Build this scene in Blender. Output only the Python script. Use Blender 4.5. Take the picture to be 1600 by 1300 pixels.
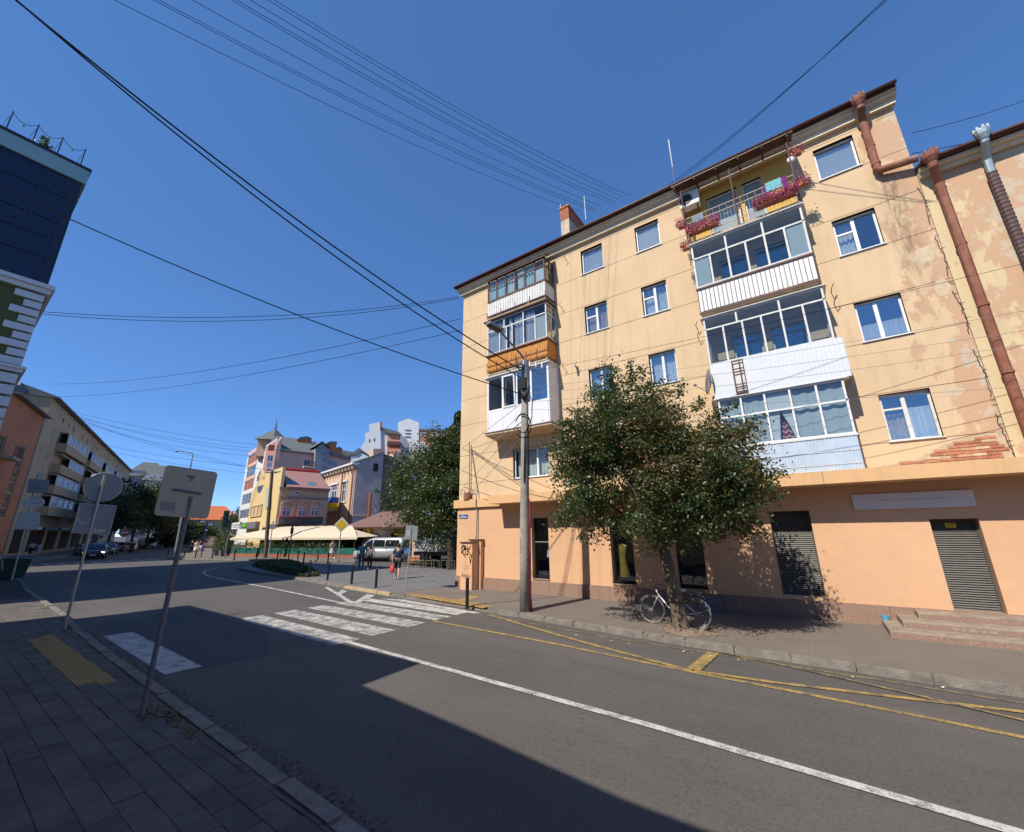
import bpy, bmesh, math, random
import numpy as np
from math import pi, sin, cos, radians, sqrt, atan2, hypot
from mathutils import Vector, Matrix
random.seed(7); RNG = np.random.default_rng(11)
SC = bpy.context.scene
for o in list(bpy.data.objects): bpy.data.objects.remove(o)
COL = SC.collection
# ---------------------------------------------------------------- camera
F_PX, PITCH, ROLL, YAW, HCAM = 635.98, .273615, -.0125045, .618459, 2.5
_f0 = Vector((-sin(YAW), cos(YAW), 0)); _r0 = Vector((cos(YAW), sin(YAW), 0)); _u0 = Vector((0, 0, 1))
FWD = cos(PITCH)*_f0 + sin(PITCH)*_u0; _u = -sin(PITCH)*_f0 + cos(PITCH)*_u0
RGT = cos(ROLL)*_r0 + sin(ROLL)*_u; UPV = -sin(ROLL)*_r0 + cos(ROLL)*_u
CAM = Vector((0, 0, HCAM))
cd = bpy.data.cameras.new('camera'); cam = bpy.data.objects.new('camera', cd); COL.objects.link(cam)
cd.sensor_fit = 'HORIZONTAL'; cd.sensor_width = 36; cd.lens = F_PX/1600*36; cd.clip_start = .05; cd.clip_end = 3000
m3 = Matrix((RGT, UPV, -FWD)).transposed()
cam.matrix_world = Matrix.Translation(CAM) @ m3.to_4x4()
SC.camera = cam
# ---------------------------------------------------------------- world, sun, exposure
SUN_D = Vector((.15, 1, -1.08)).normalized()
w = bpy.data.worlds.new('World'); SC.world = w; w.use_nodes = True
nt = w.node_tree; nt.nodes.clear()
sky = nt.nodes.new('ShaderNodeTexSky'); sky.sky_type = 'NISHITA'; sky.sun_disc = False
sky.sun_elevation = math.asin(-SUN_D.z); sky.sun_rotation = atan2(-SUN_D.x, -SUN_D.y)
sky.altitude = 260; sky.air_density = .4; sky.dust_density = 0.; sky.ozone_density = 6.
bg = nt.nodes.new('ShaderNodeBackground'); bg.inputs[1].default_value = .15
wo = nt.nodes.new('ShaderNodeOutputWorld')
hs_ = nt.nodes.new('ShaderNodeHueSaturation'); hs_.inputs['Saturation'].default_value = 1.38; hs_.inputs['Value'].default_value = 2.15; hs_.inputs['Hue'].default_value = .5075
gm_ = nt.nodes.new('ShaderNodeGamma'); gm_.inputs[1].default_value = .6; nt.links.new(sky.outputs[0], gm_.inputs[0]); nt.links.new(gm_.outputs[0], hs_.inputs['Color']); nt.links.new(hs_.outputs[0], bg.inputs[0]); nt.links.new(bg.outputs[0], wo.inputs[0])
sl = bpy.data.lights.new('sun', 'SUN'); sl.energy = 4.6; sl.angle = radians(.53); sl.color = (1, .93, .82)
so = bpy.data.objects.new('sun', sl); COL.objects.link(so); so.rotation_euler = SUN_D.to_track_quat('-Z', 'Y').to_euler()
so.location = (0, -30, 40)
vs = SC.view_settings; vs.view_transform = 'Standard'; vs.look = 'None'; vs.exposure = .42; vs.gamma = 1; vs.use_curve_mapping = False
# ---------------------------------------------------------------- pixel helpers (photograph 1600 x 1300)
def ray(x, y): return FWD + RGT*((x-800)/F_PX) - UPV*((y-650)/F_PX)
def gz(x, y, z=0.):
    d = ray(x, y); return CAM + d*((z-HCAM)/d.z)
def gy(x, y, Y):
    d = ray(x, y); return CAM + d*(Y/d.y)
def gx(x, y, X):
    d = ray(x, y); return CAM + d*(X/d.x)
def gp(x, y, P, n):
    d = ray(x, y); return CAM + d*((P-CAM).dot(n)/d.dot(n))
def hdir(px):      # horizontal direction whose vanishing point sits at image column px
    d = ray(px, 830); d.z = 0; return d.normalized()
class Face:
    """a vertical facade plane: u along it (from O), d outwards, z up"""
    def __init__(s, O, u):
        s.O = Vector((O[0], O[1], 0)); s.u = Vector((u[0], u[1], 0)).normalized(); n = Vector((s.u.y, -s.u.x, 0))
        s.n = n if n.dot(CAM-s.O) > 0 else -n
    def P(s, u, d, z):
        p = s.O + s.u*u + s.n*d; return (p.x, p.y, z)
    def uz(s, x, y, d=0):
        p = gp(x, y, s.O+s.n*d, s.n); return (p-s.O).dot(s.u), p.z
    def rect(s, *pts):
        q = [s.uz(*p) for p in pts]; us = [a for a, b in q]; zs = [b for a, b in q]
        return min(us), max(us), min(zs), max(zs)
class YFace:      # facade facing -y at world y=Y ; u = world x
    def __init__(s, Y): s.Y = Y
    def P(s, u, d, z): return (u, s.Y-d, z)
# ---------------------------------------------------------------- mesh builder
class MB:
    def __init__(s): s.v = []; s.f = []; s.m = []; s.mi = 0
    def add(s, vs, fs):
        b = len(s.v); s.v += [tuple(p) for p in vs]; s.f += [tuple(i+b for i in f) for f in fs]; s.m += [s.mi]*len(fs); return s
    def quad(s, a, b, c, d): return s.add([a, b, c, d], [(0, 1, 2, 3)])
    def poly(s, pts): return s.add(pts, [tuple(range(len(pts)))])
    def box(s, x0, x1, y0, y1, z0, z1):
        return s.add([(x0,y0,z0),(x1,y0,z0),(x1,y1,z0),(x0,y1,z0),(x0,y0,z1),(x1,y0,z1),(x1,y1,z1),(x0,y1,z1)],
                     [(0,3,2,1),(4,5,6,7),(0,1,5,4),(1,2,6,5),(2,3,7,6),(3,0,4,7)])
    def fbox(s, F, u0, u1, d0, d1, z0, z1):
        P = F.P
        return s.add([P(u0,d0,z0),P(u1,d0,z0),P(u1,d1,z0),P(u0,d1,z0),P(u0,d0,z1),P(u1,d0,z1),P(u1,d1,z1),P(u0,d1,z1)],
                     [(0,3,2,1),(4,5,6,7),(0,1,5,4),(1,2,6,5),(2,3,7,6),(3,0,4,7)])
    def prism(s, pts, ex):
        n = len(pts); ex = Vector(ex); q = [Vector(p) for p in pts]
        return s.add(q+[p+ex for p in q], [tuple(range(n))[::-1], tuple(range(n, 2*n))]+[(i, (i+1) % n, n+(i+1) % n, n+i) for i in range(n)])
    def tube(s, pts, r, n=6, cap=True):
        pts = [Vector(p) for p in pts]; rs = r if isinstance(r, (list, tuple)) else [r]*len(pts)
        b = len(s.v); prev = None
        for i, p in enumerate(pts):
            t = (pts[min(i+1, len(pts)-1)]-pts[max(i-1, 0)]); t = t.normalized() if t.length > 1e-9 else Vector((0, 0, 1))
            if prev is None: a = t.orthogonal().normalized()
            else:
                a = prev - t*prev.dot(t); a = a.normalized() if a.length > 1e-6 else t.orthogonal().normalized()
            prev = a; c = t.cross(a)
            for k in range(n):
                an = 2*pi*k/n; s.v.append(tuple(p+(a*cos(an)+c*sin(an))*rs[i]))
        nf = 0
        for i in range(len(pts)-1):
            for k in range(n):
                s.f.append((b+i*n+k, b+i*n+(k+1) % n, b+(i+1)*n+(k+1) % n, b+(i+1)*n+k)); nf += 1
        if cap:
            s.f.append(tuple(b+k for k in range(n))[::-1]); s.f.append(tuple(b+(len(pts)-1)*n+k for k in range(n))); nf += 2
        s.m += [s.mi]*nf; return s
    def cyl(s, c, ax, r, h, n=16):      # centred cylinder
        ax = Vector(ax).normalized(); c = Vector(c); return s.tube([c-ax*h/2, c+ax*h/2], r, n)
    def torus(s, c, ax, R, r, n=28, k=8):
        ax = Vector(ax).normalized(); a = ax.orthogonal().normalized(); b2 = ax.cross(a); c = Vector(c); b = len(s.v)
        for i in range(n):
            d = a*cos(2*pi*i/n)+b2*sin(2*pi*i/n)
            for j in range(k): s.v.append(tuple(c+d*(R+r*cos(2*pi*j/k))+ax*(r*sin(2*pi*j/k))))
        for i in range(n):
            for j in range(k): s.f.append((b+i*k+j, b+((i+1) % n)*k+j, b+((i+1) % n)*k+(j+1) % k, b+i*k+(j+1) % k)); s.m.append(s.mi)
        return s
    def ball(s, c, rx, ry=None, rz=None, n=10, k=7, M=None):
        ry = ry or rx; rz = rz or rx; b = len(s.v); c = Vector(c)
        for i in range(k+1):
            th = pi*i/k
            for j in range(n):
                p = Vector((rx*sin(th)*cos(2*pi*j/n), ry*sin(th)*sin(2*pi*j/n), rz*cos(th)))
                if M: p = M @ p
                s.v.append(tuple(c+p))
        for i in range(k):
            for j in range(n): s.f.append((b+i*n+j, b+(i+1)*n+j, b+(i+1)*n+(j+1) % n, b+i*n+(j+1) % n)); s.m.append(s.mi)
        return s
    def wall(s, F, u0, u1, z0, z1, holes, depth=.2, d=0.):
        """wall sheet with rectangular openings and their reveals"""
        us = sorted({u0, u1}|{min(max(h[k], u0), u1) for h in holes for k in (0, 1)}); zs = sorted({z0, z1}|{min(max(h[k], z0), z1) for h in holes for k in (2, 3)})
        for i in range(len(us)-1):
            for j in range(len(zs)-1):
                a, b, c, e = us[i], us[i+1], zs[j], zs[j+1]; mu, mz = (a+b)/2, (c+e)/2
                if b-a < 1e-5 or e-c < 1e-5 or any(h[0] < mu < h[1] and h[2] < mz < h[3] for h in holes): continue
                s.quad(F.P(a,d,c), F.P(b,d,c), F.P(b,d,e), F.P(a,d,e))
        for h in holes:
            a, b, c, e = h[:4]; c2, e2 = max(c, z0), min(e, z1)
            if e2-c2 < 1e-4: continue
            s.quad(F.P(a,d,c2), F.P(a,d,e2), F.P(a,d-depth,e2), F.P(a,d-depth,c2)); s.quad(F.P(b,d,c2), F.P(b,d,e2), F.P(b,d-depth,e2), F.P(b,d-depth,c2))
            if c >= z0-1e-4: s.quad(F.P(a,d,c), F.P(b,d,c), F.P(b,d-depth,c), F.P(a,d-depth,c))
            if e <= z1+1e-4: s.quad(F.P(a,d,e), F.P(b,d,e), F.P(b,d-depth,e), F.P(a,d-depth,e))
        return s
    def mesh(s, name, mats):
        me = bpy.data.meshes.new(name); me.from_pydata(s.v, [], s.f)
        mats = mats if isinstance(mats, (list, tuple)) else [mats]
        for m in mats: me.materials.append(m)
        if len(mats) > 1: me.polygons.foreach_set('material_index', s.m)
        return me
    def build(s, name, mats, parent=None, smooth=False, fix=True, bevel=0):
        me = s.mesh(name, mats)
        if fix:
            bm = bmesh.new(); bm.from_mesh(me); bmesh.ops.recalc_face_normals(bm, faces=bm.faces); bm.to_mesh(me); bm.free()
        if smooth:
            me.polygons.foreach_set('use_smooth', [True]*len(me.polygons))
        o = bpy.data.objects.new(name, me); COL.objects.link(o)
        if parent: attach(o, parent)
        if bevel:
            b = o.modifiers.new('bevel', 'BEVEL'); b.width = bevel; b.segments = 2; b.limit_method = 'ANGLE'
        return o
def mat_of(o):
    return Matrix.Translation(o.location) @ o.rotation_euler.to_matrix().to_4x4()
def attach(o, parent):      # the part's mesh is written in world coordinates unless the thing says local
    o.parent = parent
    if not parent.get('_local'):
        r = parent
        while r.parent: r = r.parent
        if parent.type == 'EMPTY': o.matrix_parent_inverse = mat_of(parent).inverted()
def thing(name, label, cat, loc=(0,0,0), rz=0, group=None, local=False):
    o = bpy.data.objects.new(name, None); COL.objects.link(o); o.empty_display_size = .2
    o.location = loc; o.rotation_euler = (0, 0, rz); o['label'] = label; o['category'] = cat
    if group: o['group'] = group
    if local: LOCALS.append(o); o['_local'] = 1
    return o
LOCALS = []
def tag(o, label, cat, group=None):
    o['label'] = label; o['category'] = cat
    if group: o['group'] = group
    return o
def struct(o): o['kind'] = 'structure'; return o
def stuff(o): o['kind'] = 'stuff'; return o
def inst(name, me, parent, loc, rz=0, scale=None):
    o = bpy.data.objects.new(name, me); COL.objects.link(o); o.location = loc; o.rotation_euler = (0, 0, rz)
    if scale: o.scale = scale
    if parent: attach(o, parent)
    return o
def clone(root, loc=None, rz=None, **kw):
    r = root.copy(); COL.objects.link(r)
    if loc is not None: r.location = loc
    if rz is not None: r.rotation_euler = (0, 0, rz)
    for k, v in kw.items(): r[k] = v
    for ch in list(root.children):
        c = ch.copy(); COL.objects.link(c); c.parent = r
        for g in ch.children:
            d = g.copy(); COL.objects.link(d); d.parent = c
    return r
# ---------------------------------------------------------------- materials
def L(h):
    h = h.lstrip('#'); c = [int(h[i:i+2], 16)/255 for i in (0, 2, 4)]
    return tuple(x/12.92 if x <= .04045 else ((x+.055)/1.055)**2.4 for x in c)
class N:
    def __init__(s, name):
        s.m = bpy.data.materials.new(name); s.m.use_nodes = True; s.t = s.m.node_tree; s.t.nodes.clear()
        s.out = s.t.nodes.new('ShaderNodeOutputMaterial')
    def n(s, t, ins=None, **kw):
        k = s.t.nodes.new(t)
        for a, b in kw.items(): setattr(k, a, b)
        for a, b in (ins or {}).items(): s.set(k.inputs[a], b)
        return k
    def set(s, i, b):
        if isinstance(b, bpy.types.NodeSocket): s.t.links.new(b, i)
        elif isinstance(b, (tuple, list)) and len(b) == 3 and i.type == 'RGBA': i.default_value = (*b, 1)
        else: i.default_value = b
    def pos(s, sx=1, sy=1, sz=1):
        g = s.n('ShaderNodeNewGeometry'); return s.n('ShaderNodeVectorMath', {0: g.outputs['Position'], 1: (sx, sy, sz)}, operation='MULTIPLY').outputs[0]
    def noise(s, v, scale, detail=5, rough=.6): return s.n('ShaderNodeTexNoise', {'Vector': v, 'Scale': scale, 'Detail': detail, 'Roughness': rough}).outputs['Fac']
    def ramp(s, f, a, b, lo=0., hi=1.):
        return s.n('ShaderNodeMapRange', {'Value': f, 'From Min': a, 'From Max': b, 'To Min': lo, 'To Max': hi}).outputs[0]
    def mix(s, f, a, b, mode='MIX'):
        k = s.n('ShaderNodeMix', data_type='RGBA', blend_type=mode); s.set(k.inputs[0], f); s.set(k.inputs[6], a); s.set(k.inputs[7], b); return k.outputs[2]
    def math(s, op, a, b=0.): return s.n('ShaderNodeMath', {0: a, 1: b}, operation=op).outputs[0]
    def sep(s): return s.n('ShaderNodeSeparateXYZ', {0: s.n('ShaderNodeNewGeometry').outputs['Position']}).outputs
    def finish(s, col, rough=.8, spec=.3, metal=0., bump=None, bstr=.3, bdist=.01, **kw):
        b = s.n('ShaderNodeBsdfPrincipled', {'Base Color': col, 'Roughness': rough, 'Metallic': metal, 'Specular IOR Level': spec})
        for k, v in kw.items(): s.set(b.inputs[k.replace('_', ' ')], v)
        if bump is not None:
            bn = s.n('ShaderNodeBump', {'Height': bump, 'Strength': bstr, 'Distance': bdist}); s.t.links.new(bn.outputs[0], b.inputs['Normal'])
        s.t.links.new(b.outputs[0], s.out.inputs[0]); return s.m
def mat(name, col, rough=.8, var=.12, scale=2., spec=.3, metal=0., bump=0., bscale=60, streak=0., dirt=None, **kw):
    m = N(name); col = L(col) if isinstance(col, str) else col
    p = m.pos(); n1 = m.noise(p, scale); n2 = m.noise(p, scale*9, 3)
    f = m.ramp(m.math('ADD', m.math('MULTIPLY', n1, .65), m.math('MULTIPLY', n2, .35)), .3, .7)
    c = m.mix(f, tuple(x*(1-var) for x in col), tuple(min(1, x*(1+var)) for x in col))
    if streak:
        st = m.ramp(m.noise(m.pos(5, 5, .35), 1.2, 4), .5, .75, 0, streak); c = m.mix(st, c, dirt or tuple(x*.35 for x in col))
    bp = m.noise(p, bscale, 3) if bump else None
    return m.finish(c, rough, spec, metal, bp, bump, **kw)
# ---------------------------------------------------------------- palette
def m_asphalt(name, base, patch=.25):
    m = N(name); p = m.pos(); ps = m.pos(.12, 1, 1)
    big = m.ramp(m.noise(p, .35, 4), .35, .65); trk = m.ramp(m.noise(ps, .8, 4), .35, .65); fine = m.noise(p, 90, 2, .8); mid = m.ramp(m.noise(p, 9, 4), .3, .7)
    c = m.mix(big, tuple(x*(1-patch) for x in base), tuple(x*(1+patch) for x in base))
    c = m.mix(m.math('MULTIPLY', trk, .6), c, tuple(x*1.35 for x in base))
    c = m.mix(m.ramp(fine, .35, .75, 0, .55), c, tuple(x*.45 for x in base))
    c = m.mix(m.math('MULTIPLY', mid, .22), c, tuple(x*1.7 for x in base))
    ln_ = m.ramp(m.noise(m.pos(.05, .9, 1), 1.1, 5, .6), .36, .64, .0, 1.); c = m.mix(m.math('MULTIPLY', ln_, .42), c, tuple(x*.62 for x in base))
    sp = m.n('ShaderNodeTexVoronoi', {'Vector': m.pos(.7, 1, 1), 'Scale': 5.5}).outputs['Distance']; msk = m.ramp(m.noise(p, .45, 3), .5, .62)
    c = m.mix(m.math('MULTIPLY', m.ramp(sp, .1, .2, .6, 0), msk), c, tuple(x*.4 for x in base))
    gr = m.noise(p, 26, 3, .75); c = m.mix(m.ramp(gr, .4, .62, .0, .42), c, tuple(x*1.5 for x in base)); c = m.mix(m.ramp(gr, .45, .3, 0., .4), c, tuple(x*.5 for x in base))
    pt = m.ramp(m.noise(m.pos(.5, 1.4, 1), 1.3, 5, .65), .6, .78, 0, .35); c = m.mix(pt, c, tuple(x*1.8 for x in base))
    cr = m.n('ShaderNodeTexVoronoi', {'Vector': m.n('ShaderNodeVectorMath', {0: p, 1: m.n('ShaderNodeTexNoise', {'Vector': p, 'Scale': 1.3, 'Detail': 4}).outputs['Color']}, operation='ADD').outputs[0], 'Scale': .28}, feature='DISTANCE_TO_EDGE').outputs['Distance']
    c = m.mix(m.ramp(cr, .0, .003, .28, 0), c, tuple(x*.3 for x in base))
    return m.finish(c, m.ramp(mid, 0, 1, .75, .95), .3, 0, fine, .5, .006)
M_asph = m_asphalt('asphalt', (.09, .081, .073), .3)
M_asph2 = m_asphalt('asphalt_fresh', (.062, .06, .06), .15)
def m_paint(name, col, wear=.5, under=(.085, .08, .075)):
    m = N(name); p = m.pos(); n1 = m.noise(p, 3.5, 6, .7); n2 = m.noise(p, 38, 3, .7)
    f = m.ramp(m.math('ADD', m.math('MULTIPLY', n1, .6), m.math('MULTIPLY', n2, .4)), wear-.09, wear+.09)
    c = m.mix(m.ramp(n2, .3, .7), tuple(x*.8 for x in col), col)
    return m.finish(m.mix(f, under, c), .75, .3, 0, n2, .3, .004)
M_white_paint = m_paint('road_paint_white', (.54, .52, .48), .45)
M_white_worn = m_paint('road_paint_worn', (.55, .53, .49), .5)
M_yellow_paint = m_paint('road_paint_yellow', (.46, .3, .085), .485)
M_yellow_worn = m_paint('road_paint_yellow_worn', (.4, .28, .1), .54)
def m_pavers(name, c1, c2, mort, bw, bh, offs=.5):
    m = N(name); g = m.pos()
    b = m.n('ShaderNodeTexBrick', {'Vector': g, 'Color1': c1, 'Color2': c2, 'Mortar': mort, 'Scale': 1., 'Mortar Size': .008, 'Mortar Smooth': .3, 'Bias': 0., 'Brick Width': bw, 'Row Height': bh})
    n1 = m.ramp(m.noise(g, .8, 5), .3, .7); n2 = m.noise(g, 35, 3)
    c = m.mix(m.math('MULTIPLY', n1, .5), b.outputs['Color'], tuple(x*.62 for x in c1)); c = m.mix(m.ramp(n2, .45, .75, 0, .45), c, tuple(x*.5 for x in c1))
    h = m.math('ADD', m.math('MULTIPLY', b.outputs['Fac'], -1), m.math('MULTIPLY', n2, .4))
    return m.finish(c, .88, .25, 0, h, .45, .012)
M_pave_b = m_pavers('pavers_brown', (.2, .17, .145), (.185, .157, .134), (.155, .13, .112), .2, .1)
M_pave_g = m_pavers('pavers_grey', (.2, .19, .185), (.165, .16, .155), (.1, .095, .09), .3, .3)
M_pave_n = mat('paver_stone', (.122, .108, .096), .9, .28, 3.2, .25, bump=.4, bscale=70)
M_pave_n2 = mat('paver_stone_dark', (.104, .092, .083), .9, .28, 3.2, .25, bump=.4, bscale=70)
M_pave_n3 = mat('paver_stone_warm', (.135, .113, .095), .9, .28, 3.2, .25, bump=.4, bscale=70)
M_bed = mat('paving_bed', (.05, .045, .04), .95, .3, 6, bump=.3)
M_tact = mat('tactile_yellow', (.36, .235, .09), .85, .2, 4, bump=.4, bscale=110)
M_kerb = mat('kerb_stone', (.195, .172, .148), .92, .42, 4, bump=1., bscale=28)
M_kerb_y = mat('kerb_stone_sandy', (.4, .31, .19), .9, .25, 3, bump=.6, bscale=35)
M_gravel = mat('gutter_grit', (.1, .09, .08), .95, .5, 12, bump=1., bscale=50)
M_soil = mat('soil', (.2, .15, .11), .95, .35, 5, bump=1., bscale=40)
# walls
def m_facade(name, base, peel, x0, x1, stain_x=None, amount=.5):
    m = N(name); p = m.pos(); X, Y, Z = m.sep()
    n1 = m.ramp(m.noise(p, .7, 5), .3, .7); n3 = m.noise(p, 45, 3)
    c = m.mix(n1, tuple(x*.93 for x in base), tuple(min(1, x*1.05) for x in base))
    st = m.ramp(m.noise(m.pos(4, 4, .3), 1.1, 6, .65), .5, .78, 0, .38); c = m.mix(st, c, tuple(x*.62 for x in base))
    c = m.mix(m.ramp(m.noise(m.pos(1, 1, 1), 2.4, 6, .7), .6, .72, 0, .28), c, tuple(x*.6 for x in base))
    g = m.ramp(X, x0, x1, -.3, .2)
    pe = m.ramp(m.math('ADD', m.noise(m.pos(1.5, 1.5, .75), 1.2, 8, .68), g), amount+.06, amount+.09); c = m.mix(m.math('MULTIPLY', pe, .85), c, peel)
    pe2 = m.ramp(m.math('ADD', m.noise(m.pos(1.2, 1.2, 1.2), 1.6, 8, .7), m.math('MULTIPLY', g, .8)), amount+.17, amount+.19); c = m.mix(m.math('MULTIPLY', pe2, .8), c, (.5, .44, .33))
    if stain_x is not None:
        bx = m.ramp(m.math('ABSOLUTE', m.math('SUBTRACT', X, stain_x)), 0, .42, 1, 0); bz = m.math('MULTIPLY', m.ramp(Z, 7.2, 10.5), m.ramp(Z, 12.72, 12.5))
        d = m.math('MULTIPLY', m.math('MULTIPLY', bx, bz), m.ramp(m.noise(m.pos(6, 6, 1.6), 1.6, 7, .75), .4, .6)); c = m.mix(m.math('MULTIPLY', d, .75), c, (.12, .09, .06))
    return m.finish(c, .92, .15, 0, n3, .35, .006)
M_wall = m_facade('ochre_render', (.61, .445, .275), (.5, .315, .2), 1.4, 4.2, 3.5, .505)
M_wall2 = m_facade('pale_yellow_render', (.6, .47, .28), (.5, .31, .2), 2.9, 5.4, None, .49)
M_shop = mat('peach_render', (.6, .365, .215), .9, .08, .6, .15, bump=.25, bscale=90)
M_band = mat('peach_band', (.62, .38, .19), .7, .05, 1., .3, streak=.15)
M_cream = mat('cornice_cream', (.66, .56, .4), .9, .1, 2, streak=.25)
M_plinth = mat('granite_chip', (.27, .175, .13), .85, .45, 28, .3, bump=.5, bscale=80)
M_step = mat('step_concrete', (.27, .215, .165), .9, .35, 4, bump=.5, bscale=40)
M_brownmetal = mat('brown_sheet', (.075, .03, .022), .5, .3, 3, .4)
M_rust = mat('rust_pipe', (.23, .085, .05), .7, .4, 3.5, .35, streak=.5, dirt=(.42, .24, .17))
M_zinc = mat('zinc_pipe', (.38, .44, .44), .4, .15, 4, .5, metal=.6)
M_darkrib = mat('ribbed_dark', (.1, .06, .055), .6, .2, 5)
M_upvc = mat('upvc_white', (.68, .68, .67), .45, .04, 2, .4)
M_oldwhite = mat('old_white_paint', (.62, .61, .58), .75, .14, 5, .3, streak=.25)
M_brownpaint = mat('brown_paint', (.1, .045, .035), .6, .3, 4, .35)
M_wood = mat('varnished_planks', (.5, .2, .035), .55, .3, 3, .4, bump=.2)
M_woodcap = mat('brown_capping', (.16, .06, .035), .6, .2, 3)
M_concrete = mat('concrete', (.33, .3, .255), .92, .25, 3, bump=.5, bscale=40, streak=.4)
M_slab = mat('slab_stain', (.42, .33, .22), .92, .35, 4, bump=.5, streak=.5)
M_sheet = mat('white_sheeting', (.6, .615, .63), .45, .05, 2, .4)
M_bluesheet = mat('bluish_sheeting', (.47, .55, .64), .4, .12, 2.5, .45, streak=.25, dirt=(.62, .66, .7))
M_yel = mat('yellow_wall', (.6, .38, .1), .85, .08, 2)
M_curtain = mat('lace_curtain', (.7, .7, .68), .9, .06, 8)
M_curtain_b = mat('aqua_curtain', (.52, .66, .68), .9, .08, 8)
M_curtain_l = mat('lilac_curtain', (.5, .5, .58), .9, .1, 8)
M_curtain_t = mat('tan_curtain', (.55, .42, .27), .9, .15, 8)
M_blind = mat('roller_blind', (.62, .58, .52), .85, .04, 4)
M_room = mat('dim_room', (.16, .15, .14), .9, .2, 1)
M_black = mat('black_paint', (.012, .012, .013), .45, .2, 5, .4)
M_dark = mat('dark_interior', (.03, .026, .024), .8, .3, 2)
M_grey = mat('grey_sign_back', (.22, .235, .25), .5, .1, 4, .4, metal=.3)
M_beige = mat('beige_sign_back', (.5, .42, .3), .6, .12, 4, .35, streak=.2)
M_pole = mat('painted_pole', (.16, .165, .175), .5, .25, 6, .4)
M_steel = mat('galvanised', (.42, .42, .41), .45, .18, 5, .5, metal=.5)
M_wire = mat('cable_black', (.006, .006, .007), .9, .1, 2, .05)
M_wireg = mat('cable_grey', (.2, .2, .2), .6, .1, 2)
M_white = mat('white_plain', (.66, .66, .66), .5, .04, 3)
M_signw = mat('blank_sign', (.62, .6, .57), .6, .05, 1.5)
M_bluesign = mat('blue_enamel', (.03, .055, .26), .4, .08, 3)
M_yelsign = mat('yellow_sign', (.72, .46, .02), .5, .06, 3)
M_red = mat('red_pvc', (.12, .012, .022), .5, .12, 3)
M_redc = mat('red_cloth', (.55, .06, .05), .8, .15, 8)
M_terra = mat('terracotta', (.42, .16, .09), .8, .15, 6)
M_slat = mat('shutter_slat', (.075, .07, .058), .5, .25, 5, .5)
def m_glass(name, base=.2, tint=(.85, .9, .92)):
    m = N(name); tr = m.n('ShaderNodeBsdfTransparent', {'Color': tint}); gl = m.n('ShaderNodeBsdfGlossy', {'Color': (.95, .97, 1.), 'Roughness': .015})
    wv = m.noise(m.pos(), 2.2, 1); bn = m.n('ShaderNodeBump', {'Height': wv, 'Strength': .05, 'Distance': .05}); m.t.links.new(bn.outputs[0], gl.inputs['Normal'])
    fc = m.n('ShaderNodeLayerWeight', {'Blend': .5}).outputs['Facing']; f = m.math('ADD', m.math('MULTIPLY', m.math('POWER', fc, 4.), .75), base)
    mx = m.n('ShaderNodeMixShader', {0: f, 1: tr.outputs[0], 2: gl.outputs[0]}); m.t.links.new(mx.outputs[0], m.out.inputs[0]); return m.m
M_glass = m_glass('window_glass', .2); M_glass_low = m_glass('shop_glass', .06); M_glass_bal = m_glass('balcony_glass', .05, (.8, .85, .87)); M_glass_hi = m_glass('sky_glass', .26)
M_frost = mat('net_curtain', (.5, .53, .53), .9, .1, 30)
def m_farglass(name, c): return mat(name, c, .12, .3, .4, .6)
M_fglass = m_farglass('far_glass', (.06, .08, .1)); M_fglassb = m_farglass('far_glass_blue', (.12, .17, .24))
# foliage
def m_leaf(name, col, rough=.42, trans=.25, spec=.5):
    m = N(name); col = Vector(col); oi = m.n('ShaderNodeNewGeometry').outputs['Random Per Island']
    c = m.mix(oi, tuple(col*.6), tuple(col*1.45))
    pb = m.n('ShaderNodeBsdfPrincipled', {'Base Color': c, 'Roughness': rough, 'Specular IOR Level': spec})
    tl = m.n('ShaderNodeBsdfTranslucent', {'Color': m.mix(.5, c, (.22, .3, .02))}); mx = m.n('ShaderNodeMixShader', {0: trans, 1: pb.outputs[0], 2: tl.outputs[0]})
    m.t.links.new(mx.outputs[0], m.out.inputs[0]); return m.m
M_lf = [m_leaf('leaf_dark', (.035, .06, .024)), m_leaf('leaf_mid', (.052, .08, .026)), m_leaf('leaf_olive', (.09, .088, .03)), m_leaf('leaf_brown', (.15, .09, .042)), m_leaf('leaf_rust', (.22, .09, .04))]
M_lf2 = [m_leaf('linden_dark', (.032, .055, .02)), m_leaf('linden_mid', (.075, .088, .026))]
M_lf3 = [m_leaf('far_leaf_dark', (.022, .034, .015)), m_leaf('far_leaf_mid', (.034, .05, .02))]
M_thuja = [m_leaf('thuja', (.06, .09, .025)), m_leaf('thuja_d', (.04, .065, .02))]
M_jun = [m_leaf('juniper', (.03, .045, .02)), m_leaf('juniper_d', (.045, .055, .025))]
M_petal = [m_leaf('petal_magenta', (.55, .03, .22), .6, .3, .2), m_leaf('petal_pink', (.68, .12, .34), .6, .3, .2), M_lf[1]]
M_bark = mat('bark', (.155, .12, .085), .95, .45, 9, .15, bump=1., bscale=22, streak=.5)
M_barkd = mat('bark_dark', (.05, .042, .035), .95, .4, 9, .15, bump=1., bscale=22)
M_skin = mat('skin', (.5, .29, .2), .6, .06, 6)
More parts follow.
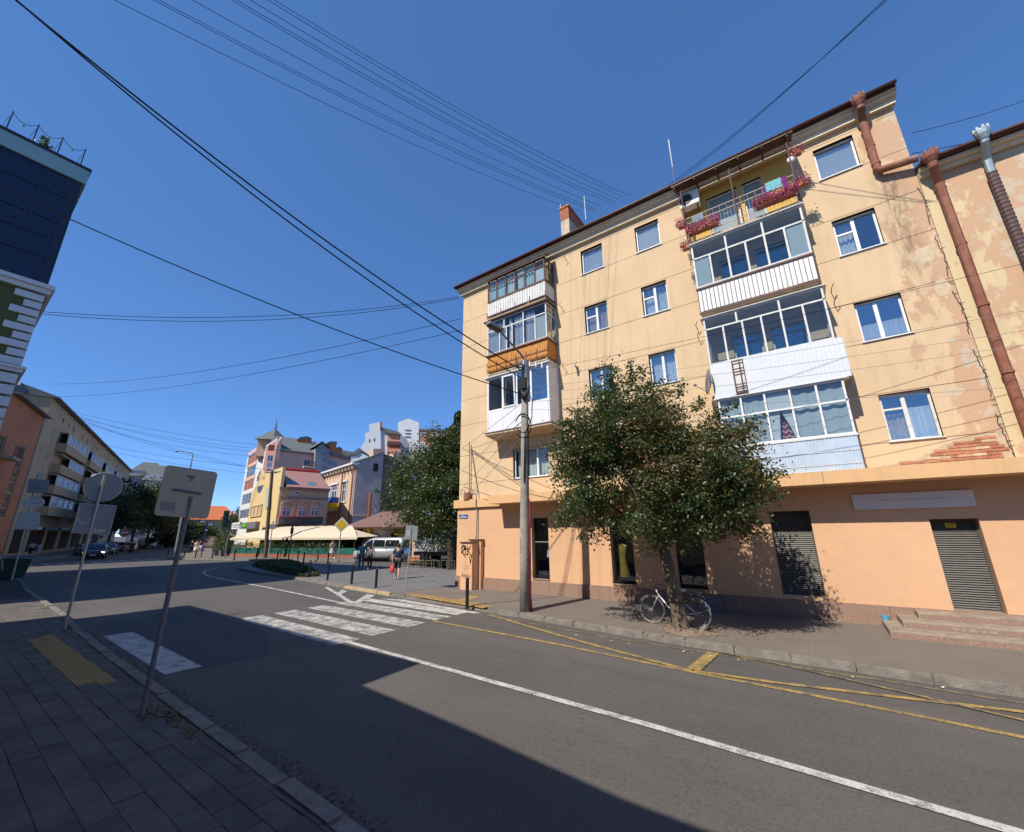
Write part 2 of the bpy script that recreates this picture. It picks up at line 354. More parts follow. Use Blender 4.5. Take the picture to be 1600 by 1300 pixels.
# ---------------------------------------------------------------- ground
def slab(name, pts, z0, z1, m):
    mb = MB(); mb.prism([(x, y, z0) for x, y in pts], (0, 0, z1-z0)); return struct(mb.build(name, m))
mb = MB(); R_ = 900; mb.quad((-R_, -R_, 0), (R_, -R_, 0), (R_, R_, 0), (-R_, R_, 0)); road = struct(mb.build('road', M_asph))
ZP = .12
KERB_R = [(8, 9.9), (2, 10.1), (-2, 10.25), (-5.5, 10.6), (-7.5, 10.85), (-9, 11.02), (-12, 11.35), (-14.4, 11.52), (-18.2, 12.0), (-23.2, 12.6), (-30.7, 13.25), (-34.6, 13.95), (-36.0, 14.9), (-36.2, 16.0), (-33.9, 18.0), (-31.6, 19.1), (-24, 19.9), (-13, 20.6)]
inner = [(x, y+.16) for x, y in KERB_R[:12]]+[(-35.8, 14.95), (-36.02, 15.95), (-33.85, 17.8), (-31.6, 18.9), (-24, 19.7), (-13, 20.4)]
side_r = slab('sidewalk', inner[:8]+[(-13.42, 14.6), (-13.42, 14.9), (8, 14.9)], -.3, ZP, M_pave_b)
plaza = slab('plaza', inner[7:]+[(-13.0, 14.9), (-13.42, 14.9), (-13.42, 14.6)], -.3, ZP, M_pave_g)
KERB_L = [(9, 2.6), (-3, 2.7), (-10, 2.84), (-16, 3.02), (-19.5, 3.25), (-24, 3.35), (-30, 3.5), (-36, 3.9), (-41, 3.9), (-46, 3.2), (-48, 1.5)]
side_l = slab('sidewalk_near', [(x, y-.18) for x, y in KERB_L[:-2]]+[(-46, 2.9), (-47.8, 1.3), (-47.8, -14), (9, -14)], -.3, ZP-.01, M_bed)
# cafe side and far left pavement
cdir = Vector((.968, .252)); 
side_c = slab('cafe_terrace_pavement', [(-56, 15.9), (-43.6, 19.2), (-37, 21.2), (-33, 22.9), (-22, 32), (-13, 40), (40, 90), (-140, 90), (-170, 60), (-66, 20.6), (-58, 17.6)], -.3, ZP, M_pave_b)
vF = Vector((-.953, .303)); nF = Vector((-.303, -.953))
pl = [(-52, 1.5), (-58, 4.9), (-70, 9.1), (-112, 22.5), (-170, 40.8)]
side_f = slab('far_pavement', pl+[(-170, 0), (-60, -12), (-52, -14)], -.3, ZP, M_pave_g)
# kerb stones, one object each
def kerbs(path, parent, Ls, m, wd=.17, h=.13, skip=None, my=None, z0=-.1, lower=None):
    P = [Vector((x, y, 0)) for x, y in path]; seg = [(P[i+1]-P[i]).length for i in range(len(P)-1)]; T = sum(seg); n = int(T/Ls); st = T/n
    mb = MB(); mb.box(-st/2+.006, st/2-.006, 0, wd, z0, h); me = mb.mesh('kerb_stone', m)
    bm = bmesh.new(); bm.from_mesh(me); bmesh.ops.bevel(bm, geom=[e for e in bm.edges if all(v.co.z > 0 for v in e.verts)], offset=.022, segments=2, affect='EDGES'); bmesh.ops.recalc_face_normals(bm, faces=bm.faces); bm.to_mesh(me); bm.free()
    me2 = me.copy(); me2.materials[0] = my or m
    def at(d):
        for i, s in enumerate(seg):
            if d <= s or i == len(seg)-1: return P[i].lerp(P[i+1], d/s)
            d -= s
    for k in range(n):
        a, b = at(k*st), at((k+1)*st); c = (a+b)/2; ang = atan2(b.y-a.y, b.x-a.x)
        if skip and skip(c): continue
        t = random.uniform; dz = (lower(c) if lower else 0)+t(-.012, .006)
        o = inst('kerb_stone', me2 if my and my_zone(c) else me, parent, (c.x+t(-.006, .006), c.y+t(-.012, .012), dz), ang+pi+t(-.008, .008)); 
        o.rotation_euler[0] = t(-.03, .03)
def my_zone(c): return -18.4 < c.x < -14.6
kerbs(KERB_R[:8], side_r, .95, M_kerb, lower=lambda c: -.07 if c.x < -9 else 0)
kerbs([(x, y) for x, y in KERB_R[7:]], plaza, .95, M_kerb, my=M_kerb_y)
kerbs([(x, y-.2) for x, y in KERB_L[:9]], side_l, .98, M_kerb, wd=.2)
kerbs([(-33, 22.7), (-37, 21.0), (-43.6, 19.0), (-56, 15.7)], side_c, 1.6, M_kerb, h=.13)
kerbs([(-56, 15.7), (-58, 17.5), (-66, 20.5), (-120, 41)], side_c, 3., M_kerb, h=.13)
kerbs([(-112, 22.7), (-70, 9.3), (-58, 5.1), (-52, 1.7)], side_f, 3., M_kerb, h=.13)
# pavers of the near pavement: the ones in view as single pieces
pm = []
for mt in (M_pave_n, M_pave_n2, M_pave_n3):
    for j in range(2):
        mb = MB(); mb.box(-.2275, .2275, -.1138, .1138, -.05, 0); me = mb.mesh('paver', mt); bm = bmesh.new(); bm.from_mesh(me)
        bmesh.ops.bevel(bm, geom=[e for e in bm.edges if all(v.co.z > -.01 for v in e.verts)], offset=.005, segments=1, affect='EDGES'); bmesh.ops.recalc_face_normals(bm, faces=bm.faces); bm.to_mesh(me); bm.free(); pm.append(me)
cells = []; clipped = []
kline = lambda x: float(np.interp(-x, [-9, 3, 10, 16, 19.5, 24, 30], [2.4, 2.5, 2.64, 2.82, 3.05, 3.15, 3.3]))
for r in range(-3, 24):
    y = 2.36-r*.23
    for k in range(66):
        x = 4.0-k*.46-(.23 if r % 2 else 0)+random.uniform(-.05, .05)*0
        if x < -26: continue
        if y+.115 > kline(x):
            if y-.1 < kline(x): clipped.append((x, y))
            continue
        tac = 2.0 < y < 2.5 and -16 < x < -10.2
        cells.append((x, y, tac))
vis = []
for x, y, tac in cells:
    p = Vector((x, y, ZP)); d = p-CAM; k = d.dot(FWD)
    if k > .3:
        px, py = 800+F_PX*d.dot(RGT)/k, 650-F_PX*d.dot(UPV)/k
        if -80 < px < 700 and 900 < py < 1400: vis.append((d.length, x, y, tac))
vis.sort(); near = {(x, y) for d, x, y, t in vis[:290]}
mtc = MB(); mtc.box(-.226, .226, -.1115, .1115, -.05, 0)
for i in range(8):
    for j in range(4): mtc.box(-.2+i*.055, -.2+i*.055+.022, -.09+j*.052, -.09+j*.052+.022, 0, .005)
me_t = mtc.mesh('tactile_paver', M_tact)
rest = MB()
for x, y, tac in cells:
    t = random.uniform
    if (x, y) in near:
        o = inst('tactile_paver' if tac else 'paver', me_t if tac else random.choice(pm), side_l, (x, y, ZP+t(-.004, .006)), t(-.008, .008)); o.rotation_euler[0] = t(-.012, .012); o.rotation_euler[1] = t(-.008, .008)
    else:
        rest.mi = 3 if tac else random.randrange(3); z = ZP+t(-.003, .004); rest.box(x-.226, x+.226, y-.1115, y+.1115, z-.05, z)
for x, y in clipped: rest.mi = random.randrange(3); rest.box(x-.226, x+.226, y-.1115, kline(x)-.004, ZP-.05, ZP+random.uniform(-.003, .003))
stuff(rest.build('paver_field', [M_pave_n, M_pave_n2, M_pave_n3, M_tact], side_l, fix=False))
# tactile strips on the far side
for k, (a, b) in enumerate((((-13.5, 11.85), (-9.0, 11.22)), ((-10.9, 12.75), (-10.55, 11.55)))):
    a, b = Vector(a), Vector(b); n = int((b-a).length/.3); me = None
    mb = MB(); mb.box(-.145, .145, -.2, .2, -.02, .005)
    for i in range(5):
        for j in range(6): mb.box(-.12+i*.055, -.12+i*.055+.025, -.17+j*.062, -.17+j*.062+.03, .005, .01)
    me = mb.mesh('tactile_paver', M_tact)
    for i in range(n):
        c = a.lerp(b, (i+.5)/n); inst('tactile_paver', me, side_r, (c.x, c.y, ZP), atan2(b.y-a.y, b.x-a.x))
# gutter grit, patch, markings (sheets a few mm above the asphalt)
def sheet(name, pts, z, m, parent=road):
    mb = MB(); mb.poly([(x, y, z) for x, y in pts]); o = mb.build(name, m, parent, fix=False); return o
sheet('gutter_strip', [(9, 2.6), (-3, 2.7), (-10, 2.84), (-16, 3.02), (-19.5, 3.25), (-19.5, 3.36), (-16, 3.18), (-13, 3.2), (-10, 3.1), (-8, 3.02), (-6, 3.04), (-3, 2.95), (2, 2.9), (9, 2.85)], .004, M_gravel)
gm = MB()
for i in range(2600):
    x = random.uniform(-17, 1); y0 = 2.72-(x+3)*.02; y = y0+abs(random.gauss(0, .13)); s = random.uniform(.006, .02)
    q = [Vector((random.gauss(0, 1), random.gauss(0, 1), random.gauss(0, .6))).normalized()*s for _ in range(4)]
    gm.add([(x+a.x, y+a.y, .008+a.z) for a in q], [(0, 1, 2), (0, 2, 3), (0, 3, 1), (1, 3, 2)])
stuff(gm.build('grit', M_gravel, road, fix=False))
sheet('asphalt_patch', [(-17.4, 3.5), (-18.4, 6.2), (-15, 6.0), (-12.2, 5.85), (-9.9, 4.9), (-10.1, 3.62), (-10.6, 3.15), (-13, 3.3)], .004, M_asph2)
sheet('asphalt_patch', [(-44, 6.5), (-30, 6.0), (-29, 8.3), (-36, 9.5), (-43, 9.2)], .004, M_asph2)
def stripe(y0, y1, x0, x1, m, sk=0): sheet('crossing_stripe', [(x0, y0), (x1, y0+sk), (x1, y1+sk), (x0, y1)], .008, m)
stripe(3.28, 3.86, -15.3, -10.2, M_white_paint, -.1)
for y0, y1, mt in ((6.15, 6.85, M_white_worn), (7.2, 7.92, M_white_worn), (8.3, 8.98, M_white_worn), (9.35, 10.0, M_white_worn), (10.25, 10.75, M_white_paint)): stripe(y0, y1, -14.7, -9.4, mt, -.1)
sheet('crossing_stripe', [(-14.2, 10.95), (-13.2, 11.25), (-9.0, 10.82), (-9.1, 10.62)], .008, M_white_paint)
def line(name, pts, wd, m, z=.008):
    P = [Vector((x, y, 0)) for x, y in pts]; mb = MB(); Lp = []
    for i, p in enumerate(P):
        t = (P[min(i+1, len(P)-1)]-P[max(0, i-1)]).normalized(); n = Vector((-t.y, t.x, 0))*wd/2; Lp.append((p+n, p-n))
    for i in range(len(P)-1):
        a, b = Lp[i]; c, d = Lp[i+1]; mb.quad((a.x, a.y, z), (b.x, b.y, z), (d.x, d.y, z), (c.x, c.y, z))
    return mb.build(name, m, road, fix=False)
line('centre_line', [(-9.5, 6.42), (-6, 6.28), (-2.3, 6.13), (.9, 5.9), (4, 5.7), (9, 5.4)], .14, M_white_paint, .012)
cv = [(-14.2, 9.5), (-17.2, 9.78), (-21.7, 10.2), (-25.1, 10.42), (-28.1, 10.6), (-31.2, 10.95), (-33.6, 11.5), (-35.9, 12.5), (-37.8, 14.0), (-38.7, 15.6)]
line('lane_line', cv, .14, M_white_paint, .012)
line('chevron_line', [(-19.2, 11.68), (-16.6, 10.68), (-14.1, 9.66)], .17, M_white_paint, .016)
sheet('chevron_stripe', [(-17.75, 11.6), (-17.1, 11.42), (-16.35, 10.62), (-16.85, 10.72)], .02, M_white_paint)
sheet('chevron_stripe', [(-15.6, 11.38), (-14.9, 11.24), (-13.9, 9.78), (-14.15, 9.72)], .02, M_white_paint)
line('yellow_line', [(-9.4, 9.15), (-5.2, 8.92), (-2.3, 8.62), (-1, 8.55), (.7, 8.42), (1.65, 8.32), (6, 8.05)], .11, M_yellow_paint)
line('yellow_zigzag', [(-8.6, 10.72), (-5.6, 9.66), (-4.2, 9.22), (-2.25, 8.66)], .11, M_yellow_paint, .012)
line('yellow_zigzag', [(-2.2, 8.68), (-1, 8.8), (.17, 9.02), (1.9, 9.36), (4, 9.75)], .11, M_yellow_paint, .012)
line('yellow_zigzag', [(-2.05, 10.18), (-1.1, 9.98), (.83, 9.35), (1.8, 8.98), (4, 8.2)], .08, M_yellow_worn, .016)
line('yellow_edge_line', [(-8.6, 10.62), (-4.8, 10.12), (-2.1, 10.02), (.7, 9.88), (2, 9.8), (6, 9.6)], .07, M_yellow_worn)
sheet('yellow_bar', [(-2.34, 8.72), (-2.1, 8.72), (-2.02, 10.05), (-2.24, 10.08)], .02, M_yellow_paint)
# far zebra across the street mouth
for i in range(9):
    c = Vector((-56.5, 14.6)).lerp(Vector((-57.5, 6.2)), i/8); sheet('crossing_stripe', [(c.x-2, c.y-.25), (c.x+2, c.y-.25), (c.x+2, c.y+.25), (c.x-2, c.y+.25)], .008, M_white_worn)
# man-hole covers
def manhole(x, y, z, lab):
    mb = MB(); mb.cyl((x, y, z), (0, 0, 1), .36, .02, 24); o = mb.build('manhole_cover', M_pole)
    for i in range(-3, 4): pass
    tag(o, lab, 'manhole cover')
p = gz(670, 908, ZP); manhole(p.x, p.y, ZP+.004, 'round dark manhole cover in grey plaza paving near building corner')
p = gz(690, 896, ZP); manhole(p.x, p.y, ZP+.004, 'round dark manhole cover in grey plaza paving in front of tree')
# ================================================================ main apartment building
YF = 14.5; F0 = YFace(YF); YS = 14.42; FS = YFace(YS)
BLD = thing('apartment_building', 'ochre rendered five storey apartment block with glazed balconies above peach shop floor', 'building', (-4.7, YF, 0))
XL, XR = -13.45, 4.08
FLOORS = [(4.65, 5.95), (7.54, 8.78), (10.39, 11.66), (13.25, 14.46)]
COLS = [(-6.45, -5.44), (-4.0, -3.04), (2.02, 3.04)]
WIN = {}
holes = []
for fi, (z0, z1) in enumerate(FLOORS):
    for ci, (a, b) in enumerate(COLS): holes.append((a, b, z0, z1)); WIN[fi, ci] = (a, b, z0, z1)
WIN['L'] = (-10.29, -8.48, 4.66, 5.93); holes.append(WIN['L'])
bal_holes = [(-10.6, -9.75, 12.45, 14.35), (-9.4, -8.4, 13.1, 14.35), (-10.6, -9.75, 9.6, 11.5), (-9.4, -8.4, 10.25, 11.5), (-10.6, -9.75, 6.75, 8.6), (-9.4, -8.4, 7.4, 8.6)]
for z in (9.6, 6.65): bal_holes += [(-1.2, -.35, z, z+2), (-.1, .85, z+.75, z+2)]
bal_holes += [(-1.25, -.25, 12.3, 14.36), (-.1, .5, 12.3, 14.36)]
holes += bal_holes
JZ = [3.88, 4.63, 5.98, 7.5, 8.81, 10.36, 11.71, 13.21, 14.57, 14.86]
mb = MB()
for i in range(len(JZ)-1):
    a, b = JZ[i]+.008, JZ[i+1]-.008
    mb.wall(F0, XL, XR, a, b, [h for h in holes if h[2] < b and h[3] > a], .22)
mb.wall(F0, XL, XR, 3.6, 15.0, holes, .1, -.018)
mb.quad((XL, YF, 3.6), (XL, YF+11, 3.6), (XL, YF+11, 15.1), (XL, YF, 15.1)); mb.quad((XR, YF, 3.6), (XR, YF+11, 3.6), (XR, YF+11, 15.1), (XR, YF, 15.1))
mb.quad((XL, YF+11, 3.6), (XR, YF+11, 3.6), (XR, YF+11, 15.1), (XL, YF+11, 15.1))
WALL = mb.build('wall', M_wall, BLD, fix=False)
# wing to the right, lower eaves
holes2 = [(6.6, 7.6, 7.54, 8.78), (6.6, 7.6, 10.2, 11.4), (6.6, 7.6, 4.65, 5.95)]
mb = MB(); mb.wall(F0, XR+.004, 13, 3.6, 12.3, holes2, .2, .02); mb.quad((13, YF, 3.6), (13, YF+10, 3.6), (13, YF+10, 12.3), (13, YF, 12.3)); mb.quad((XR+.004, YF+10, 3.6), (13, YF+10, 3.6), (13, YF+10, 12.3), (XR+.004, YF+10, 12.3))
mb.build('wing_wall', M_wall2, BLD, fix=False)['label'] = 'pale yellow peeling wall of the lower wing'
# cornices, eaves, roofs
mb = MB()
mb.box(XL-.12, XR+.06, YF-.15, YF, 14.8, 14.96); mb.box(XL-.16, XR+.08, YF-.19, YF-.0, 14.96, 15.0); mb.box(XL-.2, XR+.1, YF-.25, YF, 15.0, 15.12); mb.box(XL-.26, XR+.12, YF-.33, YF, 15.12, 15.2)
mb.build('cornice', M_cream, BLD)
mb = MB()
prof = [(YF-.42, 15.215), (YF-.42, 15.26), (YF+5.5, 17.6), (YF+11.6, 15.25), (YF+11.6, 15.2)]
mb.prism([(XL-.32, y, z) for y, z in prof], (XR-XL+.42, 0, 0)); mb.box(XL-.3, XR+.1, YF-.38, YF-.34, 15.16, 15.21)
roof = mb.build('roof', M_brownmetal, BLD)
mb = MB(); mb.tube([(XL-.32, YF-.45, 15.24), (XR+.12, YF-.45, 15.26)], .06, 8); mb.build('gutter', M_brownmetal, BLD, True)
mb = MB(); mb.box(XR+.01, 13, YF-.16, YF-.03, 11.98, 12.1); mb.box(XR+.01, 13, YF-.3, YF, 12.1, 12.2)
mb.build('cornice', M_cream, BLD)
mb = MB(); mb.prism([(XR+.006, y, z) for y, z in [(YF-.42, 12.22), (YF-.42, 12.28), (YF+5, 14.3), (YF+10.6, 12.28), (YF+10.6, 12.22)]], (9, 0, 0)); mb.build('roof', M_brownmetal, BLD)
mb = MB(); mb.tube([(XR+.02, YF-.45, 12.26), (13, YF-.45, 12.28)], .06, 8); mb.build('gutter', M_brownmetal, BLD, True)
# chimney (on the front roof slope)
cx0, cx1 = -8.05, -7.58
mb = MB(); mb.box(cx0, cx1, 15.9, 17.6, 15.5, 17.9); ch = mb.build('chimney', mat('chimney_render', (.5, .42, .3), .95, .35, 4, bump=.6), roof)
mbrk = MB(); bw, bh = .235, .07
for r in range(9):
    for k in range(3):
        x = cx0+.0+k*.16; mbrk.box(x+.004, min(x+.155, cx1+.012), 15.88, 15.94, 17.92+r*.075+.004, 17.92+r*.075+.069)
    for k in range(8):
        y = 15.94+k*.21; mbrk.box(cx1-.06, cx1+.012, y+.004, y+.205, 17.92+r*.075+.004, 17.92+r*.075+.069)
mbrk.box(cx0+.01, cx1-.01, 15.89, 17.6, 17.9, 18.62); mbrk.box(cx0-.04, cx1+.05, 15.84, 17.66, 18.6, 18.7)
M_brick = mat('brick_red', (.42, .15, .07), .92, .4, 9, bump=.5); stuff(mbrk.build('chimney_brickwork', M_brick, roof))
# downpipes
def funnel(mb, x, y, z, r=.1):
    mb.tube([(x, y, z+.16), (x, y, z+.12), (x, y, z+.02), (x, y, z-.12)], [r*1.75, r*1.8, r*1.7, r], 12)
    for k in range(8):
        a = 2*pi*k/8; c = Vector((x+cos(a)*r*1.55, y+sin(a)*r*1.55, z+.2)); mb.box(c.x-.025, c.x+.025, c.y-.025, c.y+.025, z+.13, z+.235)
def pipe(name, pts, r, m, fun=True, rings=()):
    mb = MB()
    if fun: funnel(mb, *pts[0], r)
    mb.tube(pts, r, 10)
    for p in rings: mb.tube([(p[0], p[1], p[2]-.03), (p[0], p[1], p[2]+.03)], r*1.18, 10)
    return mb.build(name, m, BLD, False)
pipe('downpipe', [(3.3, 13.98, 15.05), (3.3, 14.0, 14.85), (3.32, 14.3, 14.55), (3.32, 14.33, 12.75), (3.38, 14.32, 12.68), (4.15, 14.25, 12.56)], .1, M_rust, True, [(3.32, 14.32, 14.4), (3.32, 14.33, 13.6), (3.32, 14.33, 12.95)])
pipe('downpipe', [(4.3, 13.98, 12.2), (4.3, 14.0, 11.95), (4.38, 14.3, 11.55), (4.38, 14.34, 7), (4.38, 14.34, 3.7)], .1, M_rust, True, [(4.38, 14.33, z) for z in (11.4, 9.6, 7.8, 6.0)])
pipe('downpipe_head', [(5.3, 13.98, 12.3), (5.3, 14.0, 12.12), (5.32, 14.28, 11.75), (5.32, 14.3, 11.35)], .085, M_zinc, True)
mb = MB(); zz = [11.4-.06*i for i in range(130)]; mb.tube([(5.32, 14.32, z) for z in zz], [.105 if i % 2 else .09 for i in range(130)], 10); mb.build('ribbed_downpipe', M_darkrib, BLD)
# crack between block and wing
mb = MB(); x = 4.02
x = 4.0
for i in range(130):
    z = 11.8-i*.06; x2 = 4.03+.03*sin(i*.21)+random.uniform(-.022, .022)
    if (i//7) % 4 != 3: mb.add([(x-.006, YF-.022, z), (x+.008, YF-.022, z), (x2+.008, YF-.022, z-.062), (x2-.006, YF-.022, z-.062)], [(0, 1, 2, 3)])
    if random.random() < .2: mb.add([(x2, YF-.0225, z-.02), (x2+.09, YF-.0225, z-.03), (x2+.09, YF-.0225, z-.036), (x2, YF-.0225, z-.04)], [(0, 1, 2, 3)])
    x = x2
stuff(mb.build('crack', M_dark, BLD, fix=False))
# exposed brickwork above the shop band: each brick a piece of the wall
zt = lambda x: 4.02+.08*max(0, min(1, (x-1.7)/.4))+.45*max(0, min(1, (x-2.35)/.9))+.1*max(0, min(1, (x-3.2)/.8))
mb = MB(); xs = np.linspace(1.62, 4.05, 30); top = [(x, YF-.0015, zt(x)+random.uniform(-.025, .03)) for x in xs]; mb.poly([(4.05, YF-.0015, 3.88), (1.62, YF-.0015, 3.88)]+top); mb.build('mortar_bed', mat('old_mortar', (.48, .37, .25), .95, .3, 6, bump=.8), BLD, fix=False)
bmats = [mat('brick_a', (.46, .2, .11), .95, .35, 8, bump=.8), mat('brick_b', (.52, .3, .18), .95, .3, 8, bump=.8), mat('brick_c', (.38, .15, .085), .95, .35, 8, bump=.8), mat('brick_d', (.55, .4, .26), .95, .3, 8, bump=.8)]
bms = []
for mt in bmats:
    for wd in (.23, .115):
        q = MB(); q.box(0, wd, -.012, .02, 0, .062); bms.append((wd, q.mesh('brick', mt)))
for r in range(12):
    z = 3.87+r*.077; x = 1.66+random.uniform(0, .2)
    while x < 3.86:
        wd, me = bms[random.choice((0, 2, 4, 6, 0, 4, 1, 5))]
        if z+.05 < zt(x) and z+.05 < zt(x+wd) and random.random() < .93:
            o = inst('brick', me, WALL, (x, YF-.004-random.uniform(0, .008), z)); o.rotation_euler[1] = random.uniform(-.02, .02)
        x += wd+.012
# plaster lips and spalls
for (x, z, a, b) in ((2.55, 10.33, .3, .06), (3.75, 9.7, .22, .3), (3.4, 5.75, .26, .16), (3.85, 8.6, .2, .3)):
    mb = MB(); mb.poly([(x+a*cos(t)*random.uniform(.7, 1.1), YF-.0025, z+b*sin(t)*random.uniform(.7, 1.1)) for t in np.linspace(0, 2*pi, 16)[:-1]]); mb.build('plaster_spall', mat('spall', (.56, .44, .29), .95, .2, 6, bump=.8), BLD, fix=False)

# ---------------------------------------------------------------- windows
def wavy(mb, F, u0, u1, d, z0, z1, amp=.03, per=.11, gather=None):
    n = max(6, int((u1-u0)/.03)); pts = []
    for i in range(n+1):
        u = u0+(u1-u0)*i/n; pts.append((u, d+amp*sin(2*pi*u/per+random.uniform(-.4, .4))))
    for i in range(n): mb.quad(F.P(*pts[i], z0), F.P(*pts[i+1], z0), F.P(*pts[i+1], z1), F.P(*pts[i], z1))
def window(B, F, r, cols, transoms=None, fm=None, glass=None, cur=None, blind=0, room=True, dp=.13, fw=.055, sill=True, name='window'):
    """cols: list of fractions of the mullions; transoms: {pane index: fraction}"""
    u0, u1, z0, z1 = r; fm = fm or M_upvc; mb = MB(); P = F
    us = [u0]+[u0+(u1-u0)*c for c in cols]+[u1]
    mb.fbox(P, u0, u1, -dp-.06, -dp, z0, z0+fw); mb.fbox(P, u0, u1, -dp-.06, -dp, z1-fw, z1)
    for i, u in enumerate(us):
        a, b = (u, u+fw) if i == 0 else (u-fw, u) if i == len(us)-1 else (u-fw*.8, u+fw*.8)
        mb.fbox(P, a, b, -dp-.06, -dp+.002, z0+fw, z1-fw)
    panes = []
    for i in range(len(us)-1):
        a = us[i]+(fw if i == 0 else fw*.8); b = us[i+1]-(fw if i == len(us)-2 else fw*.8)
        t = (transoms or {}).get(i)
        if t: zt_ = z0+(z1-z0)*t; mb.fbox(P, a, b, -dp-.06, -dp+.001, zt_-fw*.5, zt_+fw*.5); panes += [(a, b, z0+fw, zt_-fw*.5), (a, b, zt_+fw*.5, z1-fw)]
        else: panes.append((a, b, z0+fw, z1-fw))
    W = mb.build(name, fm, B)
    for a, b, c, e in panes:
        q = MB(); q.fbox(P, a, b, -dp-.036, -dp-.028, c, e); q.build('pane', glass or M_glass, W)
    if cur:
        for m_, a, b, c, e in cur:
            q = MB(); wavy(q, P, u0+(u1-u0)*a, u0+(u1-u0)*b, -dp-.2, z0+(z1-z0)*c, z0+(z1-z0)*e); q.build('curtain', m_, W, True, False)
    if blind: q = MB(); q.fbox(P, u0+.02, u1-.02, -dp-.09, -dp-.08, z1-(z1-z0)*blind, z1-.02); q.build('blind', M_blind, W)
    if sill: q = MB(); q.fbox(P, u0-.03, u1+.03, -dp, .05, z0-.025, z0+.004); q.build('sill', M_upvc if fm is M_upvc else M_oldwhite, W)
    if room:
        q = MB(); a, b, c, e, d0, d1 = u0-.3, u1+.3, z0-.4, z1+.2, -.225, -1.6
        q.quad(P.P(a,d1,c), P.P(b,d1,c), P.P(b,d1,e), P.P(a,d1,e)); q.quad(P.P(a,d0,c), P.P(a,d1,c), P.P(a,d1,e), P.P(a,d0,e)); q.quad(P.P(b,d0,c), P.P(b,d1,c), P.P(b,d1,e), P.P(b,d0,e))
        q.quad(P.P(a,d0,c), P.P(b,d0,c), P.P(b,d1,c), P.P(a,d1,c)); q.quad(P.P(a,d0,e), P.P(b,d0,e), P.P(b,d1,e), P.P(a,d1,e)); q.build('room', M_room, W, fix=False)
    return W
full = lambda m: [(m, 0.02, .98, .03, .97)]
window(BLD, F0, WIN[3, 0], [], None, glass=M_glass_hi, blind=.85)
window(BLD, F0, WIN[3, 1], [], None, glass=M_glass, blind=.9)
window(BLD, F0, WIN[3, 2], [], None, glass=M_glass_hi, blind=.97)
window(BLD, F0, WIN[2, 0], [.5], {0: .62}, cur=[(M_curtain_t, .03, .97, .03, .97)])
window(BLD, F0, WIN[2, 1], [.5], {0: .62}, cur=full(M_curtain))
window(BLD, F0, WIN[2, 2], [.47], {0: .62}, glass=M_glass, cur=[(M_curtain, .03, .48, .03, .97)])
window(BLD, F0, WIN[1, 0], [.5], None, cur=full(M_curtain_b))
window(BLD, F0, WIN[1, 1], [.5], None, cur=full(M_curtain))
window(BLD, F0, WIN[1, 2], [.45], None, glass=M_glass_hi, cur=[(M_curtain, .03, .97, .03, .5)])
window(BLD, F0, WIN[0, 0], [.5], None, cur=full(M_curtain))
window(BLD, F0, WIN[0, 1], [.5], None, cur=full(M_curtain))
window(BLD, F0, WIN[0, 2], [.47], {0: .68}, fm=M_oldwhite, cur=[(M_curtain_t, .04, .45, .03, .6), (M_curtain, .5, .97, .03, .7)])
window(BLD, F0, WIN['L'], [.33, .66], None, glass=M_glass_low, cur=full(M_curtain))
for h in bal_holes[:-2]: window(BLD, F0, h, [], None, fm=M_oldwhite, sill=False, room=False, cur=full(M_curtain_b), dp=.08)
for h in bal_holes[-2:]: window(BLD, F0, h, [], None, fm=M_oldwhite, sill=False, room=False, blind=.97, dp=.08, glass=M_glass_low)
for h in holes2: window(BLD, YFace(YF-.02), h, [.5], None)
# ---------------------------------------------------------------- shop floor
sd = (-9.36, -8.57, .68, 2.97); s2 = (-6.02, -5.2, .68, 2.96); s3 = (-3.82, -2.95, .68, 2.96); r1 = (-1.03, -.05, .67, 2.94); r2 = (2.33, 3.17, .57, 2.64)
mb = MB(); mb.wall(FS, XL, 12.9, .55, 3.9, [sd, s2, s3, r1, r2], .28); mb.quad((XL, YS, .1), (XL, YS+8, .1), (XL, YS+8, 3.9), (XL, YS, 3.9)); mb.build('shop_wall', M_shop, BLD, fix=False)
mb = MB(); xs_ = np.arange(XL-.02, 9, 1.22)
for a in xs_: mb.box(a+.003, a+1.217, YS-.06, YS+.1, .05, .575)
mb.build('plinth', M_plinth, BLD)
mb = MB(); mb.box(XL-.16, -10.9, YS-.12, YF+.1, 3.52, 3.88); mb.build('band', M_band, BLD)
bx = [-10.9, -7.2, -3.4, .4, 4.1, 8, 12.9]
for a, b in zip(bx, bx[1:]):
    mb = MB(); mb.box(a+.004, b-.004, 13.5, YF-.005, 3.57, 3.9); mb.build('canopy_panel', M_band, BLD)
mb = MB(); mb.box(.95, 3.2, YS-.07, YS-.002, 2.91, 3.3); mb.build('blank_signboard', M_signw, BLD)
mb = MB(); mb.box(1.5, 2.7, YS-.0735, YS-.0705, 3.12, 3.15); mb.build('faded_mark', mat('faded_mark', (.5, .47, .46), .7, .1, 3), BLD)
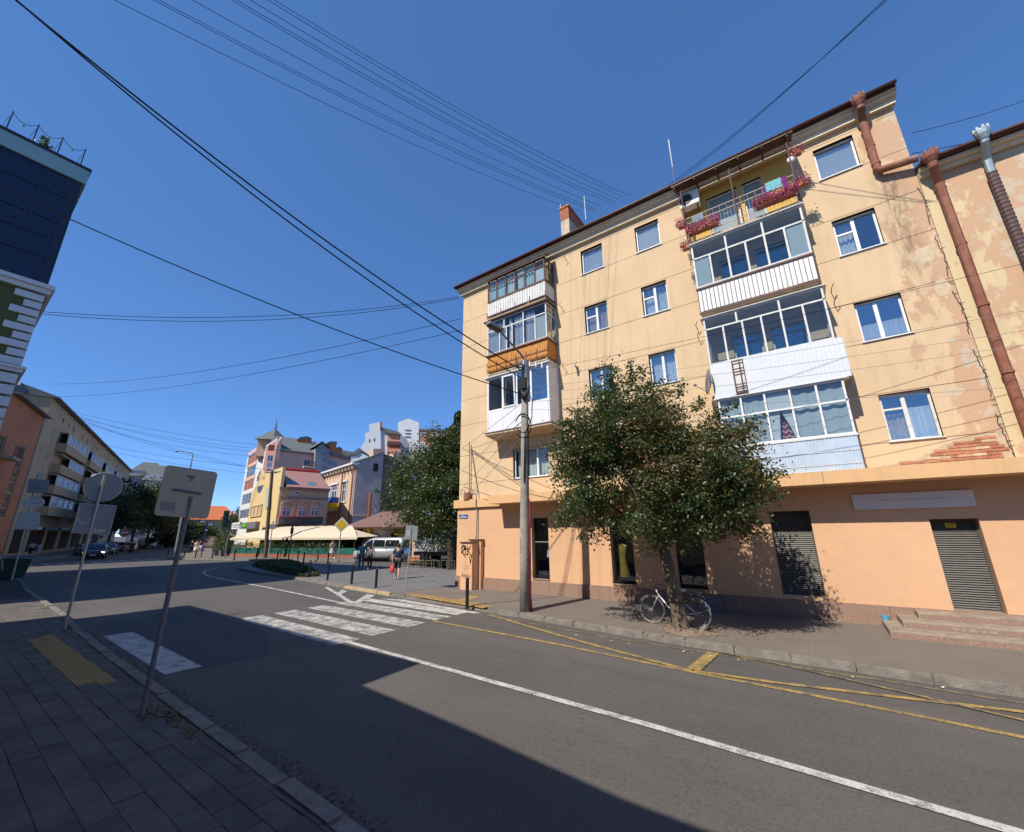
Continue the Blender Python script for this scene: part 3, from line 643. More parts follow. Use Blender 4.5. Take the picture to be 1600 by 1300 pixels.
def shopfront(r, name, hung):
    u0, u1, z0, z1 = r; mb = MB(); fw = .05
    for a, b, c, e in ((u0, u0+fw, z0, z1), (u1-fw, u1, z0, z1), (u0+fw, u1-fw, z1-fw, z1), (u0+fw, u1-fw, z0, z0+.08)): mb.fbox(FS, a, b, -.26, -.2, c, e)
    W = mb.build(name, M_black, BLD); q = MB(); q.fbox(FS, u0+fw, u1-fw, -.235, -.228, z0+.08, z1-fw); q.build('pane', M_glass_low, W)
    q = MB(); a, b, c, e = u0-1, u1+1, z0-.3, z1+.3; P = FS.P
    q.quad(P(a,-2.4,c), P(b,-2.4,c), P(b,-2.4,e), P(a,-2.4,e)); q.quad(P(a,-.29,c), P(a,-2.4,c), P(a,-2.4,e), P(a,-.29,e)); q.quad(P(b,-.29,c), P(b,-2.4,c), P(b,-2.4,e), P(b,-.29,e)); q.quad(P(a,-.29,c), P(b,-.29,c), P(b,-2.4,c), P(a,-2.4,c)); q.quad(P(a,-.29,e), P(b,-.29,e), P(b,-2.4,e), P(a,-2.4,e)); q.build('shop_interior', M_dark, W, fix=False)
    q = MB(); q.fbox(FS, u0, u1, -.2, .04, z0-.05, z0); q.build('threshold', M_step, W)
    return W
shopfront(sd, 'shop_door', 1); shopfront(s2, 'shop_window', 1); shopfront(s3, 'shop_window', 0)
mb = MB(); mb.fbox(FS, -9.3, -8.63, -.19, -.17, 2.02, 2.05); mb.build('door_rail', M_steel, BLD)
# goods behind the panes
def dress(x, y, z, m, lab, s=1.):
    t = thing('hanging_garment', lab, 'garment', (x, y, z)); mb = MB(); n = 14
    for k, (zz, rx, ry) in enumerate(((0, .05, .03), (-.06, .17, .06), (-.3, .13, .07), (-.45, .12, .07), (-1., .24, .1))): pass
    rings = [(0, .05, .03), (-.06, .17, .06), (-.3, .13, .07), (-.45, .12, .07), (-1., .22, .1)]
    b = len(mb.v)
    for zz, rx, ry in rings:
        for j in range(n): a = 2*pi*j/n; f = 1+.12*sin(5*a)*(zz < -.4); mb.v.append((x+rx*s*cos(a)*f, y+ry*s*sin(a)*f, z+zz*s))
    for i in range(len(rings)-1):
        for j in range(n): mb.f.append((b+i*n+j, b+i*n+(j+1) % n, b+(i+1)*n+(j+1) % n, b+(i+1)*n+j)); mb.m.append(0)
    mb.build('cloth', m, t, True); q = MB(); q.tube([(x-.17*s, y, z-.05), (x, y, z+.03), (x+.17*s, y, z-.05)], .008, 5); q.tube([(x, y, z+.03), (x, y, z+.1), (x+.03, y, z+.13)], .005, 5); q.build('hanger', M_steel, t)
M_dress = mat('mustard_cloth', (.2, .135, .02), .9, .2, 8)
dress(-8.75, 15.3, 1.75, M_dress, 'yellow dress hanging behind the narrow shop door')
dress(-9.05, 15.25, 2.0, M_curtain_l, 'pale lilac top hanging behind the narrow shop door', .6)
dress(-5.85, 15.0, 1.95, M_dress, 'yellow dress hanging in shop window beside the tree', 1.1)
# roller shutters
def shutter(r, lab):
    u0, u1, z0, z1 = r; mb = MB(); mb.fbox(FS, u0, u0+.04, -.24, -.18, z0, z1); mb.fbox(FS, u1-.04, u1, -.24, -.18, z0, z1); mb.fbox(FS, u0+.04, u1-.04, -.26, -.235, z0, z1)
    W = mb.build('roller_shutter', M_slat, BLD); h = .052; n = int((z1-z0)/h); q = MB()
    q.add([(0, 0, 0), (0, -.03, h*.12), (0, -.02, h*.5), (0, 0, h*.8), (u1-u0-.084, 0, 0), (u1-u0-.084, -.03, h*.12), (u1-u0-.084, -.02, h*.5), (u1-u0-.084, 0, h*.8)], [(0, 1, 5, 4), (1, 2, 6, 5), (2, 3, 7, 6), (0, 4, 7, 3), (0, 3, 2, 1), (4, 5, 6, 7)]); me = q.mesh('slat', M_slat)
    for k in range(n): inst('slat', me, W, (u0+.042, YS+.232, z0+k*h))
    return W
shutter(r1, ''); W = shutter(r2, '')
mb = MB(); mb.box(2.62, 2.8, YS+.196, YS+.2, 2.43, 2.54); o = mb.build('shutter_sticker', M_yelsign, W)
for k in range(2):
    mb = MB(); 
    for j in range(6): mb.box(2.635+j*.026, 2.635+j*.026+.016, YS+.1935, YS+.1955, 2.45+k*.045, 2.475+k*.045)
    mb.build('sticker_print', M_black, W)
mb = MB(); mb.box(2.31, 3.2, YS-.12, YS+.2, .52, .568); mb.build('threshold', M_step, BLD)
# steps
st = thing('stone_steps', 'three worn granite chip steps up to the right hand roller shutter', 'steps', (3, 13.5, ZP))
for (xa, y0, y1, z0, z1) in ((.97, 12.92, 13.45, ZP-.05, .275), (1.27, 13.4, 13.95, .1, .42), (1.62, 13.9, 14.37, .2, .553)):
    mb = MB(); mb.box(xa, 6.5, y0, 14.37, z0, z1); mb.build('step', M_step, st, bevel=.015)
for (xa, y0, z0, z1) in ((1.0, 12.917, .13, .235), (1.3, 13.397, .285, .38), (1.65, 13.897, .43, .51)):
    mb = MB(); mb.box(xa, 6.5, y0, y0+.02, z0, z1); mb.build('riser_facing', M_plinth, st)
mb = MB(); 
for k, (x, w_) in enumerate(((2.05, .1), (2.2, .06), (2.3, .13), (2.5, .05), (2.6, .12))): mb.poly([(x, 13.394, .31), (x+w_, 13.394, .305), (x+w_*.8, 13.394, .36), (x+.01, 13.394, .365)])
stuff(mb.build('whitewash_smear', mat('whitewash', (.3, .25, .2), .9, .3, 30), st, fix=False))
# street name plate
mb = MB(); mb.box(-13.35, -12.8, YS-.02, YS-.002, 3.05, 3.22); pl_ = mb.build('street_name_plate', M_bluesign); tag(pl_, 'small blue enamel street name plate on peach corner wall', 'sign')
mb = MB(); 
for j in range(11): mb.box(-13.31+j*.044, -13.31+j*.044+.026, YS-.024, YS-.0205, 3.085, 3.135)
for j in range(5): mb.box(-13.18+j*.04, -13.18+j*.04+.022, YS-.024, YS-.0205, 3.165, 3.19)
mb.build('lettering', M_white, pl_)
# ---------------------------------------------------------------- balconies
def bars(mb, x0, x1, z0, z1, y, n, t=.012):
    for i in range(n+1):
        x = x0+(x1-x0)*i/n; mb.box(x-t/2, x+t/2, y-t/2, y+t/2, z0, z1)
def corr(mb, x0, x1, y, z0, z1, per=.09, amp=.012, side=None):
    n = int((x1-x0)/per*2); s = None
    for i in range(n+1):
        x = x0+(x1-x0)*i/n; p = (x, y-(amp if i % 2 else 0))
        if s: mb.quad((s[0], s[1], z0), (p[0], p[1], z0), (p[0], p[1], z1), (s[0], s[1], z1))
        s = p
def glazing(B, x0, x1, yf, yb, z0, z1, cols, zt, fm, glass, fw=.045, sidecols=1, topcols=None, skip=()):
    """glazed front (cols = fractions) and two sides; frame mesh with a pane object for each light"""
    mb = MB(); us = [x0]+[x0+(x1-x0)*c for c in cols]+[x1]; tus = us if topcols is None else [x0]+[x0+(x1-x0)*c for c in topcols]+[x1]
    mb.box(x0, x1, yf, yf+.05, z0, z0+fw); mb.box(x0, x1, yf, yf+.05, z1-fw, z1)
    if zt: mb.box(x0+fw, x1-fw, yf+.002, yf+.048, zt-fw/2, zt+fw/2)
    panes = []
    for us_, a, b in ((us, z0, zt or z1), (tus, zt, z1)) if zt else ((us, z0, z1),):
        for i, u in enumerate(us_):
            c, d = (u, u+fw) if i == 0 else (u-fw, u) if i == len(us_)-1 else (u-fw/2, u+fw/2); mb.box(c, d, yf+.001, yf+.049, a+(fw if a == z0 else fw/2), b-(fw if b == z1 else fw/2))
        for i in range(len(us_)-1): panes.append((us_[i]+fw*.6, us_[i+1]-fw*.6, a+fw*.6, b-fw*.6, i))
    for xs in (x0, x1):
        for y in [yf+.05+(yb-yf-.05)*k/(sidecols) for k in range(1, sidecols+1)]: mb.box(xs-.02, xs+.02, y-fw, y, z0, z1)
        mb.box(xs-.019, xs+.019, yf+.05, yb-fw, z0, z0+fw); mb.box(xs-.019, xs+.019, yf+.05, yb-fw, z1-fw, z1)
        if zt: mb.box(xs-.018, xs+.018, yf+.05, yb-fw, zt-fw/2, zt+fw/2)
    G = mb.build('glazing_frame', fm, B)
    for a, b, c, e, i in panes:
        q = MB(); q.box(a, b, yf+.02, yf+.026, c, e); q.build('pane', glass, G)
    for xs in (x0, x1):
        q = MB(); q.box(xs-.003, xs+.003, yf+.05, yb-fw, z0+fw, z1-fw); q.build('side_pane', glass, G)
    return G
def slabm(B, x0, x1, yf, z, m=M_slab, over=.0, th=.1):
    mb = MB(); mb.add([(x0-over, yf-over, z), (x1+over, yf-over, z), (x1+over, YF+.02, z), (x0-over, YF+.02, z), (x0-over, yf-over, z-th*.6), (x1+over, yf-over, z-th*.6), (x1+over, YF+.02, z-th*1.5), (x0-over, YF+.02, z-th*1.5)], [(0,1,2,3), (7,6,5,4), (0,4,5,1), (1,5,6,2), (2,6,7,3), (3,7,4,0)]); return mb.build('balcony_slab', m, B)
yl = 13.68; a0, a1 = -11.10, -7.86
def balcony(name, x, z, label=None):
    return BLD
# top left: white boards between brown rails, brown glazing, corrugated roof
S = slabm(BLD, a0, a1, yl, 12.28)
mb = MB(); n = 24
for i in range(n):
    x = a0+(a1-a0)*i/n; 
bd = MB(); bd.box(0, (a1-a0)/n-.016, 0, .02, 12.42, 13.12); me = bd.mesh('board', M_oldwhite)
for i in range(n): inst('board', me, S, (a0+(a1-a0)*i/n+.008, yl+random.uniform(-.004, .004), 0))
bs = MB(); bs.box(-.01, .01, 0, .115, 12.42, 13.12); me = bs.mesh('side_board', M_oldwhite)
for k in range(6):
    for xs in (a0+.01, a1-.01): inst('board', me, S, (xs, yl+.03+k*.13, 0))
mb = MB(); mb.box(a0-.01, a1+.01, yl-.02, yl-.002, 13.1, 13.16); mb.box(a0-.01, a1+.01, yl-.02, yl-.003, 12.36, 12.41); bars(mb, a0, a1, 12.25, 12.6, yl-.03, 4, .02)
for xs in (a0-.012, a1+.012): mb.box(xs-.008, xs+.008, yl, YF, 13.1, 13.16); mb.box(xs-.008, xs+.008, yl, YF, 12.36, 12.41)
mb.build('railing', M_brownpaint, S)
G = glazing(BLD, a0, a1, yl, YF-.03, 13.17, 14.34, [1/6, 2/6, 3/6, 4/6, 5/6], 13.93, M_brownpaint, M_glass_bal, .05, 2)
q = MB(); wavy(q, F0, a0+.1, a0+1.1, .7, 13.2, 14.28, .03, .16); q.build('curtain', M_curtain_b, G, True, False)
q = MB(); wavy(q, F0, a0+1.1, a0+1.6, .7, 13.2, 14.28, .03, .16); q.build('curtain', M_curtain, G, True, False)
q = MB(); wavy(q, F0, a0+1.75, a0+2.1, .74, 13.2, 14.28, .03, .12); q.build('curtain', M_curtain, G, True, False)
q = MB(); wavy(q, F0, a0+2.1, a0+2.65, .7, 13.2, 14.28, .03, .16); q.build('curtain', M_curtain_b, G, True, False)
q = MB(); q.box(a0+2.72, a1-.06, yl+.06, yl+.08, 13.2, 13.9); q.build('white_board', M_white, G)
mb = MB(); s_ = None; n = 60
for i in range(n+1):
    x = a0-.1+(a1-a0+.2)*i/n; dz = .022*(i % 2); p = (x, yl-.12, 14.36+dz, YF-.25, 14.8+dz)
    if s_: mb.quad((s_[0], s_[1], s_[2]), (p[0], p[1], p[2]), (p[0], p[3], p[4]), (s_[0], s_[3], s_[4]))
    s_ = p
mb.box(a0-.1, a1+.1, yl-.1, yl-.08, 14.3, 14.36); mb.build('balcony_roof', M_brownmetal, BLD, fix=False)
# fourth floor left: old glazing over varnished planks
S = slabm(BLD, a0, a1, yl, 9.42)
n = 26; bd = MB(); bd.box(0, (a1-a0)/n-.012, 0, .022, 9.5, 10.29); me = bd.mesh('plank', M_wood)
for i in range(n): inst('plank', me, S, (a0+(a1-a0)*i/n+.006, yl+.01+random.uniform(-.004, .004), 0))
bs = MB(); bs.box(-.01, .01, 0, .118, 9.5, 10.29); me = bs.mesh('side_plank', M_wood)
for k in range(6):
    for xs in (a0+.01, a1-.01): inst('plank', me, S, (xs, yl+.04+k*.13, 0))
mb = MB(); mb.box(a0-.05, a1+.05, yl-.06, yl+.06, 10.29, 10.36)
for xs in (a0, a1): mb.box(xs-.05, xs+.05, yl+.06, YF, 10.29, 10.36)
mb.build('capping', M_woodcap, S)
mb = MB(); 
for z in (9.56, 9.8): mb.box(a0-.02, a1+.02, yl-.035, yl-.015, z, z+.018)
bars(mb, a0, a1, 9.45, 10.0, yl-.025, 6, .014); mb.build('railing', M_brownpaint, S)
G = glazing(BLD, a0, a1, yl, YF-.03, 10.37, 12.06, [.22, .34, .44, .63, .82], 11.55, M_oldwhite, M_glass_bal, .05, 2, topcols=[.3, .63])
for a, b, m_ in ((.02, .3, M_curtain_l), (.36, .42, M_curtain), (.46, .62, M_curtain_l), (.65, .8, M_curtain_l)):
    q = MB(); wavy(q, F0, a0+(a1-a0)*a, a0+(a1-a0)*b, .68, 10.42, 11.95, .035, .15); q.build('curtain', m_, G, True, False)
q = MB(); q.box(a0+(a1-a0)*.83, a1-.06, yl+.05, yl+.06, 10.42, 11.5); q.build('frosted_sheet', M_frost, G)
q = MB(); q.box(a0+(a1-a0)*.23, a0+(a1-a0)*.33, yl+.4, yl+.42, 10.42, 11.5); q.build('dark_cabinet', M_brownpaint, G)
mb = MB(); mb.box(a0-.18, a1+.12, yl-.12, YF-.03, 12.07, 12.1); mb.build('balcony_roof', M_brownmetal, BLD)
# third floor left: white upvc box
S = slabm(BLD, a0-.05, a1+.05, yl-.02, 6.62, M_slab, .03, .14)
mb = MB(); mb.box(a0, a1, yl, yl+.04, 6.68, 7.6)
mb.box(a1-.03, a1+.01, yl+.04, YF, 6.68, 9.2); mb.box(a0-.01, a0+.03, yl+.04, YF, 6.68, 9.2); mb.build('white_panel', M_white, S)
mb = MB(); 
for u in (.02, .27, .5, .73, .98): mb.box(a0+(a1-a0)*u-.008, a0+(a1-a0)*u+.008, yl-.006, yl-.001, 6.7, 7.58)
mb.build('panel_joint', M_curtain_l, S)
mb = MB(); mb.box(a0-.08, a1+.08, yl-.06, YF, 6.60, 6.66); mb.build('drip_flashing', M_darkrib, S)
G = glazing(BLD, a0-.004, a1+.004, yl-.004, YF-.03, 7.58, 9.2, [.27, .5, .73], None, M_upvc, M_glass, .09, 1)
mb = MB(); mb.box(a0-.14, a1+.1, yl-.12, YF-.02, 9.2, 9.24); mb.build('balcony_roof', M_white, BLD)
mb = MB(); x0, x1 = a0+(a1-a0)*.28, a0+(a1-a0)*.49
mb.add([(x0, yl-.03, 7.64), (x1, yl-.03, 7.64), (x1, yl-.12, 9.1), (x0, yl-.12, 9.1), (x0+.07, yl-.036, 7.71), (x1-.07, yl-.036, 7.71), (x1-.07, yl-.116, 9.03), (x0+.07, yl-.116, 9.03)], [(0, 1, 5, 4), (1, 2, 6, 5), (2, 3, 7, 6), (3, 0, 4, 7)]); mb.build('tilted_sash', M_upvc, G, fix=False)
# ---- right hand column
yr = 13.65; b0, b1 = -1.9, 1.31
# fifth floor: open balcony, yellow wall, canopy roof on posts
S = slabm(BLD, b0, b1+.04, yr, 12.22)
mb = MB(); mb.wall(YFace(YF-.006), b0-.1, b1+.05, 12.22, 14.82, bal_holes[-2:], .05); mb.build('yellow_wall', M_yel, BLD, fix=False)
mb = MB()
for z in (13.2, 12.42, 12.98): mb.box(b0, b1, yr-.01, yr+.01, z, z+.025)
bars(mb, b0, b1, 12.3, 13.0, yr, 30, .009); bars(mb, b0, b1, 13.0, 13.2, yr, 15, .009)
for i in range(7):
    x = b0+.25+i*.46; mb.box(x, x+.2, yr-.006, yr+.006, 12.8, 12.815)
for xs in (b0, b1):
    mb.box(xs-.01, xs+.01, yr, YF, 13.2, 13.225); mb.box(xs-.01, xs+.01, yr, YF, 12.42, 12.44)
    for k in range(6): y = yr+.1+k*.13; mb.box(xs-.006, xs+.006, y-.006, y+.006, 12.3, 13.2)
mb.build('railing', mat('beige_railing', (.36, .29, .2), .6, .2, 4), S)
mb = MB()
for x in (b0-.05, -.35, b1+.02):
    mb = MB(); mb.tube([(x, yr, 12.2), (x, yr, 14.66)], .025, 6); mb.build('post', M_brownpaint, S)
for x in (b0-.05, b1+.02): mb = MB(); mb.tube([(x, yr, 13.9), (x, YF-.1, 14.7)], .018, 6); mb.build('strut', M_brownpaint, S)
mb = MB(); mb.prism([(b0-.32, yr-.18, 14.66), (b0-.32, yr-.18, 14.69), (b0-.32, YF-.3, 14.98), (b0-.32, YF-.3, 14.95)], (b1-b0+.55, 0, 0)); mb.build('balcony_roof', M_brownmetal, BLD)
for i in range(6): mb = MB(); x = b0-.25+i*.7; mb.prism([(x, yr-.15, 14.6), (x, yr-.15, 14.655), (x, YF-.1, 14.93), (x, YF-.1, 14.87)], (.05, 0, 0)); mb.build('rafter', M_brownpaint, BLD)
# fourth floor right
S = slabm(BLD, b0, b1, yr, 9.42)
mb = MB(); mb.box(b0+.02, b1-.02, yr+.012, yr+.03, 9.47, 10.28); mb.build('white_panel', M_white, S)
for xs in (b0+.02, b1-.02): mb = MB(); mb.box(xs-.01, xs+.01, yr+.03, YF-.02, 9.47, 10.28); mb.build('side_panel', M_white, S)
bm_ = MB(); bm_.box(-.008, .008, -.012, .008, 9.38, 10.28); me = bm_.mesh('baluster', M_brownpaint)
for i in range(27): inst('baluster', me, S, (b0+(b1-b0)*i/26, yr-.006, 0))
mb = MB(); mb.box(b0-.03, b1+.03, yr-.03, yr+.05, 10.28, 10.34); mb.box(b0-.03, b1+.03, yr-.03, yr+.03, 9.36, 9.42); mb.build('rail', M_brownpaint, S)
G = glazing(BLD, b0, b1, yr, YF-.03, 10.35, 12.05, [1/6, 2/6, 3/6, 4/6, 5/6], 11.5, M_oldwhite, M_glass_bal, .055, 1, topcols=[1/3, 2/3])
for u in (0, 5): q = MB(); q.box(b0+(b1-b0)*u/6+.05, b0+(b1-b0)*(u+1)/6-.05, yr+.04, yr+.05, 10.42, 11.46); q.build('frosted_sheet', M_frost, G)
mb = MB(); mb.box(b0-.08, b1+.08, yr-.08, YF-.03, 12.055, 12.085); mb.build('balcony_roof', M_oldwhite, BLD)
# third floor right: white ribbed sheeting with an open hatch
S = slabm(BLD, b0+.02, b1+.1, yr, 6.44); c0, c1 = -1.86, 1.5
hx0, hx1 = -1.26, -.93
mb = MB(); corr(mb, c0, hx0, yr-.03, 6.38, 7.52, .1, .008); corr(mb, hx1, c1, yr-.03, 6.38, 7.52, .1, .008)
mb.quad((c1, yr-.03, 6.38), (c1, YF-.05, 6.38), (c1, YF-.05, 7.52), (c1, yr-.03, 7.52)); mb.quad((c0, yr-.03, 6.38), (c0, YF-.05, 6.38), (c0, YF-.05, 7.52), (c0, yr-.03, 7.52)); mb.build('ribbed_sheeting', M_sheet, S, fix=False)
mb = MB()
for x in (hx0, (hx0+hx1)/2+.03, hx1-.03): mb.box(x, x+.03, yr-.03, yr-.01, 6.4, 7.5)
for z in (6.42, 6.55, 6.7, 7.1, 7.2, 7.46): mb.box(hx0, hx1, yr-.035, yr-.031, z, z+.04)
mb.build('hatch_lattice', M_brownpaint, S)
mb = MB(); mb.box(hx0, hx1, yr+.03, yr+.05, 6.4, 7.5); mb.build('hatch_back', M_oldwhite, S)
G = glazing(BLD, b0+.03, b1+.03, yr, YF-.03, 7.53, 9.18, [.17, .34, .5, .66, .83], 8.78, M_oldwhite, M_glass_bal, .05, 1, topcols=[.3, .66])
mb = MB(); mb.box(b0-.05, b1+.12, yr-.06, YF-.03, 9.185, 9.21); mb.build('balcony_roof', M_oldwhite, BLD)
mb = MB()
for i in range(9): mb.box(b0+.1+i*.05, b1-.1, YF-.06, YF-.05, 7.6+i*.025, 7.615+i*.025)
# second floor right: net curtains over bluish corrugated sheet
S = slabm(BLD, b0+.1, b1, yr, 3.98); d0, d1 = -1.8, 1.3
mb = MB(); corr(mb, d0, d1, yr-.01, 3.91, 4.78, .07, .016); mb.quad((d1, yr-.01, 3.91), (d1, YF-.05, 3.91), (d1, YF-.05, 4.78), (d1, yr-.01, 4.78)); mb.quad((d0, yr-.01, 3.91), (d0, YF-.05, 3.91), (d0, YF-.05, 4.78), (d0, yr-.01, 4.78)); mb.build('corrugated_sheeting', M_bluesheet, S, fix=False)
mb = MB(); mb.box(d0, d1, yr-.032, yr-.028, 4.06, 4.08); mb.box(d0, d1, yr-.032, yr-.028, 4.4, 4.42); mb.box(d0-.03, d1+.03, yr-.04, yr+.04, 4.78, 4.83); mb.build('rail', M_oldwhite, S)
G = glazing(BLD, d0, d1, yr, YF-.03, 4.83, 6.35, [.2, .4, .6, .8], 5.75, M_upvc, M_glass_bal, .05, 1)
for a, b in ((.02, .405), (.6, .99)):
    q = MB(); wavy(q, F0, d0+(d1-d0)*a, d0+(d1-d0)*b, .72, 4.9, 6.3, .015, .3); q.build('net_curtain', M_frost, G, True, False)
x0, x1 = d0+(d1-d0)*.41, d0+(d1-d0)*.59
q = MB(); q.poly([(x0, yr+.1, 4.9), (x0+.17, yr+.1, 4.9), (x0+.22, yr+.1, 5.3), (x0+.27, yr+.1, 5.72), (x0, yr+.1, 5.72)]); q.poly([(x1, yr+.1, 4.9), (x1-.02, yr+.1, 4.9), (x1-.12, yr+.1, 5.3), (x1-.26, yr+.1, 5.72), (x1, yr+.1, 5.72)]); q.box(x0, x1, yr+.1, yr+.11, 5.78, 6.3); q.build('parted_curtain', M_curtain, G, fix=False)
def m_zig():
    m = N('zigzag_cloth'); X, Y, Z = m.sep(); w1 = m.math('PINGPONG', X, .07); f = m.math('FRACT', m.math('MULTIPLY', m.math('ADD', Z, w1), 6.5))
    c = m.mix(m.math('GREATER_THAN', f, .5), (.35, .02, .06), (.62, .5, .36)); c = m.mix(m.math('GREATER_THAN', f, .85), c, (.1, .02, .03)); return m.finish(c, .9)
q = MB(); wavy(q, F0, x0+.04, x1-.01, .6, 4.85, 5.42, .02, .2); q.build('patterned_cloth', m_zig(), G, True, False)
mb = MB(); mb.box(b0-.06, b1+.08, yr-.06, YF-.03, 6.352, 6.375); mb.build('balcony_roof', M_oldwhite, BLD)
# wall hooks / washing line brackets
for (x, z) in ((-7.5, 12.0), (-7.5, 9.1), (1.6, 9.3), (1.6, 8.9), (-2.2, 9.3), (-2.2, 8.9), (-6.9, 9.0), (-7.15, 14.3)):
    mb = MB(); mb.tube([(x, YF, z), (x, YF-.25, z+.02), (x+.05, YF-.28, z+.12), (x+.08, YF-.26, z+.16)], .012, 5); mb.build('wall_bracket', M_brownpaint, BLD)
mb = MB(); mb.tube([(-6.95, YF, 9.05), (-6.95, YF-.3, 8.98)], .05, 8); mb.build('vent_pipe', M_oldwhite, BLD)
# antennas on the roof
for (x, y, z, h) in ((-2.4, 15.5, 15.6, 3.4), (-8.3, 16.4, 16.0, 3.5), (-6.9, 16.4, 16.0, 3.2)):
    t = thing('antenna', {-2.4: 'tall thin rod antenna on roof above the open flower balcony', -8.3: 'rod antenna standing left of the brick chimney', -6.9: 'rod antenna standing right of the brick chimney'}[x], 'antenna', (x, y, z))
    mb = MB(); mb.tube([(x, y, z-.2), (x, y, z+h*.65)], .018, 5); mb.build('mast', M_pole, t); mb = MB(); mb.tube([(x+.02, y, z+h*.55), (x+.02, y, z+h)], .022, 5); mb.build('rod', M_oldwhite, t)
# things on the balconies
def flowerbox(x0, x1, y, z, lab, dens, dy=0):
    t = thing('flower_box', lab, 'flower box', ((x0+x1)/2, y, z)); mb = MB(); mb.box(x0, x1, y-.1, y+.08, z, z+.16); mb.build('box', M_terra, t, bevel=.01)
    n = int(dens*3.2*(x1-x0)); P = np.stack([RNG.uniform(x0-.08, x1+.08, n), y-.06+RNG.normal(0, .1, n), z+.1+np.abs(RNG.normal(0, .14, n))-.16*RNG.random(n)**2], 1)
    stuff(leaf_mesh('blooms', P, .05, M_petal, [.5, .28, .22], t, up=.3))
    return t
# ================================================================ foliage
def leaf_mesh(name, P, size, mats, wts, parent, up=.5, asp=.62, outdir=None, droop=0.):
    P = np.asarray(P); n = len(P); nr = RNG.normal(size=(n, 3)); nr[:, 2] = np.abs(nr[:, 2])*(.4+up)+up
    if outdir is not None: nr += outdir*.6
    nr /= np.linalg.norm(nr, axis=1)[:, None]; t = RNG.normal(size=(n, 3)); t[:, 2] -= droop
    t -= nr*(t*nr).sum(1)[:, None]; t /= np.linalg.norm(t, axis=1)[:, None]+1e-9; b = np.cross(nr, t)
    s = size*RNG.uniform(.6, 1.3, n)[:, None]
    v = np.empty((n, 4, 3)); v[:, 0] = P-t*s*.5; v[:, 1] = P-b*s*asp*.5+nr*s*.1; v[:, 2] = P+t*s*.5-nr*s*.06; v[:, 3] = P+b*s*asp*.5+nr*s*.1
    me = bpy.data.meshes.new(name); me.vertices.add(4*n); me.vertices.foreach_set('co', v.ravel())
    idx = np.arange(n)*4; tri = np.stack([idx, idx+1, idx+2, idx, idx+2, idx+3], 1).reshape(-1)
    me.loops.add(6*n); me.loops.foreach_set('vertex_index', tri.astype(np.int32)); me.polygons.add(2*n); me.polygons.foreach_set('loop_start', np.arange(2*n, dtype=np.int32)*3)
    for m in mats: me.materials.append(m)
    w_ = np.asarray(wts, float); mi = np.repeat(wts if False else RNG.choice(len(mats), n, p=w_/w_.sum()), 2) if w_.ndim == 1 else np.repeat(np.array([RNG.choice(len(mats), p=r/r.sum()) for r in w_]), 2)
    me.polygons.foreach_set('material_index', mi.astype(np.int32)); me.update(); me.validate()
    o = bpy.data.objects.new(name, me); COL.objects.link(o)
    if parent: attach(o, parent)
    return o
def tree(name, label, base, lobes, r0, split, nclump, per, size, mats, wts, bark, csig=.26, cat='tree', group=None, lean=(0, 0), limbs=True, wfun=None, sprigs=0, droop=.3, surf=.5, th=None):
    """lobes: (x,y,z,rx,ry,rz) in world; trunk from base to split point, limbs reach into the clumps"""
    t = thing(name, label, cat, base, group=group); base = Vector(base); sp = Vector(split); mb = MB(); mid = base.lerp(sp, .5)+Vector((random.uniform(-.05, .05), random.uniform(-.05, .05), 0))*r0*5
    th = th or .72
    mb.tube([base-Vector((0, 0, .15)), base+Vector((0, 0, .02)), base.lerp(mid, .25), mid, sp], [r0*1.35, r0*1.2, r0*1.02, r0*.9, r0*th], 14)
    vol = np.array([l[3]*l[4]*l[5] for l in lobes]); C = []; D = []
    for k in range(nclump+sprigs):
        l = lobes[RNG.choice(len(lobes), p=vol/vol.sum())]; d = RNG.normal(size=3); d /= np.linalg.norm(d); r = surf+(1-surf)*RNG.random()**.6
        if k >= nclump: r = RNG.uniform(1.02, 1.22)
        C.append(np.array(l[:3])+d*np.array(l[3:])*r); D.append(d)
    C = np.array(C); D = np.array(D)
    if limbs:
        heads = [sp]; rad = [r0*th]; nl = 7
        for k in range(nl):
            l = lobes[k % len(lobes)]; a = 2*pi*k/nl+random.uniform(-.3, .3); tgt = Vector((l[0]+cos(a)*l[3]*.5, l[1]+sin(a)*l[4]*.5, l[2]+random.uniform(-.3, .6)*l[5]))
            m1 = sp.lerp(tgt, .5)+Vector((random.uniform(-1, 1), random.uniform(-1, 1), random.uniform(-.2, .6)))*.12*l[3]
            mb.tube([sp-Vector((0, 0, .1)), m1, tgt], [r0*th*.6, r0*.34, r0*.16], 7); heads += [m1, tgt, m1.lerp(tgt, .5)]
        for c in C[::2 if len(C) > 120 else 1]:
            c = Vector(c); h = min(heads, key=lambda q: (q-c).length); mm = h.lerp(c, .5)+Vector((0, 0, .1)); mb.tube([h, mm, c], [r0*.1, r0*.06, r0*.02], 4, False)
    tr = mb.build('trunk', bark, t, True)
    pts = []; ws = []
    for k, (c, d) in enumerate(zip(C, D)):
        n = per if k < nclump else per//3; s = csig*(RNG.uniform(.7, 1.25) if k < nclump else .5)
        q = RNG.normal(size=(n, 3))*s; q[:, 2] *= .62
        al = RNG.uniform(-.6, 1.0, n)[:, None]*s*1.5; q = q*.8+d*al; q[:, 2] -= .25*s*np.abs(al[:, 0]); pts.append(c+q); 
        if wfun is not None: ws.append(np.repeat(wfun(c, RNG)[None], n, 0))
    pts = np.concatenate(pts); W = np.concatenate(ws) if ws else wts
    leaf_mesh('crown', pts, size, mats, W, t, up=.45, droop=droop)
    return t
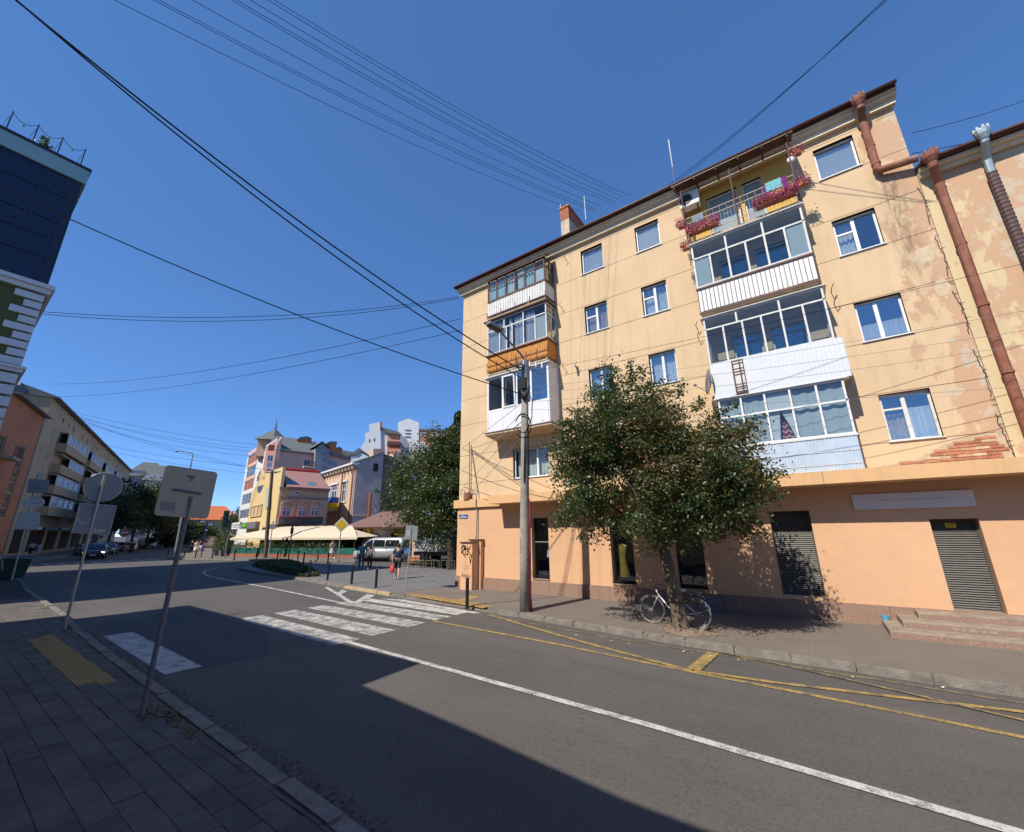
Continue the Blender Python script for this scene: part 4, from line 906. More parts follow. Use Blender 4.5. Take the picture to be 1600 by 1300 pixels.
# ---------------------------------------------------------------- street tree in front of the shops
B = gz(1066, 986, ZP)
lob = []
for px, py, y, rx, ry, rz in ((985, 672, 11.0, 1.55, 1.6, 1.3), (925, 715, 11.0, 1.0, 1.4, 1.05), (1070, 730, 10.9, 1.35, 1.6, 1.15), (935, 790, 10.7, 1.0, 1.3, .8), (1050, 800, 10.6, 1.25, 1.5, .75), (1140, 765, 11.1, .85, 1.1, .75), (1135, 690, 11.2, .6, .8, .6), (975, 620, 11.1, .75, .9, .75), (1172, 752, 11.1, .55, .7, .4), (1160, 800, 10.9, .6, .7, .4)):
    p = gy(px, py, y); lob.append((p.x, y, p.z, rx, ry, rz))
sp = gy(1033, 842, 11.0)
def wf(c, rg):
    b = .1+.75*max(0, min(1, (c[0]+4.0)/1.9))*max(0, min(1, (c[2]-3.0)/1.5))
    if rg.random() < .07: return np.array([.1, .2, .25, .25, .3])
    if rg.random() < b: return np.array([.12, .22, .42, .3, .05]) if rg.random() < .6 else np.array([.06, .14, .34, .42, .1])
    return np.array([.52, .34, .13, .015, .0])
T1 = tree('street_tree', 'leafy street tree with leaning trunk and browning leaves in front of shop windows', (B.x, B.y, ZP), lob, .175, sp, 430, 150, .088, M_lf, None, M_bark, .22, wfun=wf, sprigs=130, droop=.5, surf=.35)
# long low sprays that stick out of the crown
def spray(t, a, b, n, size, mats, w_):
    a, b = Vector(a), Vector(b); mb = MB(); mid = a.lerp(b, .5)+Vector((0, 0, -.05)); mb.tube([a, mid, b], [.018, .012, .005], 5); mb.build('branch', M_barkd, t)
    u = RNG.random(n); P = np.array([(a.lerp(b, float(k))) for k in u])+RNG.normal(size=(n, 3))*.07; leaf_mesh('spray_leaves', P, size, mats, w_, t, up=.5, droop=.4)
for (p0, p1, y) in (((1150, 790), (1232, 772), 10.8), ((1130, 820), (1200, 835), 10.7), ((1150, 760), (1218, 745), 11.2), ((1130, 690), (1178, 652), 11.3), ((1120, 650), (1155, 628), 11.2), ((900, 755), (864, 758), 10.8), ((1060, 620), (1066, 598), 11.1), ((990, 600), (986, 576), 11.1), ((1090, 640), (1098, 622), 11.2), ((900, 690), (862, 706), 10.9), ((920, 640), (885, 642), 11), ((900, 800), (868, 812), 10.6), ((960, 610), (950, 590), 11)):
    spray(T1, gy(*p0, y), gy(*p1, y+random.uniform(-.2, .2)), 90, .095, M_lf, [.4, .35, .2, .08, .02])
# earth mound and root around the trunk
mb = MB(); n = 26
ring = [(B.x+.1+(.62+.12*sin(3*a)+random.uniform(-.06, .06))*cos(a), B.y-.05+(.42+random.uniform(-.05, .05))*sin(a)) for a in np.linspace(0, 2*pi, n+1)[:-1]]
ins = [((x-B.x)*.5+B.x, (y-B.y)*.5+B.y) for x, y in ring]
vv = [(x, y, ZP+.004) for x, y in ring]+[(x, y, ZP+.075) for x, y in ins]+[(B.x, B.y, ZP+.1)]
mb.add(vv, [(i, (i+1) % n, n+(i+1) % n, n+i) for i in range(n)]+[(n+i, n+(i+1) % n, 2*n) for i in range(n)]); o = mb.build('tree_pit', M_soil, side_r, True)
p0, p1 = gz(1095, 992, ZP), gz(1108, 982, ZP); mb = MB(); mb.tube([p0+Vector((0, 0, .03)), p0.lerp(p1, .5)+Vector((0, 0, .09)), p1+Vector((0, 0, .03))], [.05, .07, .05], 8); tag(mb.build('broken_kerb_piece', M_kerb, None, True), 'chunk of broken stone lying beside the tree pit', 'stone')
lit = MB()
for i in range(160):
    x, y = B.x+random.gauss(.1, .6), B.y+random.gauss(-.05, .35); a = random.uniform(0, 6.28); s = random.uniform(.02, .05); lit.quad((x, y, ZP+.09), (x+s*cos(a), y+s*sin(a), ZP+.1), (x+s*cos(a)-s*.6*sin(a), y+s*sin(a)+s*.6*cos(a), ZP+.095), (x-s*.6*sin(a), y+s*.6*cos(a), ZP+.088))
stuff(lit.build('leaf_litter', M_lf[3], side_r, fix=False))
# ---------------------------------------------------------------- flowers, towels, air conditioner, dish
flowerbox(-1.88, -.95, 13.54, 12.42, 'terracotta box of magenta petunias on left end of top balcony', 620)
flowerbox(.2, 1.27, 13.54, 12.42, 'long box of magenta petunias on right end of top balcony', 800)
flowerbox(1.38, 1.62, 13.75, 12.75, 'small red pot of pink petunias on balcony corner post, lower one', 500)
flowerbox(1.38, 1.66, 13.8, 13.98, 'small pot of pink flowers hung beside balcony roof corner', 450)
flowerbox(-2.18, -1.98, 13.7, 12.95, 'small hanging pot of pink flowers left of air conditioner', 600)
flowerbox(-2.16, -1.96, 13.75, 12.05, 'small hanging pot of trailing flowers at lower left balcony corner', 600)
mb = MB(); mb.ball((1.36, 13.72, 13.85), .13, .05, .13, 14, 8); tag(mb.build('globe_ornament', M_steel, None, True), 'round grey metal plate fixed under balcony roof corner', 'ornament')
t = thing('air_conditioner', 'white wall mounted air conditioner on top balcony left side', 'air conditioner', (-1.76, 14.25, 13.98)); F_ = YFace(13.95)
mb = MB(); mb.box(-2.1, -1.42, 13.95, 14.28, 13.98, 14.58); mb.build('case', M_white, t, bevel=.02)
mb = MB(); mb.cyl((-1.86, 13.945, 14.28), (0, 1, 0), .22, .02, 24); mb.build('fan_recess', M_black, t); mb = MB()
for r in (.06, .11, .16, .21): mb.torus((-1.86, 13.93, 14.28), (0, 1, 0), r, .006, 20, 4)
mb.build('fan_grille', M_grey, t); mb = MB()
for x in (-2.0, -1.52): mb.box(x-.015, x+.015, 13.95, 14.5, 13.94, 13.98)
mb.build('bracket', M_brownpaint, t)
def towel(x0, x1, y, z0, z1, m, lab):
    mb = MB(); wavy(mb, YFace(y), x0, x1, 0, z0, z1, .012, .13); o = mb.build('towel', m, None, True, False); tag(o, lab, 'towel')
towel(.55, .98, 13.62, 12.95, 13.3, mat('teal_cloth', (.16, .42, .44), .9, .2, 12), 'teal towel over balcony railing above magenta flowers')
towel(.5, .62, 13.63, 12.75, 13.22, mat('purple_cloth', (.18, .02, .16), .9, .2, 12), 'narrow dark purple cloth hanging left of the teal towel'); towel(1.0, 1.14, 13.63, 12.7, 13.3, bpy.data.materials['purple_cloth'], 'narrow dark purple cloth hanging right of the teal towel')
towel(-1.72, -1.35, 13.62, 12.92, 13.18, mat('greyblue_cloth', (.2, .25, .29), .9, .2, 12), 'grey blue cloth over railing below air conditioner')
t = thing('satellite_dish', 'grey satellite dish on left side of white ribbed balcony', 'satellite dish', (-1.95, 13.85, 7)); mb = MB(); c = Vector((-2.0, 13.7, 7.02)); ax = Vector((-.93, -.35, .12)).normalized(); a = ax.orthogonal().normalized(); b = ax.cross(a); n = 24
vv = []; 
for r, off in ((0, -.09), (.22, -.065), (.42, 0)):
    for k in range(n): vv.append(c+ax*off+(a*cos(2*pi*k/n)+b*sin(2*pi*k/n))*max(r, .001))
mb.add(vv, [(i*n+k, i*n+(k+1) % n, (i+1)*n+(k+1) % n, (i+1)*n+k) for i in range(2) for k in range(n)]); o = mb.build('reflector', M_grey, t, True); o.modifiers.new('solid', 'SOLIDIFY').thickness = .012
mb = MB(); mb.tube([c-ax*.08, (-1.85, 13.9, 6.95), (-1.84, 14.45, 6.95)], .02, 6); mb.build('mount', M_pole, t); mb = MB(); e = c+ax*.4-Vector((0, 0, .12)); mb.tube([c-Vector((0, 0, .4)), e], .012, 5); mb.ball(e, .05, n=8, k=6); mb.build('feed_arm', M_pole, t)
# ---------------------------------------------------------------- concrete lamp pole
PX, PY = -7.6, 11.25; ptop = 8.3
t = thing('lamp_pole', 'round concrete utility pole with street lamp and cable coils by crossing', 'lamp pole', (PX, PY, ZP))
mb = MB(); mb.tube([(PX, PY, ZP-.1), (PX+.02, PY, 2), (PX+.1, PY, 5), (PX+.2, PY, ptop)], [.17, .155, .135, .11], 16); mb.build('shaft', mat('weathered_pole', (.29, .27, .23), .93, .3, 5, bump=.8, bscale=45, streak=.45), t, True)
TX = PX+.2; lamp = gy(778, 514, 10.0)
mb = MB(); mb.tube([(TX, PY, ptop-.7), (TX, PY-.05, ptop+.05), (TX-.02, PY-.25, ptop+.2), tuple(lamp)], .032, 8); mb.tube([(TX+.1, PY+.1, ptop-.35), (TX-.25, PY-.6, ptop-.25), (TX+.42, PY+.6, ptop-.4)], .02, 6); mb.build('arm', M_pole, t)
mb = MB(); ld = (lamp-Vector((TX, PY, ptop))).normalized(); a = Vector((ld.x, ld.y, .12)).normalized(); s_ = Vector((0, 0, 1)).cross(a).normalized(); u_ = a.cross(s_)
def obox(mb, c, ax, ay, az, hx, hy, hz, tap=1.): 
    V_ = []
    for z in (-1, 1):
        for y in (-1, 1):
            for x in (-1, 1): V_.append(c+ax*hx*x+ay*hy*y*(tap if x > 0 else 1)+az*hz*z*(tap if x > 0 else 1))
    mb.add(V_, [(0, 1, 3, 2), (4, 6, 7, 5), (0, 4, 5, 1), (2, 3, 7, 6), (0, 2, 6, 4), (1, 5, 7, 3)])
obox(mb, lamp+a*.15, a, s_, u_, .3, .15, .06, .8); mb.build('lamp_head', M_grey, t, bevel=.02)
mb = MB(); obox(mb, lamp+a*.15-u_*.065, a, s_, u_, .24, .11, .008); mb.build('lamp_lens', M_black, t)
mb = MB()
for k in range(5): mb.tube([(TX-.1+k*.13, PY-.35+k*.2, ptop-.2), (TX-.1+k*.13, PY-.35+k*.2, ptop-.02)], [.035, .025], 8)
mb.build('insulator', M_white, t)
mb = MB(); mb.tube([(TX, PY, ptop-.75), (TX, PY, ptop+.02)], .13, 12); mb.build('junction_sleeve', M_pole, t)
mb = MB(); mb.box(TX-.1, TX+.13, PY-.26, PY-.1, 7.2, 7.6); mb.ball((TX+.05, PY-.16, 6.95), .13, .1, .16, 10, 7); mb.build('splice_box', M_black, t)
mb = MB()
for dz, R in ((5.9, .33), (6.0, .27)):
    mb.tube([(TX-.05+R*1.0*cos(a_), PY-.15-.03*sin(a_), dz+R*1.6*sin(a_)*.75) for a_ in np.linspace(-2.6, 2.7, 18)], .014, 5)
mb.tube([(TX+.1, PY-.14, 7.3), (TX+.35, PY-.14, 6.7), (TX+.3, PY-.13, 6.1), (TX+.02, PY-.14, 5.6), (PX+.15, PY-.15, 4)], .016, 5); mb.build('cable_coil', M_wire, t)
for dx in (.2, .26):
    mb = MB(); mb.tube([(PX+dx, PY-.02, ZP), (PX+dx-.05, PY, .6), (PX+dx-.02, PY, 2.3), (PX+dx-.02, PY, 3.2+dx)], .024, 6); mb.build('conduit', M_red, t, True)
mb = MB(); mb.tube([(PX+.2, PY, 3.3), (PX+.24, PY, 5), (PX+.28, PY, 7.2)], .02, 6); mb.build('riser_cable', M_wire, t)
pp = MB()
for k in range(26):
    a_ = random.uniform(-2.6, -.4); z = random.uniform(.9, 2.4); w_, h_ = random.uniform(.05, .14), random.uniform(.04, .16); r = .1635-(z-.1)*.0065+random.uniform(0, .003)
    A = [(PX+.012+cos(a_+d*w_/r/2)*r, PY+sin(a_+d*w_/r/2)*r) for d in (-1, 0, 1)]
    for i in range(2): pp.quad((*A[i], z), (*A[i+1], z), (*A[i+1], z+h_), (*A[i], z+h_))
stuff(pp.build('poster_scraps', mat('poster_scraps', (.42, .4, .37), .9, .4, 25), t, fix=False))
# ---------------------------------------------------------------- cabinets with scribbles
def ribbon(mb, pts, w_, M):
    P = [Vector((a, b, 0)) for a, b in pts]
    for i in range(len(P)-1):
        d = (P[i+1]-P[i]); 
        if d.length < 1e-6: continue
        d.normalize(); n = Vector((-d.y, d.x, 0))*w_/2; mb.poly([M(*(P[i]+n-d*w_*.3).xy), M(*(P[i]-n-d*w_*.3).xy), M(*(P[i+1]-n+d*w_*.3).xy), M(*(P[i+1]+n+d*w_*.3).xy)])
M_cab = mat('cabinet_peach', (.62, .37, .21), .8, .1, 3, streak=.25)
t = thing('utility_cabinet', 'peach painted utility cabinet with black graffiti tag beside building corner', 'cabinet', (-12.4, 14.0, ZP)); k0, k1, y0 = -12.62, -11.97, 13.78
mb = MB(); mb.box(k0, k1, y0, 14.2, ZP-.02, 2.0); mb.build('case', M_cab, t); mb = MB(); mb.box(k0-.05, k1+.03, y0-.05, 14.22, 2.0, 2.04); mb.build('lid', M_brownpaint, t)
mb = MB(); mb.box(k0+.15, k1+.12, 14.2, 14.38, ZP-.02, 2.1); mb.build('rear_case', M_cab, t); mb = MB(); mb.box(k0+.1, k1+.16, 14.15, 14.41, 2.1, 2.14); mb.build('rear_lid', M_brownpaint, t)
CM = lambda a, b: (k0+a, y0-.003, ZP+b)
g = MB()
ribbon(g, [(.07, 1.45), (.05, 1.7), (.13, 1.78), (.22, 1.7), (.15, 1.55), (.08, 1.52), (.2, 1.38), (.27, 1.3)], .05, CM); ribbon(g, [(.1, 1.72), (.25, 1.76), (.2, 1.6), (.34, 1.62)], .042, CM); ribbon(g, [(.28, 1.72), (.26, 1.42), (.38, 1.4)], .045, CM); ribbon(g, [(.4, 1.74), (.4, 1.38)], .045, CM); ribbon(g, [(.58, 1.76), (.42, 1.56), (.6, 1.36)], .045, CM); ribbon(g, [(.5, 1.35), (.57, 1.05), (.63, 1.4)], .042, CM); ribbon(g, [(.05, 1.62), (.3, 1.66), (.55, 1.6)], .02, CM); g.build('black_tag', M_black, t, fix=False)
g = MB(); ribbon(g, [(.08, .72), (.2, .62), (.14, .55), (.3, .6), (.26, .5), (.42, .62), (.38, .5), (.55, .6)], .016, CM); ribbon(g, [(.12, .9), (.3, .95), (.5, .85), (.2, .8), (.55, 1.0)], .008, CM); g.build('thin_scribble', M_pole, t, fix=False)
g = MB(); ribbon(g, [(.06, .5), (.12, .62), (.18, .48), (.24, .6), (.3, .47), (.38, .58), (.44, .46), (.52, .56), (.6, .48)], .02, CM); g.build('red_scribble', M_red, t, fix=False)
mb = MB(); mb.tube([(-12.2, 14.3, 2.1), (-12.2, 14.36, 3.5)], .025, 6); mb.tube([(-12.2, 14.36, 3.5), (-12.2, 14.26, 3.55), (-12.2, 14.26, 3.95), (-12.25, 14.45, 4.2), (-12.7, 14.45, 6.3)], .02, 6); tag(mb.build('cable_riser', M_wireg), 'thin grey riser pipe climbing wall above the graffitied cabinet', 'pipe')
t = thing('wall_fuse_box', 'small rusty terminal box with curled cables on corner ledge', 'box', (-12.8, 14.35, 3.88)); mb = MB(); mb.box(-12.95, -12.65, 14.25, 14.45, 3.88, 4.2); mb.build('case', M_rust, t); mb = MB()
for x in (-13.05, -12.55): mb.tube([(x+.12*cos(a_), 14.3, 4.2+.18*sin(a_)) for a_ in np.linspace(-1, 4.2, 12)], .018, 5)
mb.build('cable_loop', M_wireg, t)
# ---------------------------------------------------------------- bollards
mb = MB(); mb.tube([(0, 0, -.05), (0, 0, .86), (0, 0, .885)], [.057, .057, .045], 14); me_b = mb.mesh('post', M_black); mb = MB(); mb.torus((0, 0, .8), (0, 0, 1), .056, .006, 14, 5); me_b2 = mb.mesh('ring', M_pole)
def bollard(p, lab, group):
    t = thing('bollard', lab, 'bollard', (p.x, p.y, ZP), group=group, local=True); o = bpy.data.objects.new('post', me_b); COL.objects.link(o); o.parent = t; o = bpy.data.objects.new('ring', me_b2); COL.objects.link(o); o.parent = t
d_ = lambda x, y: (480+x/5.714, 780+y/5.714); e_ = lambda x, y: (330+x/4, 620+y/4)
bollard(gz(*d_(1427, 962), ZP), 'black bollard at crossing in front of graffitied cabinet', None)
for q, lab in ((d_(15, 695), 'black bollard beside end of low juniper bed'), (d_(180, 722), 'second black bollard along plaza kerb counted from juniper bed'), (d_(395, 755), 'third black bollard along plaza kerb counted from juniper bed'), (d_(612, 790), 'fourth black bollard along plaza kerb, closest to grey sign back')): bollard(gz(*q, ZP), lab, None)
for q in (e_(728, 1045), e_(575, 1045)): bollard(gz(*q, ZP), 'black bollard on back kerb of plaza behind juniper bed', 'bollards behind the juniper bed')
for q in (e_(540, 1018), e_(665, 1020), e_(412, 1018), e_(282, 1015), e_(142, 1015), e_(5, 1010), (287, 872), (305, 872), (262, 868)): bollard(gz(*q, ZP), 'thin black bollard along kerb before the green cafe terrace', 'bollards before the cafe terrace')
# ---------------------------------------------------------------- road signs
def post(t, p, z0, z1, r, m=M_pole, top=None):
    mb = MB(); q = top or (p[0], p[1]); mb.tube([(p[0], p[1], z0), (q[0], q[1], z1)], r, 10); mb.build('post', m, t)
def plate(t, F, u0, u1, z0, z1, th, m, rc=.05, name='plate', d=0):
    mb = MB(); pts = []
    for cx, cz, a0_ in ((u1-rc, z1-rc, 0), (u0+rc, z1-rc, pi/2), (u0+rc, z0+rc, pi), (u1-rc, z0+rc, 3*pi/2)):
        for k in range(5): a_ = a0_+pi/2*k/4; pts.append((cx+rc*cos(a_), cz+rc*sin(a_)))
    A = [F.P(u, d, z) for u, z in pts]; B_ = [F.P(u, d-th, z) for u, z in pts]; n = len(pts)
    mb.add(A+B_, [tuple(range(n)), tuple(range(n, 2*n))[::-1]]+[(i, (i+1) % n, n+(i+1) % n, n+i) for i in range(n)]); return mb.build(name, m, t)
# large beige sign seen from behind
b = gz(220, 1121, ZP); X0 = b.x; t = thing('road_sign', 'large square beige sign back on leaning grey post at near pavement edge', 'road sign', (b.x, b.y, ZP))
FX = Face((X0+.22, b.y, 0), (.05, 1)); topp = gx(298, 776, X0+.16); post(t, (b.x, b.y), ZP-.05, topp.z, .032, M_pole, (topp.x, topp.y))
q = [FX.uz(*p, -.04) for p in ((260, 726), (341, 738), (325, 811), (240, 805))]
mb = MB(); A = [FX.P(u, -.05, z) for u, z in q]; cc = [Vector(p) for p in A]; pts = []
for i in range(4):
    c, n1, n2 = cc[i], cc[i-1], cc[(i+1) % 4]; d1 = (n1-c).normalized()*.055; d2 = (n2-c).normalized()*.055
    for k in range(5): f = k/4; pts.append(c+d1*(1-f)**2+d2*f**2)
mb.prism(pts, -FX.n*.012); mb.build('plate', M_beige, t)
def pxq(px, d=-.04): return FX.P(*(lambda a: (a[0], d, a[1]))(FX.uz(*px, d)))
mb = MB(); mb.tube([pxq((271, 764), -.035), pxq((315, 771), -.035)], .017, 6); mb.build('clamp_bar', M_pole, t)
mb = MB(); mb.poly([pxq(p, -.047) for p in ((251, 783), (275, 786), (273, 799), (249, 797))]); mb.build('sticker', mat('faded_sticker', (.3, .27, .24), .8, .3, 40), t, fix=False)
mb = MB(); mb.poly([pxq(p, -.047) for p in ((293, 742), (305, 744), (304, 748), (301, 748), (300, 752), (296, 751), (297, 747), (293, 746))]); mb.build('sticker_remnant', M_pole, t, fix=False)
# round and square sign further along
b = gz(100, 984, ZP); t = thing('road_sign', 'round and square grey sign backs on one post further along near pavement', 'road sign', (b.x, b.y, ZP)); X0 = b.x
topp = gx(164, 742, X0+.3); post(t, (b.x, b.y), ZP-.05, topp.z, .032, M_steel, (topp.x, topp.y)); FX2 = Face((X0+.25, b.y, 0), (.05, 1)); k_ = lambda x, y: (x/5, 680+y/5)
cu, cz = FX2.uz(*k_(808, 405), -.05); mb = MB(); n = 28
pts = [FX2.P(cu+.4*cos(2*pi*i/n), -.05, cz+.385*sin(2*pi*i/n)) for i in range(n)]; mb.prism(pts, -FX2.n*.012); mb.build('round_plate', M_grey, t)
mb = MB(); mb.torus(FX2.P(cu, -.056, cz), FX2.n, .4, .012, 28, 5); mb.build('rim', M_steel, t)
q = [FX2.uz(*k_(*p), -.05) for p in ((628, 535), (908, 552), (850, 778), (560, 762))]; mb = MB(); mb.prism([FX2.P(u, -.05, z) for u, z in q], -FX2.n*.012); mb.build('square_plate', M_grey, t)
mb = MB(); q4 = [Vector(FX2.P(u, -.045, z)) for u, z in q]
for i in range(4): mb.tube([q4[i], q4[(i+1) % 4]], .014, 5)
mb.build('frame', M_steel, t)
GM = lambda x, y: FX2.P(*(lambda a: (a[0], -.047, a[1]))(FX2.uz(*k_(x, y), -.047)))
def pribbon(mb, pts, wpx):
    for i in range(len(pts)-1):
        a, b_ = Vector(pts[i]), Vector(pts[i+1]); d = (b_-a).normalized(); n = Vector((-d.y, d.x))*wpx/2; a2, b2 = a-d*wpx*.3, b_+d*wpx*.3; mb.poly([GM(*(a2+n)), GM(*(a2-n)), GM(*(b2-n)), GM(*(b2+n))])
g = MB()
pribbon(g, [(728, 738), (742, 730), (750, 740), (745, 754), (730, 756)], 5); pribbon(g, [(733, 743), (749, 742)], 4); pribbon(g, [(757, 758), (762, 735), (777, 735), (775, 757), (758, 757)], 5); pribbon(g, [(785, 735), (782, 758)], 5); pribbon(g, [(800, 734), (797, 757)], 5); pribbon(g, [(783, 746), (799, 746)], 4); pribbon(g, [(812, 736), (809, 757)], 4); pribbon(g, [(826, 735), (811, 746), (824, 757)], 4); pribbon(g, [(831, 755), (834, 756)], 5); g.build('graffiti_word', M_white, t, fix=False)
g = MB(); pribbon(g, [(605, 655), (625, 648), (612, 670), (650, 690), (690, 680), (700, 655)], 8); pribbon(g, [(640, 665), (660, 690), (620, 700)], 6); g.build('graffiti_smear', M_steel, t, fix=False)
# triple sign at far corner
b = gz(18, 906, ZP); t = thing('road_sign', 'three stacked grey sign backs on one post beside green glass bin', 'road sign', (b.x, b.y, ZP)); FX3 = Face((b.x+.1, b.y, 0), (.05, 1)); topp = gx(60, 742, b.x)
post(t, (b.x, b.y), ZP-.05, topp.z+.1, .05, M_steel, (topp.x, topp.y))
q = [FX3.uz(*k_(*p)) for p in ((225, 340), (388, 350), (372, 455), (205, 450))]; mb = MB(); mb.prism([FX3.P(u, 0, z) for u, z in q], -FX3.n*.02); mb.build('upper_plate', M_grey, t)
cu, cz = FX3.uz(*k_(262, 525)); mb = MB(); mb.prism([FX3.P(cu+.46*cos(2*pi*i/24), 0, cz+.33*sin(2*pi*i/24)) for i in range(24)], -FX3.n*.02); mb.build('round_plate', M_steel, t)
q = [FX3.uz(*k_(*p)) for p in ((150, 600), (318, 600), (300, 735), (105, 735))]; mb = MB(); mb.prism([FX3.P(u, 0, z) for u, z in q], -FX3.n*.02); mb.build('lower_plate', M_steel, t)
mb = MB(); 
for y in (400, 420, 490, 530): mb.tube([FX3.P(*(lambda a: (a[0], .03, a[1]))(FX3.uz(*k_(x, y)))) for x in (268, 315)], .02, 5)
mb.build('clamp', M_pole, t)
# sign back by the crossing, facing away
b = gz(*d_(875, 822), ZP); t = thing('road_sign', 'square grey sign back with faded sticker on thin post by plaza crossing', 'road sign', (b.x, b.y, ZP)); FY = YFace(b.y)
tp = gy(*d_(938, 235), b.y); post(t, (b.x, b.y), ZP-.05, tp.z, .03, M_steel, (tp.x, b.y))
q = [gy(*d_(*p), b.y-.04) for p in ((882, 230), (990, 240), (978, 370), (868, 355))]; mb = MB(); mb.prism(q, (0, .012, 0)); mb.build('plate', M_grey, t)
c = gy(*d_(902, 305), b.y-.044); mb = MB(); mb.prism([(c.x+.11*cos(2*pi*i/14), c.y, c.z+.14*sin(2*pi*i/14)) for i in range(14)], (0, .003, 0)); mb.build('sticker', M_steel, t)
mb = MB(); mb.tube([q[0].lerp(q[1], .52)+Vector((0, -.03, -.03)), q[3].lerp(q[2], .52)+Vector((0, -.03, .03))], .024, 6); mb.build('rail', M_steel, t)
# yellow diamond priority sign
b = gz(*d_(272, 547), ZP); t = thing('priority_sign', 'yellow diamond priority road sign with white border before cafe awning', 'road sign', (b.x, b.y, ZP)); FD = Face((b.x, b.y, 0), Vector((b.y, -b.x, 0)))
c = [FD.uz(*d_(307, 228), .05)]; tp = FD.P(c[0][0], 0, c[0][1]); post(t, (b.x, b.y), ZP-.05, tp[2]+.3, .045, M_steel, (tp[0], tp[1]))
for s_, dd, m in ((.62, .05, M_white), (.48, .062, M_yelsign)):
    mb = MB(); cu, cz = c[0]; mb.prism([FD.P(cu+s_*x, dd, cz+s_*z) for x, z in ((1, 0), (0, 1.1), (-1, 0), (0, -1.1))], -FD.n*.01); mb.build('plate' if s_ > .5 else 'yellow_face', m, t)
# ---------------------------------------------------------------- blue ashtray tub on the step
p = gz(1385, 969, .275); mb = MB(); mb.tube([(p.x, p.y+.05, .27), (p.x, p.y+.05, .36), (p.x, p.y+.05, .37), (p.x, p.y+.05, .3)], [.075, .085, .088, .06], 16); tag(mb.build('plastic_tub', mat('blue_plastic', (.1, .3, .5), .35, .1, 5), None), 'small round blue plastic tub on lowest stone step', 'tub')
